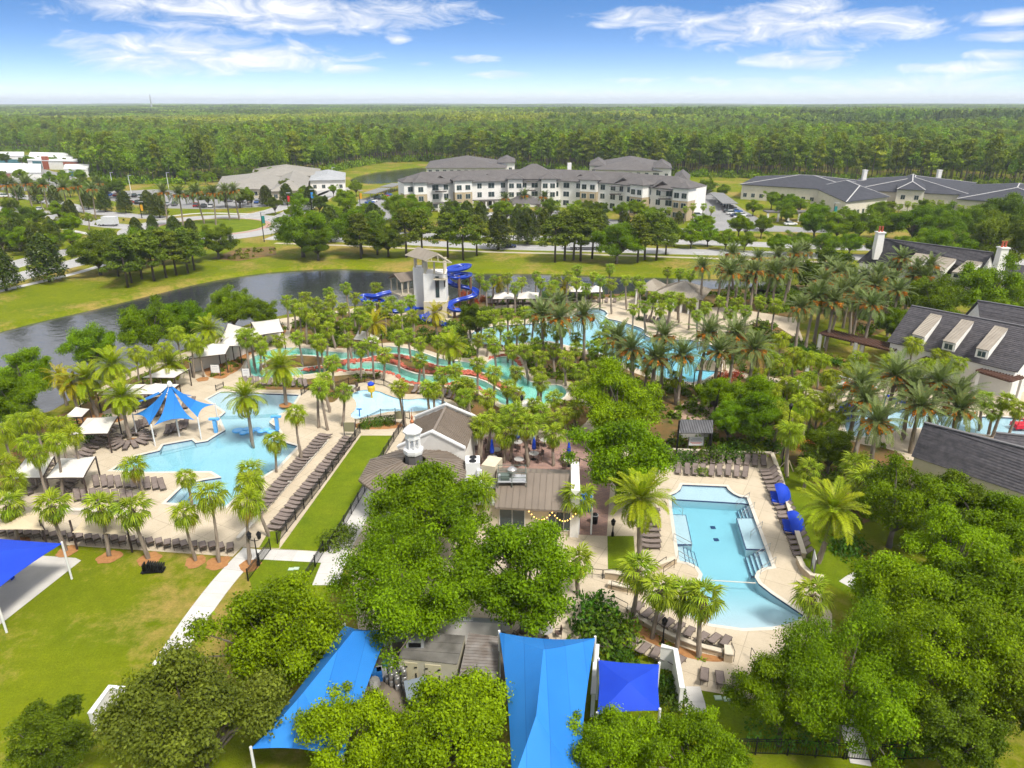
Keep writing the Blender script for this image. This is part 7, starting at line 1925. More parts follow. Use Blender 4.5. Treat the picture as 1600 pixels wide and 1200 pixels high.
row((6, 836), (360, 861), 27, (3, 14), '{} sun lounger from the left in the long row along the lawn', 'row of loungers along the lawn', 1)
row((152, 757), (254, 762), 10, (-2, -10), '{} lounger from the left, upper of two rows before the palms', 'upper short lounger row', 1)
row((122, 779), (205, 781), 8, (-2, -10), '{} lounger from the left, lower of two rows before the palms', 'lower short lounger row', 1)
row((507, 684), (398, 806), 24, (14, 3), '{} sun lounger from the top of the row right of the left pool', 'row of loungers right of the left pool', 0)
row((545, 688), (431, 828), 27, (14, 3), '{} sun lounger from the top of the row along the black fence', 'row of loungers along the black fence', 0)
row((178, 668), (128, 720), 10, (-14, -3), '{} sun lounger from the top in the column under the nearest white canopy', 'lounger column under the nearest white canopy', 0)
row((120, 738), (92, 782), 8, (-14, -3), '{} sun lounger from the top in the column under the lower white canopy', 'lounger column under the lower white canopy', 0)
row((74, 728), (40, 772), 7, (-14, -3), '{} sun lounger from the top in the leftmost lounger column', 'leftmost lounger column', 0)
row((255, 628), (205, 640), 8, (-3, -9), '{} sun lounger from the right under the white canopies behind the tent', 'loungers behind the blue tent', 0)
row((262, 612), (170, 632), 9, (-3, -9), '{} sun lounger from the right in the hedge-side row behind the tent', 'hedge-side loungers behind the tent', 0)
row((212, 671), (232, 664), 4, (6, -8), '{} sun lounger from the left under the left tent petal', 'loungers under the left tent petal', 1)
row((262, 677), (290, 668), 5, (6, -8), '{} sun lounger from the left under the front tent petal', 'loungers under the front tent petal', 1)
row((285, 640), (300, 632), 3, (6, -6), '{} sun lounger from the left under the right tent petal', 'loungers under the right tent petal', 1)
row((246, 648), (275, 642), 4, (6, -6), '{} sun lounger from the left in the middle of the tent', 'loungers in the middle of the tent', 1)
pc_ = G(205, 689)
for i in range(14):
    a = 2 * math.pi * i / 14; p = Vector((pc_.x + 3.0 * math.cos(a), pc_.y + 3.0 * math.sin(a), 0)); lounger(p, a + math.pi, f'{nth(i + 1)} sun lounger anticlockwise in the ring round the palm', 'ring of loungers round the palm', 0)
row((384, 599), (478, 603), 11, (-1, -8), '{} sun lounger from the left in the row above the beach-entry pool', 'row of loungers above the beach entry', 1)
row((764, 474), (842, 474), 16, (0, -5), '{} sun lounger from the left in the lakeside row under white canopies', 'lakeside loungers under white canopies', 1)
row((862, 473), (960, 472), 9, (0, -5), '{} sun lounger from the left in the lakeside row beside the hedge', 'lakeside loungers by the hedge', 1)
row((1062, 720), (1193, 726), 11, (0, -12), '{} sun lounger from the left in the back row by the keyhole pool', 'back lounger row at the keyhole pool', 1)
row((1060, 738), (1163, 743), 9, (0, -12), '{} sun lounger from the left in the front row by the keyhole pool', 'front lounger row at the keyhole pool', 1)
row((1199, 738), (1253, 868), 19, (14, -1), '{} sun lounger from the top along the right side of the keyhole pool', 'loungers right of the keyhole pool', 1)
row((1016, 800), (1017, 858), 8, (-14, 0), '{} sun lounger from the top along the left side of the keyhole pool', 'loungers left of the keyhole pool', 0)
row(None, None, 9, (-9, 10), '{} sun lounger from the left in the curved row behind the palm bed', 'curved lounger row behind the palm bed', 1, line=[(996, 955), (1020, 971), (1056, 987), (1095, 1002), (1132, 1008)])
row((986, 1014), (1058, 1040), 5, (-9, 12), '{} sun lounger from the left in the short row below the palm bed', 'short lounger row below the palm bed', 1)
row((1099, 1062), (1178, 1080), 4, (1, 16), '{} sun lounger from the left in the row at the front lawn', 'loungers at the front lawn', 1)
row((1196, 1062), (1250, 1064), 3, (2, 14), '{} sun lounger from the left under the oak by the beach entry', 'loungers under the oak by the beach entry', 1)
row((648, 612), (712, 622), 8, (4, -6), '{} sun lounger from the left beside the toddler pool', 'loungers beside the toddler pool', 1)
row((758, 543), (800, 545), 6, (0, 6), '{} sun lounger from the left between the lagoon islands', 'loungers between the lagoon islands', 1)
row((1008, 500), (1040, 508), 6, (4, -5), '{} sun lounger from the left before the cabana pavilion', 'loungers before the cabana pavilion', 1)

# ================================================================ fences, railings, low walls
def fence(label, px, h=1.25, sp=2.2, name='iron_fence', m=None, pick=.16):
    l = [G(*q) for q in px]; t = thing(name, label, 'fence', l[0]); m = m or M_DARK
    rail, pk_ = MB(), MB()
    for i in range(len(l) - 1):
        a, b = l[i], l[i + 1]; L = (b - a).length; d = (b - a) / L; n = max(1, round(L / sp))
        for k in range(n + (i == len(l) - 2)): p = a + d * (L * k / n); MB().box((p.x, p.y, h / 2 + .05), (.09, .09, h + .1)).build('post', m, t)
        for z in (.15, h - .05, h - .22): rail.beam(a + Vector((0, 0, z)), b + Vector((0, 0, z)), .04, .05)
        for k in range(int(L / pick)): p = a + d * (k * pick); pk_.beam((p.x, p.y, .1), (p.x, p.y, h - .05), .022, .022)
    rail.build('rail', m, t); o = pk_.build('picket', m, t); o['kind'] = 'stuff'
fence('black iron fence along the left side of the narrow lawn', [(434, 850), (500, 764), (563, 677)])
fence('black iron fence along the right side of the narrow lawn', [(514, 864), (570, 770), (600, 715), (630, 668)])
fence('short black fence beside the double lamp below the cross walk', [(388, 908), (423, 860)])
fence('short black fence right of the lower lawn strip', [(479, 910), (506, 864)])
fence('black fence around the lower side of the toddler pool', [(556, 668), (575, 662), (595, 652), (618, 651), (640, 655)], 1.2)
fence('black fence above the toddler pool', [(522, 608), (545, 601), (570, 598), (600, 603), (618, 612)], 1.1)
fence('black iron fence along the front hedge at the right', [(1130, 1178), (1230, 1180), (1318, 1186)], 1.4)
fence('black iron gate section over the service walk', [(1322, 1186), (1362, 1190), (1460, 1186)], 1.5)
fence('dark folding barrier at the top of the beach entry', [(338, 611), (350, 606)], .9, 1.2, 'barrier_panel')
fence('dark folding barrier right of the beach entry', [(471, 618), (482, 610)], .9, 1.2, 'barrier_panel')
M_WSTONE = mat('tan_block_wall', (.47, .37, .25), .85, (.38, .30, .20), 2.5, 4, .3, 8)
M_CAP = mat('cream_wall_cap', (.58, .51, .40), .8, (.52, .46, .36), 1.5, 3)
def low_wall(label, px, h=.6, w=.35, cap=True, m=None, capm=None, name='garden_wall', k=0):
    l = [G(*q) for q in px]
    if k: l = curve_pts(l, k)
    t = thing(name, label, 'wall', l[0]); o = strip(l, w); n = len(o) // 2; mb = MB()
    for i in range(n - 1): mb.prism([o[i], o[2 * n - 1 - i], o[2 * n - 2 - i], o[i + 1]], 0, h)
    mb.build('wall_body', m or M_WSTONE, t)
    if cap:
        o = strip(l, w + .12); L = sum((l[i + 1] - l[i]).length for i in range(len(l) - 1)); 
        for i in range(n - 1): MB().prism([o[i], o[2 * n - 1 - i], o[2 * n - 2 - i], o[i + 1]], h + .003, h + .09).build('cap_stone', capm or M_CAP, t)
low_wall('low tan wall behind the loungers at the head of the keyhole pool', [(1050, 709), (1205, 714)], .55)
low_wall('low tan wall along the lawn right of the keyhole pool', [(1205, 714), (1219, 752), (1232, 800), (1255, 873)], .55)
low_wall('stepped tan planter wall at the lower right of the keyhole pool', [(1246, 880), (1253, 895), (1266, 908), (1285, 912)], .7)
low_wall('curved tan wall round the palm bed', [(980, 955), (1003, 975), (1040, 995), (1080, 1012), (1128, 1025)], .45, .3, k=6)
low_wall('square pier at the end of the palm bed wall', [(1130, 1028), (1143, 1030)], .8, .9)
low_wall('tan retaining wall left of the keyhole pool lobe', [(1005, 905), (1022, 892), (1055, 880)], .6)
low_wall('upper step wall below the garden lawn', [(945, 903), (962, 905), (990, 910), (1010, 906)], .7, .4, k=4)
low_wall('lower step wall below the garden lawn', [(950, 918), (975, 923), (1005, 928)], .5, .4, k=4)
low_wall('white wall at the corner of the lawn under the olive oak', [(148, 1142), (178, 1099), (226, 1104)], 1.5, .25, m=M_WHITE, capm=M_PAINTW)
low_wall('white wall beside the square blue sail', [(1030, 1042), (1052, 1048), (1062, 1110)], 2.0, .25, m=M_WHITE, capm=M_PAINTW)
low_wall('white wall between the blue sails', [(931, 1040), (925, 1120)], 2.0, .25, m=M_WHITE, capm=M_PAINTW)
low_wall('grey-white yard wall behind the containers', [(600, 1003), (640, 1000), (782, 1008)], 2.3, .3, m=M_WHITE, capm=mat('grey_cap', (.42, .44, .46), .8))
low_wall('white curb wall along the lounger rows right of the left pool', [(512, 690), (436, 775), (372, 845)], .25, .3, m=M_COPING, capm=M_COPING)
low_wall('white planter wall before the pergola', [(1300, 590), (1370, 612)], .6, .3, m=M_WHITE, capm=M_PAINTW)
low_wall('white ledge behind the tan shades', [(96, 802), (210, 806)], .5, .4, m=M_COPING, capm=M_COPING)
def railing(label, px, h=1.0, k=3, m=None):
    l = [G(*q) for q in px]; t = thing('hand_railing', label, 'railing', l[0]); m = m or M_DARK
    MB().tube([p + Vector((0, 0, h)) for p in l], .03, 6).build('hand_rail', m, t)
    for p in l: MB().tube([(p.x, p.y, 0), (p.x, p.y, h)], .025, 6).build('post', m, t)
    MB().tube([p + Vector((0, 0, h * .45)) for p in l], .02, 6).build('mid_rail', m, t)
railing('black railing at the top of the garden steps', [(941, 905), (962, 903), (985, 906)]); railing('black railing down the garden steps', [(955, 922), (980, 930)]); railing('black railing below the garden steps', [(955, 945), (980, 958)])
railing('black railing by the retaining wall of the pool lobe', [(1022, 896), (1040, 884)]); railing('second black railing by the pool lobe', [(1036, 900), (1053, 888)]); railing('black railing at the bed pier', [(1141, 1020), (1146, 1034)])
railing('black railing pair near the oak by the beach entry', [(1172, 1028), (1178, 1038)]); railing('second black railing near the oak by the beach entry', [(1204, 1030), (1211, 1040)])
railing('long black railing along the restaurant terrace', [(905, 903), (925, 903), (942, 905)])
for i, (a, b) in enumerate((((1052, 845), (1080, 860)), ((1059, 872), (1085, 888)), ((1178, 795), (1158, 812)), ((1190, 826), (1172, 842)), ((1202, 860), (1180, 875)), ((1211, 882), (1188, 898)), ((1052, 795), (1066, 806)), ((1170, 780), (1150, 794)))):
    railing(f'thin steel handrail into the keyhole pool, {nth(i + 1)} of its kind', [a, b], .85, m=M_STEEL)
# pool rules boards, sign boards
def board(label, px, py, w, h, z, yaw=0.0, face=None, text=(), post=True):
    p = G(px, py); t = thing('sign_board', label, 'sign', p, yaw)
    for sx in (-1, 1): inst('post', MB().box((sx * (w / 2 + .06), 0, (z + h) / 2), (.1, .1, z + h)).mesh('post', M_SLATEF), t)
    inst('board', MB().box((0, -.02, z + h / 2), (w, .05, h)).mesh('board', face or M_PAINTW), t)
    for (dz, ww, hh, m_) in text: inst('printed_line', MB().box((0, -.049, z + h * dz), (w * ww, .006, hh)).mesh('printed_line', m_), t)
M_INK = mat('grey_print', (.22, .24, .34), .7); M_INKR = mat('red_print', (.55, .06, .05), .7)
board('white pool rules sign behind the loungers at the keyhole pool', 1086, 706, 1.75, 1.15, .9, text=[(.86, .6, .07, M_INK), (.72, .8, .04, M_INK), (.62, .8, .04, M_INK), (.5, .7, .04, M_INK), (.36, .8, .06, M_INKR), (.22, .6, .05, M_INKR)])
board('white sign leaning by the wall right of the keyhole pool', 1268, 898, 1.6, 1.3, .9, 1.3, text=[(.8, .7, .06, M_INK), (.6, .7, .05, M_INK), (.4, .7, .05, M_INK)])
board('white sign board before the cabana wall by the river', 338, 588, 1.3, 1.3, .6, text=[(.8, .6, .05, M_INK), (.5, .6, .04, M_INK)]); board('white sign board at the river bend', 386, 594, 1.1, 1.4, .5, text=[(.8, .6, .05, M_INK), (.5, .6, .04, M_INK)])
board('white notice beside the pergola', 1259, 586, .7, 1.2, .5, text=[(.7, .6, .04, M_INK)])
board('brown menu board at the end of the narrow lawn', 547, 682, 1.3, 1.3, .7, face=mat('olive_board', (.22, .21, .12), .8)); board('brown board beside the toddler pool palm', 626, 664, 1.2, 1.1, .9, face=MATS['olive_board'])
# ================================================================ lamps
def lamp(label, px, py, h, heads=1, m=None):
    p = G(px, py); t = thing('lamp_post', label, 'lamp post', p); m = m or M_DARK
    MB().lathe(p, [(.16, 0), (.14, .4), (.07, .6), (.05, h - .2), (.04, h)], 8).build('pole', m, t)
    for i in range(heads):
        x = 0 if heads == 1 else (-.45 if i == 0 else .45)
        if heads > 1: MB().beam((p.x, p.y, h - .3), (p.x + x, p.y, h - .15), .05, .05).build('arm', m, t)
        hd_ = MB().lathe((p.x + x, p.y, h - .1), [(.05, 0), (.17, .12), (.22, .5), (.27, .55), (.05, .85)], 6).build('lantern', m, t); MB().lathe((p.x + x, p.y, h - .1), [(.10, .14), (.20, .48)], 6).build('lantern_glass', M_FABW, hd_)
lamp('black double lantern beside the cross walk fence', 404, 884, 3.0, 2); lamp('tall black lamp post behind the cabanas', 1221, 730, 7.5, 1); lamp('short black lamp on the garden lawn by the brick walk', 957, 838, 1.3, 1); lamp('thin lamp post in the courtyard hedge', 815, 675, 4.5); lamp('black lamp post by the toddler pool', 632, 672, 5.0)
lamp('black lamp post beside the left canopies', 130, 652, 6.0); lamp('short black lamp in the palm bed', 1035, 1008, 2.0); lamp('dark lamp post among the oaks at the right', 1462, 900, 5.0)
def street_lamp(label, px, py, h, banner=None):
    p = G(px, py); t = thing('street_light', label, 'street light', p); MB().tube([(p.x, p.y, 0), (p.x, p.y, h)], [.16, .09], 8).build('pole', M_DARK if banner else M_PAINTW, t); MB().box((p.x + .6, p.y, h), (1.6, .35, .2)).build('lamp_head', M_GREY, t)
    if banner: MB().box((p.x + .55, p.y, h - 2.2), (.9, .05, 2.2)).build('banner', mat('banner_' + banner[0], banner[1], .8), t)
BT, BR, BB, BY = ('teal', (.02, .20, .19)), ('red', (.5, .02, .03)), ('blue', (.03, .22, .55)), ('orange', (.6, .3, .02))
for lab, a, b, h, bn in [('street light with teal banner at the roundabout', 413, 378, 9, BT), ('street light with red banner on the side road', 452, 340, 9, BR), ('street light with blue banner by the magnolia', 488, 333, 9, BB), ('street light with orange banner by the carport', 563, 325, 7, BY), ('street light with orange banner by the roundabout drive', 222, 341, 6, BY),
                         ('street light with teal banner before the two-storey home', 1297, 366, 10, BT), ('tall white light pole in the left car park', 178, 300, 9, None), ('white light pole behind the left car park', 205, 301, 8, None), ('white light pole near the low clubhouse', 264, 296, 8, None), ('light pole by the car park drive', 521, 290, 9, None), ('light pole in the right-hand car park', 1335, 374, 8, None)]:
    street_lamp(lab, a, b, h, bn)
# ================================================================ courtyard tables, chairs, closed umbrellas
M_TOP = mat('pale_stone_table', (.42, .40, .38), .5, (.36, .34, .32), 4, 3)
M_CHAIR = mat('brown_wicker', (.085, .055, .045), .8, (.12, .08, .065), 9, 3)
def chair_meshes():
    s = MB().box((0, 0, .43), (.5, .5, .06)); b = MB().box((0, .24, .72), (.5, .06, .55), 0, -.12); l = MB()
    l.tube([(0, 0, 0), (0, 0, .42)], .02, 5)
    a = MB(); a.beam((0, -.2, .64), (0, .24, .64), .04, .03); a.beam((0, -.2, .43), (0, -.2, .64), .03, .03)
    return s.mesh('seat', M_CHAIR), b.mesh('backrest', M_CHAIR), l.mesh('leg', M_LFRAME), a.mesh('armrest', M_LFRAME)
CS, CB, CLg, CA = chair_meshes()
def chair(p, yaw, label, group, z=.05):
    t = thing('patio_chair', label, 'chair', (p.x, p.y, z), yaw, group); inst('seat', CS, t); inst('backrest', CB, t); 
    for x in (-.21, .21):
        inst('leg', CLg, t, (x, -.21, 0)); inst('leg', CLg, t, (x, .21, 0)); inst('armrest', CA, t, (x * 1.19, 0, 0))
TT = MB().lathe((0, 0, 0), [(.5, .70), (.52, .72), (.52, .75), (.49, .76)], 20).mesh('table_top', M_TOP); TL = MB().lathe((0, 0, 0), [(.28, 0), (.26, .04), (.05, .08), (.04, .68), (.15, .70)], 10).mesh('pedestal', M_LFRAME)
UF = MB().lathe((0, 0, 0), [(.02, 1.15), (.20, 1.25), (.24, 1.5), (.17, 2.1), (.10, 2.6), (.02, 2.8)], 9).mesh('folded_canopy', M_BLUED, None, True); UP = MB().tube([(0, 0, .0), (0, 0, 2.75)], .03, 6).mesh('pole', M_BROWN); UBs = MB().lathe((0, 0, 0), [(.3, 0), (.3, .06), (.06, .12)], 10).mesh('base', M_DARK)
def table_set(px, py, lab, n=4, umb=False, sc=1.15):
    p = G(px, py, .05); t = thing('patio_table', 'round stone-topped table ' + lab, 'table', p, 0, None, sc); inst('table_top', TT, t); inst('pedestal', TL, t)
    a0_ = random.uniform(0, 1.5)
    for i in range(n):
        a = a0_ + 2 * math.pi * i / n; q = Vector((p.x + 1.05 * math.cos(a), p.y + 1.05 * math.sin(a), 0)); chair(q, a - math.pi / 2, f'{nth(i + 1)} brown chair anticlockwise at the table {lab}', 'chairs at the round table ' + lab)
    if umb:
        q = Vector((p.x - .1, p.y - .75, .05)); u_ = thing('patio_umbrella', 'closed blue umbrella at the round table ' + lab, 'umbrella', (p.x, p.y, .05), 0, None, 1.15); inst('folded_canopy', UF, u_); inst('pole', UP, u_); inst('base', UBs, u_)
table_set(769, 724, 'by the rooftop air unit', umb=True); table_set(775, 712, 'behind the air unit', 3); table_set(809, 700, 'near the courtyard hedge', umb=True); table_set(834, 718, 'in the courtyard centre', umb=True); table_set(851, 697, 'at the back of the courtyard', 4); table_set(888, 728, 'at the courtyard corner', 3, True); table_set(811, 727, 'behind the exhaust platform', 3); table_set(745, 700, 'beside the gabled wing', 3)
table_set(786, 992, 'behind the wide blue sail', 4); table_set(852, 997, 'at the top edge of the wide blue sail', 4)
table_set(550, 612, 'by the toddler pool fence', 4)
# ================================================================ blue clamshell cabanas
def clam(label, px, py, yaw, s=1.0):
    p = G(px, py); t = thing('clamshell_cabana', label, 'cabana', p, yaw, None, s); n, k = 10, 8; mb = MB(); V = []
    for i in range(n + 1):
        th = math.pi * i / n * .62 + .15
        for j in range(k + 1):
            ph = math.pi * j / k; V.append((1.05 * math.cos(ph), -1.1 * math.cos(th) * math.sin(ph) ** .7 + .2, 1.75 * math.sin(th) * math.sin(ph) ** .7 + .15))
    m_ = k + 1; F_ = [(i * m_ + j, i * m_ + j + 1, (i + 1) * m_ + j + 1, (i + 1) * m_ + j) for i in range(n) for j in range(k)]
    inst('hood', MB().add(V, F_).mesh('hood', M_BLUED, None, True), t); b = MB().box((0, .1, .3), (1.9, 1.7, .35)); inst('daybed', b.mesh('daybed', M_BLUED), t)
    r = MB()
    for i in (0, 4, 10): r.tube([V[i * m_ + j] for j in range(m_)], .035, 5)
    inst('hoop', r.mesh('hoop', M_BLUED), t)
clam('upper blue clamshell cabana right of the keyhole pool', 1220, 783, 1.35, 1.1); clam('lower blue clamshell cabana right of the keyhole pool', 1240, 828, 1.35, 1.1)
clam('blue clamshell cabana between the date palms by the spray pool', 1324, 652, .4, 1.2)
# ================================================================ pool toys
for i, (px, py, r) in enumerate([(372, 673, .75), (386, 671, .55), (391, 675, .5), (401, 671, .5), (408, 674, .5), (416, 672, .55), (424, 675, .55), (380, 677, .5)]):
    p = G(px, py); t = thing('floating_pad', f'{nth(i + 1)} light blue floating pad from the left in the neck of the pool', 'float', (p.x, p.y, -.05), 0, 'blue pads in the pool neck'); MB().lathe((p.x, p.y, -.05), [(r * .9, 0), (r, .06), (r, .14), (r * .9, .18)], 18).build('pad', mat('light_blue_foam', (.10, .38, .78), .6, (.14, .42, .80), 2, 2), t); MB().lathe((p.x, p.y, .13), [(r * .7, 0), (r * .68, .012)], 18).build('pad_top', mat('paler_blue_foam', (.2, .48, .82), .6), t)
for lab, a, b in (('blue rope post left of the floating pads', 338, 676), ('blue rope post right of the floating pads', 434, 672)):
    p = G(a, b); t = thing('rope_post', lab, 'post', p); MB().box((p.x, p.y, .95), (.4, .4, 1.9)).build('column', MATS['light_blue_foam'], t); MB().box((p.x, p.y, 1.95), (1.3, .4, .25)).build('top_beam', MATS['light_blue_foam'], t)
a, b = G(338, 676), G(434, 672); net = thing('rope_net', 'blue overhead rope net across the pool neck', 'net', (a + b) / 2); mb = MB()
for k in range(4):
    o = Vector((0, .3 * k, 1.95)); mb.tube([a + o, (a + b) / 2 + o - Vector((0, 0, .15)), b + o], .02, 4)
for i in range(24): q = a.lerp(b, i / 23); mb.tube([q + Vector((0, 0, 1.9)), q + Vector((0, .9, 1.9))], .015, 4)
mb.build('rope', mat('teal_rope', (.05, .25, .30), .8), net)
bk = G(581, 620); t = thing('dumping_bucket_toy', 'yellow and blue water toy at the top of the toddler pool', 'water toy', bk); MB().tube([(bk.x, bk.y, -.2), (bk.x, bk.y, 1.0)], .12, 8).build('stem', mat('toy_yellow', (.60, .38, .02), .5), t); MB().lathe((bk.x, bk.y, .7), [(.2, 0), (.5, .2), (.55, .9), (.3, 1.2)], 12).build('bucket', MATS['toy_yellow'], t); MB().lathe((bk.x, bk.y, 1.9), [(.45, 0), (.5, .2), (.1, .5)], 12).build('cap', M_BLUED, t)
bk = G(562, 649); t = thing('spray_post', 'small blue spray post in the toddler pool', 'water toy', bk); MB().tube([(bk.x, bk.y, -.2), (bk.x, bk.y, .9)], .08, 8).build('stem', M_BLUE, t); MB().box((bk.x, bk.y, .95), (.7, .15, .15)).build('nozzle', M_BLUE, t)
# spray toys of the pool at the right
sp_ = G(1318 - 0, 622); t = thing('spray_umbrella', 'orange and white spray umbrella by the spray pool', 'water toy', sp_); MB().tube([(sp_.x, sp_.y, 0), (sp_.x, sp_.y, 2.6)], .1, 8).build('stem', M_PAINTW, t)
mo = mat('orange_plastic', (.62, .12, .03), .5)
for k in range(8):
    a1, a2 = k * math.pi / 4, (k + 1) * math.pi / 4; mb = MB(); q = [Vector((sp_.x + r_ * math.cos(a_), sp_.y + r_ * math.sin(a_), z_)) for r_, a_, z_ in ((1.5, a1, 2.4), (1.5, a2, 2.4), (.2, a2, 3.0), (.2, a1, 3.0))]; mb.slab(q, .06); mb.build('segment', mo if k % 2 else M_PAINTW, t)
rt = G(1593, 668); t = thing('red_play_frame', 'red climbing frame at the right edge by the spray pool', 'play equipment', rt); mr = mat('red_paint', (.55, .02, .04), .5)
for sx in (-.9, .9):
    for sy in (-.7, .7): MB().tube([(rt.x + sx, rt.y + sy, 0), (rt.x + sx * .5, rt.y + sy * .5, 2.0)], .06, 6).build('leg', mr, t)
MB().box((rt.x, rt.y, .35), (1.8, 1.4, .5)).build('base_box', mr, t)
for z in (.9, 1.5): MB().tube([(rt.x - .7, rt.y - .5, z), (rt.x + .7, rt.y - .5, z)], .05, 6).build('bar', mr, t)
sl_ = G(1400, 640); t = thing('kids_slide', 'white and blue children slide between the date palms', 'play equipment', sl_); MB().beam((sl_.x - 2, sl_.y, 2.2), (sl_.x + 2.5, sl_.y - 1.0, .4), .9, .12).build('chute', M_PAINTW, t); MB().beam((sl_.x - 2, sl_.y - .48, 2.4), (sl_.x + 2.5, sl_.y - 1.48, .6), .08, .3).build('side_rail', M_BLUED, t)
for sx in (-1.8, -.2): MB().tube([(sl_.x + sx, sl_.y, 0), (sl_.x + sx, sl_.y, 1.9)], .08, 6).build('post', M_BLUED, t)
fl_ = G(1410, 580); t = thing('pennant', 'small blue pennant on a white pole at the short pergola', 'flag', fl_); MB().tube([(fl_.x, fl_.y, 0), (fl_.x, fl_.y, 4.6)], .05, 6).build('pole', M_PAINTW, t); MB().add([(fl_.x + .05, fl_.y, 4.5), (fl_.x + 1.6, fl_.y - .1, 4.0), (fl_.x + .05, fl_.y, 3.7), (fl_.x + .05, fl_.y + .02, 4.5), (fl_.x + 1.6, fl_.y - .08, 4.0), (fl_.x + .05, fl_.y + .02, 3.7)], [(0, 1, 2), (5, 4, 3)]).build('cloth', M_BLUE, t)
# ================================================================ service yard
patch('yard_floor', [(560, 990), (785, 1000), (792, 1100), (700, 1150), (530, 1140), (548, 1060)], .022, mat('stained_yard_concrete', (.24, .20, .155), .9, (.13, .105, .08), .6, 6))
M_BOX = mat('cream_container_steel', (.47, .44, .34), .7, (.38, .35, .27), .8, 5)
def ctr(label, px4, h, roof_m, ribs, name='storage_container'):
    Q = [G(*q) for q in px4]; t = thing(name, label, 'container', Q[0]); MB().prism(Q, 0, h).build('body', M_BOX, t); c = sum((q for q in Q), Vector()) / 4; z = Vector((0, 0, h + .01))
    a, b, c2, d2 = [q + z for q in Q]
    roof_face(t, [a, d2, c2, b], ribs, roof_m, 'roof_panel', .03, .05)
    return t, Q
ct, Q = ctr('cream storage container with double doors behind the grey bin', [(626, 1072), (716, 1082), (728, 1036), (640, 1028)], 2.6, mat('dirty_flat_roof', (.20, .19, .17), .9, (.08, .075, .065), .8, 6), .9)
d = (Q[1] - Q[0]).normalized(); nn = Vector((d.y, -d.x, 0)); L = (Q[1] - Q[0]).length
for s0, s1 in ((.10, .32), (.45, .72)):
    a, b = Q[0] + d * L * s0, Q[0] + d * L * s1; dr = MB().prism([a + nn * .06, b + nn * .06, b - nn * .02, a - nn * .02], .15, 2.35).build('door', mat('cream_door', (.50, .45, .30), .7, (.44, .40, .27), 1, 4), ct)
    hh = MB(); 
    for q in (a + d * .12, b - d * .12): hh.box((q.x + nn.x * .1, q.y + nn.y * .1, 1.2), (.08, .06, .5)); hh.box((q.x + nn.x * .1, q.y + nn.y * .1, 2.0), (.2, .05, .08)); hh.box((q.x + nn.x * .1, q.y + nn.y * .1, .5), (.2, .05, .08))
    hh.build('hinge', M_DARK, dr)
rb_ = Q[3].lerp(Q[0], .35) + d * .9; MB().box((rb_.x, rb_.y, 2.95), (1.3, 1.5, .6)).build('cooling_unit', M_GREY, ct); MB().box((rb_.x, rb_.y - .78, 2.95), (.9, .06, .35)).build('vent_grille', M_DARK, ct)
ctr('weathered container with corrugated grey roof', [(716, 1112), (776, 1118), (782, 1036), (733, 1030)], 2.5, mat('weathered_corrugated_roof', (.25, .235, .22), .8, (.15, .12, .10), 1.2, 6, rnd=.12), .3)
KB = MB().lathe((0, 0, 0), [(.17, 0), (.2, .03), (.2, .2), (.21, .22), (.2, .24), (.2, .36), (.21, .38), (.2, .4), (.2, .55), (.17, .58)], 12).mesh('shell', M_STEEL, None, True); KR = MB().lathe((0, 0, .58), [(.17, 0), (.18, .05), (.15, .06), (.14, .01), (.03, .02), (.03, .05)], 12).mesh('rim', M_STEEL)
kg = 0
for i, (px, py, st_) in enumerate([(613, 1072, 2), (620, 1069, 2), (628, 1070, 3), (612, 1060, 2), (619, 1058, 2), (626, 1061, 2), (633, 1077, 3), (606, 1066, 1), (622, 1078, 2)]):
    for k in range(st_):
        p = G(px, py); kg += 1; t = thing('beer_keg', f'steel keg {["at the bottom", "second up", "third up"][k]} of the {nth(i + 1)} stack counted from the sail', 'keg', (p.x, p.y, .03 + .64 * k), 0, 'stacked steel kegs in the yard'); inst('shell', KB, t); inst('rim', KR, t)
p = G(652, 1096); t = thing('wheeled_bin', 'dark grey wheeled bin with sloping lid in the yard', 'bin', p, .3); inst('body', MB().prism([(-.75, -.6), (.75, -.6), (.75, .6), (-.75, .6)], .2, 1.1).mesh('body', mat('dark_grey_plastic', (.07, .085, .10), .5)), t); inst('lid', MB().add([(-.8, -.7, 1.0), (.8, -.7, 1.0), (.8, .65, 1.45), (-.8, .65, 1.45), (-.8, -.7, 1.08), (.8, -.7, 1.08), (.8, .65, 1.53), (-.8, .65, 1.53)], [(0, 1, 2, 3), (4, 5, 6, 7), (0, 1, 5, 4), (1, 2, 6, 5), (2, 3, 7, 6), (3, 0, 4, 7)]).mesh('lid', mat('grey_plastic_lid', (.16, .19, .22), .4)), t)
for x in (-.6, .6): inst('wheel', MB().lathe((x, -.4, .1), [(.03, -.1), (.1, -.05), (.1, .05), (.03, .1)], 8).mesh('wheel', M_DARK), t)
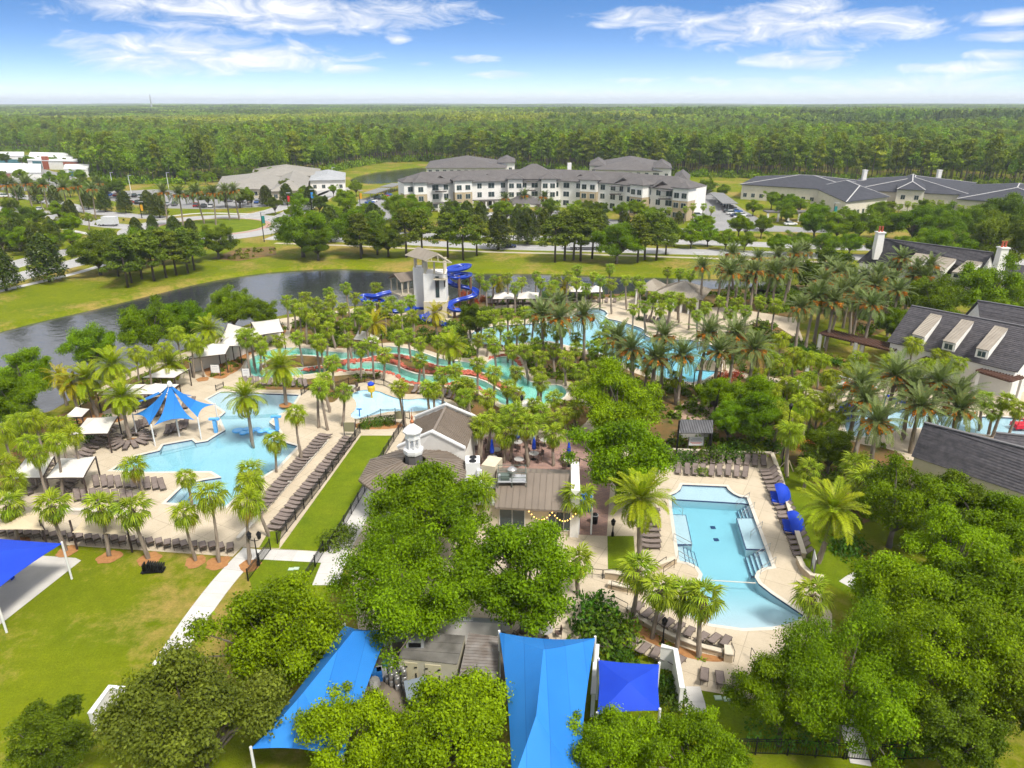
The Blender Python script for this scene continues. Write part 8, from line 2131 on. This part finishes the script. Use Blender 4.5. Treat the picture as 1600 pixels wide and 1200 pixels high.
for i, (px, py, m_) in enumerate([(590, 1062, M_BLUE), (597, 1058, M_GREY), (586, 1072, M_FABW), (604, 1052, mat('teal_plastic', (.04, .16, .18), .5)), (612, 1045, M_GREY)]):
    p = G(px, py); t = thing('yard_crate', ['stack of blue bottle crates by the sail edge', 'grey crate beside the blue crates', 'white sack by the long sail', 'teal drum behind the kegs', 'grey tank behind the kegs'][i], ['crate', 'crate', 'sack', 'drum', 'tank'][i], p); t.name = ['bottle_crate', 'grey_crate', 'white_sack', 'teal_drum', 'grey_tank'][i]
    if i in (3, 4): MB().lathe(p, [(.3, 0), (.32, .1), (.32, 1.0), (.28, 1.1), (.1, 1.15)], 12).build('shell', m_, t)
    else:
        MB().lathe(p, [(.35, 0), (.42, .15), (.40, .55), (.3, .7), (.05, .75)], 8).build('body', m_, t) if i == 2 else MB().box((p.x, p.y, .45), (.7, .6, .9), .3).build('body', m_, t)
        for z in (.3, .6): MB().box((p.x, p.y, z), (.73, .63, .04), .3).build('rim', m_, t) if i != 2 else None
p = G(604, 1010); MB()
t = thing('yard_post', 'grey-white steel post between the long sail and the container', 'post', p); MB().tube([(p.x, p.y, 0), (p.x, p.y, 4.2)], .12, 10).build('shaft', M_PAINTW, t); MB().box((p.x, p.y, .05), (.4, .4, .1)).build('base_plate', M_GREY, t)
# stacked black cart on the lawn
p = G(240, 893); t = thing('lounger_cart', 'cart stacked with black folded loungers on the lawn', 'cart', p, .12)
for k in range(9): inst('folded_lounger', MB().box((-.75 + .19 * k, 0, .55), (.10, .66, .75), 0, 0).mesh('folded_lounger', M_DARK), t, rot=(0, .22, 0)) if k else inst('folded_lounger', MB().box((-.75, 0, .55), (.10, .66, .75)).mesh('folded_lounger', M_DARK), t)
inst('tray', MB().box((0, 0, .16), (2.0, .8, .08)).mesh('tray', M_DARK), t)
for x in (-.8, .8):
    for y in (-.35, .35): inst('wheel', MB().lathe((x, y, .07), [(.02, -.05), (.07, -.03), (.07, .03), (.02, .05)], 8).mesh('wheel', M_DARK), t)
# two pale valve covers in the grass, twice
for i, (px, py) in enumerate(((455, 890), (463, 889), (1122, 1091), (1136, 1093))):
    p = G(px, py); t = thing('valve_cover', ['left', 'right', 'left', 'right'][i] + ' pale green valve cover ' + ('in the lower fenced lawn' if i < 2 else 'in the front lawn below the loungers'), 'valve cover', p); MB().box((p.x, p.y, .06), (.45, .35, .08)).build('lid', mat('pale_green_lid', (.42, .52, .40), .7), t); MB().box((p.x, p.y, .04), (.52, .42, .06)).build('rim', mat('pale_green_rim', (.3, .38, .3), .7), t)
p = G(929, 818); t = thing('litter_bin', 'black litter bin on the brick walk beside the low wing', 'bin', p); MB().lathe(p, [(.3, 0), (.33, .9), (.36, .92), (.36, 1.0), (.2, 1.2)], 10).build('body', M_DARK, t); MB().lathe(p + Vector((0, 0, 1.0)), [(.37, 0), (.37, .06)], 10).build('rim', M_GREY, t)
cs = [G(905, 800, 2.6), G(925, 800, 2.6), G(926, 770, 2.6), G(908, 768, 2.6)]; pk = sum((q for q in cs), Vector()) / 4 + Vector((0, 0, .6)); sail_hip('shade_sail', 'small blue sail beside the end wall of the low wing', cs, (pk, pk), M_BLUE)
# ================================================================ red rock edging of the river
def rocks(label, lines, w, r, dens, m):
    global rng
    rng = np.random.default_rng(len(label)); mb = MB()
    for px in lines:
        l = curve_pts(pts(px), 6)
        for i in range(len(l) - 1):
            L = (l[i + 1] - l[i]).length
            for k in range(max(1, int(L * dens))):
                c = l[i].lerp(l[i + 1], random.random()) + Vector((random.uniform(-w, w), random.uniform(-w, w), random.uniform(-.05, .15))); rr = r * random.uniform(.5, 1.3)
                V = []; a_ = random.uniform(0, 6)
                for (zz_, q) in ((-.4, .8), (.2, 1.0), (.55, .55)):
                    for j in range(6): t_ = a_ + j * 1.047; V.append((c.x + rr * q * random.uniform(.75, 1.2) * math.cos(t_), c.y + rr * q * random.uniform(.75, 1.2) * math.sin(t_), c.z + rr * zz_ * random.uniform(.8, 1.1)))
                mb.add(V, [(b * 6 + j, b * 6 + (j + 1) % 6, b * 6 + 6 + (j + 1) % 6, b * 6 + 6 + j) for b in range(2) for j in range(6)] + [tuple(range(12, 18))])
    o = mb.build('rock_edging', m); tag(o, label, 'rocks', None, 'stuff')
M_RROCK = mat('red_rock', (.50, .135, .085), .9, (.36, .09, .06), 1.8, 5, .3, 8)
rocks('red rocks lining the upper bank of the winding river', [[(474, 579), (520, 571.5), (560, 565), (590, 563), (618, 566), (640, 577), (690, 583), (740, 586), (775, 599), (800, 613)], [(540, 563), (570, 563), (605, 556), (640, 560), (668, 570), (710, 578), (752, 584)]], .42, .30, 10, M_RROCK)
rocks('red rocks lining the lower bank of the winding river', [[(505, 583), (560, 578), (612, 584), (636, 597), (680, 601), (716, 600), (746, 606), (768, 622)], [(764, 561), (784, 555.5), (804, 558.5), (813, 572)]], .3, .28, 8, M_RROCK)
# ================================================================ vehicles
CARCOL = {'white': (.62, .62, .62), 'silver': (.36, .37, .38), 'black': (.012, .012, .014), 'dark blue': (.015, .025, .07), 'red': (.30, .02, .02), 'grey': (.12, .125, .13), 'blue': (.03, .09, .30), 'tan': (.32, .27, .19)}
M_TYRE = mat('tyre_rubber', (.015, .015, .015), .9); M_HUB = mat('wheel_rim', (.4, .4, .41), .35, metal=.6); M_HEADL = mat('headlight_glass', (.6, .6, .58), .2); M_TAIL = mat('tail_light_red', (.35, .01, .01), .3)
def loft(sec, m_name, m):
    mb = MB(); n = len(sec[0]); V = [p for s in sec for p in s]
    mb.add(V, [(i * n + k, i * n + (k + 1) % n, (i + 1) * n + (k + 1) % n, (i + 1) * n + k) for i in range(len(sec) - 1) for k in range(n)] + [tuple(range(n))[::-1], tuple(range((len(sec) - 1) * n, len(sec) * n))])
    return mb
def car_parts(suv):
    H_ = 1.72 if suv else 1.45; xs = [(-2.25, .62, .78, .42), (-2.15, .86, .95, .30), (-1.2, .90, 1.0, .24), (.9, .90, .98, .24), (1.9, .86, .88, .26), (2.25, .70, .70, .40)]
    sec = [[(x, -w, zl), (x, w, zl), (x, w * 1.0, (zl + zh) / 2 + .1), (x, w * .90, zh), (x, -w * .90, zh), (x, -w, (zl + zh) / 2 + .1)] for x, w, zh, zl in xs]
    body = loft(sec, 'body', None)
    cs_ = [(-2.05 if suv else -1.75, .74, .95), (-1.75 if suv else -1.1, .62, H_ - .04), (.15, .62, H_ - .02), (.95, .76, .97)]
    cab_m = loft([[(x, -w - .05, .93), (x, w + .05, .93), (x, w, z), (x, -w, z)] for x, w, z in cs_], 'cabin', None)
    roof = MB().box((-.75 if suv else -.45, 0, H_), (1.75 if suv else 1.15, 1.22, .05))
    return body, cab_m, roof
wh = MB()
def wheel_mesh():
    w = MB(); w.lathe((0, 0, 0), [(.2, -.11), (.33, -.10), (.34, 0), (.33, .10), (.2, .11)], 12); r = MB(); r.lathe((0, 0, 0), [(.03, -.12), (.2, -.115), (.2, .115), (.03, .12)], 10)
    for q in (w, r): q.v = [(x, z, y) for x, y, z in q.v]
    return w.mesh('tyre', M_TYRE), r.mesh('rim', M_HUB)
WT, WR_ = wheel_mesh()
CARM = {}
def car(px, py, yaw, col, label, group, suv=False, detail=True):
    key = (col, suv)
    if key not in CARM:
        b, c, r = car_parts(suv); m_ = mat('car_paint_' + col.replace(' ', '_'), CARCOL[col], .25, spec=.6)
        CARM[key] = (b.mesh('body', m_), c.mesh('cabin_glass', M_GLASS), r.mesh('roof', m_), MB().box((2.2, 0, .68), (.08, 1.2, .12)).mesh('headlight', M_HEADL), MB().box((-2.2, 0, .75), (.08, 1.3, .12)).mesh('tail_light', M_TAIL))
    p = G(px, py); t = thing('parked_car', label, 'car', (p.x, p.y, .02), yaw, group); B = CARM[key]
    bo = inst('body', B[0], t); inst('cabin_glass', B[1], t); inst('roof', B[2], t); inst('headlight', B[3], t); inst('tail_light', B[4], t)
    for x in (-1.4, 1.4):
        for y in (-.82, .82): w = inst('wheel', WT, t, (x, y, .34)); inst('rim', WR_, w)
cols = list(CARCOL); rdc = random.Random(21)
def pick_col(): return rdc.choice(['white', 'white', 'silver', 'black', 'dark blue', 'grey', 'silver', 'red', 'grey', 'white', 'tan', 'blue'])
def car_row(a, b, n, yaw, what, group):
    for i in range(n):
        if rdc.random() < .12: continue
        c = pick_col(); t_ = i / max(1, n - 1); car(a[0] + (b[0] - a[0]) * t_, a[1] + (b[1] - a[1]) * t_, yaw + rdc.uniform(-.04, .04), c, f'{c} car, {nth(i + 1)} space {what}', group, rdc.random() < .5)
car_row((172, 306), (250, 310), 9, 1.7, 'from the left in the left car park', 'cars in the left car park'); car_row((205, 318), (330, 324), 12, 1.7, 'from the left along the near side of the left car park', 'near side of the left car park'); car_row((360, 315), (412, 318), 6, 1.7, 'from the left before the low clubhouse', 'cars before the low clubhouse'); car_row((280, 308), (350, 311), 7, 1.6, 'from the left in the middle of the left car park', 'middle of the left car park')
car_row((1083, 318), (1094, 346), 9, .1, 'from the far end beside the apartment house', 'cars beside the apartment house'); car_row((1128, 318), (1160, 338), 8, .15, 'from the far end under the carports', 'cars under the right carports'); car_row((1138, 332), (1156, 342), 4, .1, 'from the far end at the home entrance drive', 'cars at the entrance drive'); car_row((578, 318), (606, 306), 7, .9, 'from the near end under the left carport', 'cars under the left carport')
car_row((0, 268), (60, 270), 7, 1.6, 'from the left before the white shops', 'cars before the white shops'); car_row((1440, 344), (1560, 352), 6, .1, 'from the left behind the street trees', 'cars behind the street trees'); car_row((700, 340), (790, 337), 4, .1, 'from the left before the apartment entrance', 'cars before the apartment entrance')
for px, py, yw, c, lab, sv in [(436, 347, 2.6, 'dark blue', 'dark blue car leaving the roundabout', True), (795, 387, 0, 'dark blue', 'dark blue car on the near carriageway behind the pines', False), (60, 329, 2.9, 'white', 'white car on the left road', False), (95, 333, 2.9, 'dark blue', 'dark car on the left road behind the date palms', False), (5, 308, 2.9, 'white', 'white car at the left edge of the far road', True), (757, 327, .1, 'white', 'white car before the arcade of the apartment house', False), (1042, 352, .1, 'white', 'white car at the drive of the apartment house', False), (1235, 352, .1, 'white', 'white car before the white gazebo', False), (1085, 354, .1, 'white', 'white car at the corner of the car park', False), (874, 333, 0, 'silver', 'silver car right of the entrance porch', False), (1292, 362, .1, 'white', 'white car under the street trees before the home', False)]:
    car(px, py, yw, c, lab, None, sv)
p = G(925, 390); t = thing('delivery_truck', 'long white truck on the near carriageway behind the pines', 'truck', p, .0); M_TR = mat('truck_white', (.55, .56, .58), .4)
inst('trailer', MB().box((-1.5, 0, 2.3), (11.5, 2.5, 2.7)).mesh('trailer', M_TR), t); inst('cab', MB().box((5.9, 0, 1.7), (2.2, 2.4, 2.4)).mesh('cab', M_TR), t); inst('windscreen', MB().box((6.98, 0, 2.3), (.1, 2.1, .9)).mesh('windscreen', M_GLASS), t); inst('chassis', MB().box((0, 0, .75), (13, 1.2, .4)).mesh('chassis', M_DARK), t)
for x in (-5.5, -4.3, 3.2, 5.9):
    for y in (-1.05, 1.05): w = inst('wheel', WT, t, (x, y, .5), scale=1.45); inst('rim', WR_, w)
p = G(170, 353); t = thing('box_truck', 'white box truck entering the roundabout', 'truck', p, 3.1); inst('box', MB().box((-.8, 0, 2.0), (4.8, 2.3, 2.5)).mesh('box', M_TR), t); inst('cab', MB().box((2.6, 0, 1.3), (1.8, 2.1, 1.6)).mesh('cab', M_TR), t); inst('windscreen', MB().box((3.5, 0, 1.7), (.1, 1.8, .7)).mesh('windscreen', M_GLASS), t)
for x in (-2.2, 2.6):
    for y in (-.95, .95): w = inst('wheel', WT, t, (x, y, .4), scale=1.2); inst('rim', WR_, w)
# palm props on the newly planted palm
p = G(1228, 740); 
for k in range(3): a = k * 2.1 + .4; t = thing('palm_prop', f'{nth(k + 1)} pale timber prop leaning on the palm above the cabanas', 'prop', p, 0, 'timber props of the palm'); MB().beam((p.x + 1.1 * math.cos(a), p.y + 1.1 * math.sin(a), 0), (p.x + .15 * math.cos(a), p.y + .15 * math.sin(a), 1.7), .09, .09).build('timber', M_FABT, t); MB().box((p.x + 1.1 * math.cos(a), p.y + 1.1 * math.sin(a), .1), (.08, .08, .3)).build('stake', M_WOOD, t)
p = G(10, 905); t = thing('blue_play_bench', 'blue bench under the sail in the sand pit', 'bench', p); MB().box((p.x, p.y, .45), (1.6, .5, .08)).build('seat', M_BLUED, t)
for sx in (-.6, .6): MB().box((p.x + sx, p.y, .2), (.1, .4, .4)).build('leg', M_BLUED, t)
# ---- thickets along the foot of the forest
P, RZ, SC = [], [], []
for i in range(len(edge) - 1):
    a, b = edge[i], edge[i + 1]; L = (b - a).length
    for k in range(int(L / 1.0)):
        p = a.lerp(b, rd.random()) + Vector((0, rd.uniform(-3, 16), 0)); s = rd.uniform(1.5, 4.2); P.append((p.x, p.y, 0)); RZ.append(rd.uniform(0, 6.28)); SC.append((s, s, s * rd.uniform(.8, 1.7)))
scatter('undergrowth', P, RZ, SC, [shrub_mesh(M_FOR, 30 + i, 160, .17) for i in range(3)], 'green thicket along the foot of the forest')
# ---- smaller trees among the far buildings and roads
rt_ = random.Random(5); ft = []
for (x0, x1, y0, y1, n) in ((0, 165, 284, 300, 16), (430, 560, 306, 350, 14), (640, 720, 334, 352, 8), (1085, 1215, 364, 374, 6), (1200, 1260, 325, 345, 4), (0, 115, 340, 400, 20), (0, 130, 256, 264, 9), (700, 1010, 336, 350, 16), (300, 420, 319, 327, 8), (260, 520, 283, 289, 14), (1240, 1580, 342, 360, 18), (540, 660, 345, 368, 10), (60, 230, 300, 316, 10)):
    for k in range(n): ft.append((x0 + (x1 - x0) * rt_.random(), y0 + (y1 - y0) * rt_.random()))
for i, (x, y) in enumerate(sorted(ft)):
    p = G(x, y); r = rt_.uniform(2.2, 4.2); place_tree(rt_.choice(['oak', 'fresh', 'fresh', 'dark']), p.x, p.y, 2.2 + r * .7, r, f'{nth(i + 1)} small tree from the left among the far buildings and roads', name='small_tree', group='small trees among the far buildings', squash=1.15)
# ---- the air: thin summer haze from the camera to the horizon
hz = MB().box((0, 5900, 39.5), (26000, 12200, 83)).build('haze', None); hz['kind'] = 'stuff'
hm = bpy.data.materials.new('haze'); hm.use_nodes = True; ht = hm.node_tree; ht.nodes.remove(ht.nodes['Principled BSDF'])
pv = ht.nodes.new('ShaderNodeVolumePrincipled'); pv.inputs['Color'].default_value = (.80, .90, 1.0, 1); pv.inputs['Density'].default_value = .00012; pv.inputs['Anisotropy'].default_value = .0
ht.links.new(pv.outputs[0], ht.nodes['Material Output'].inputs['Volume']); hz.data.materials.append(hm)
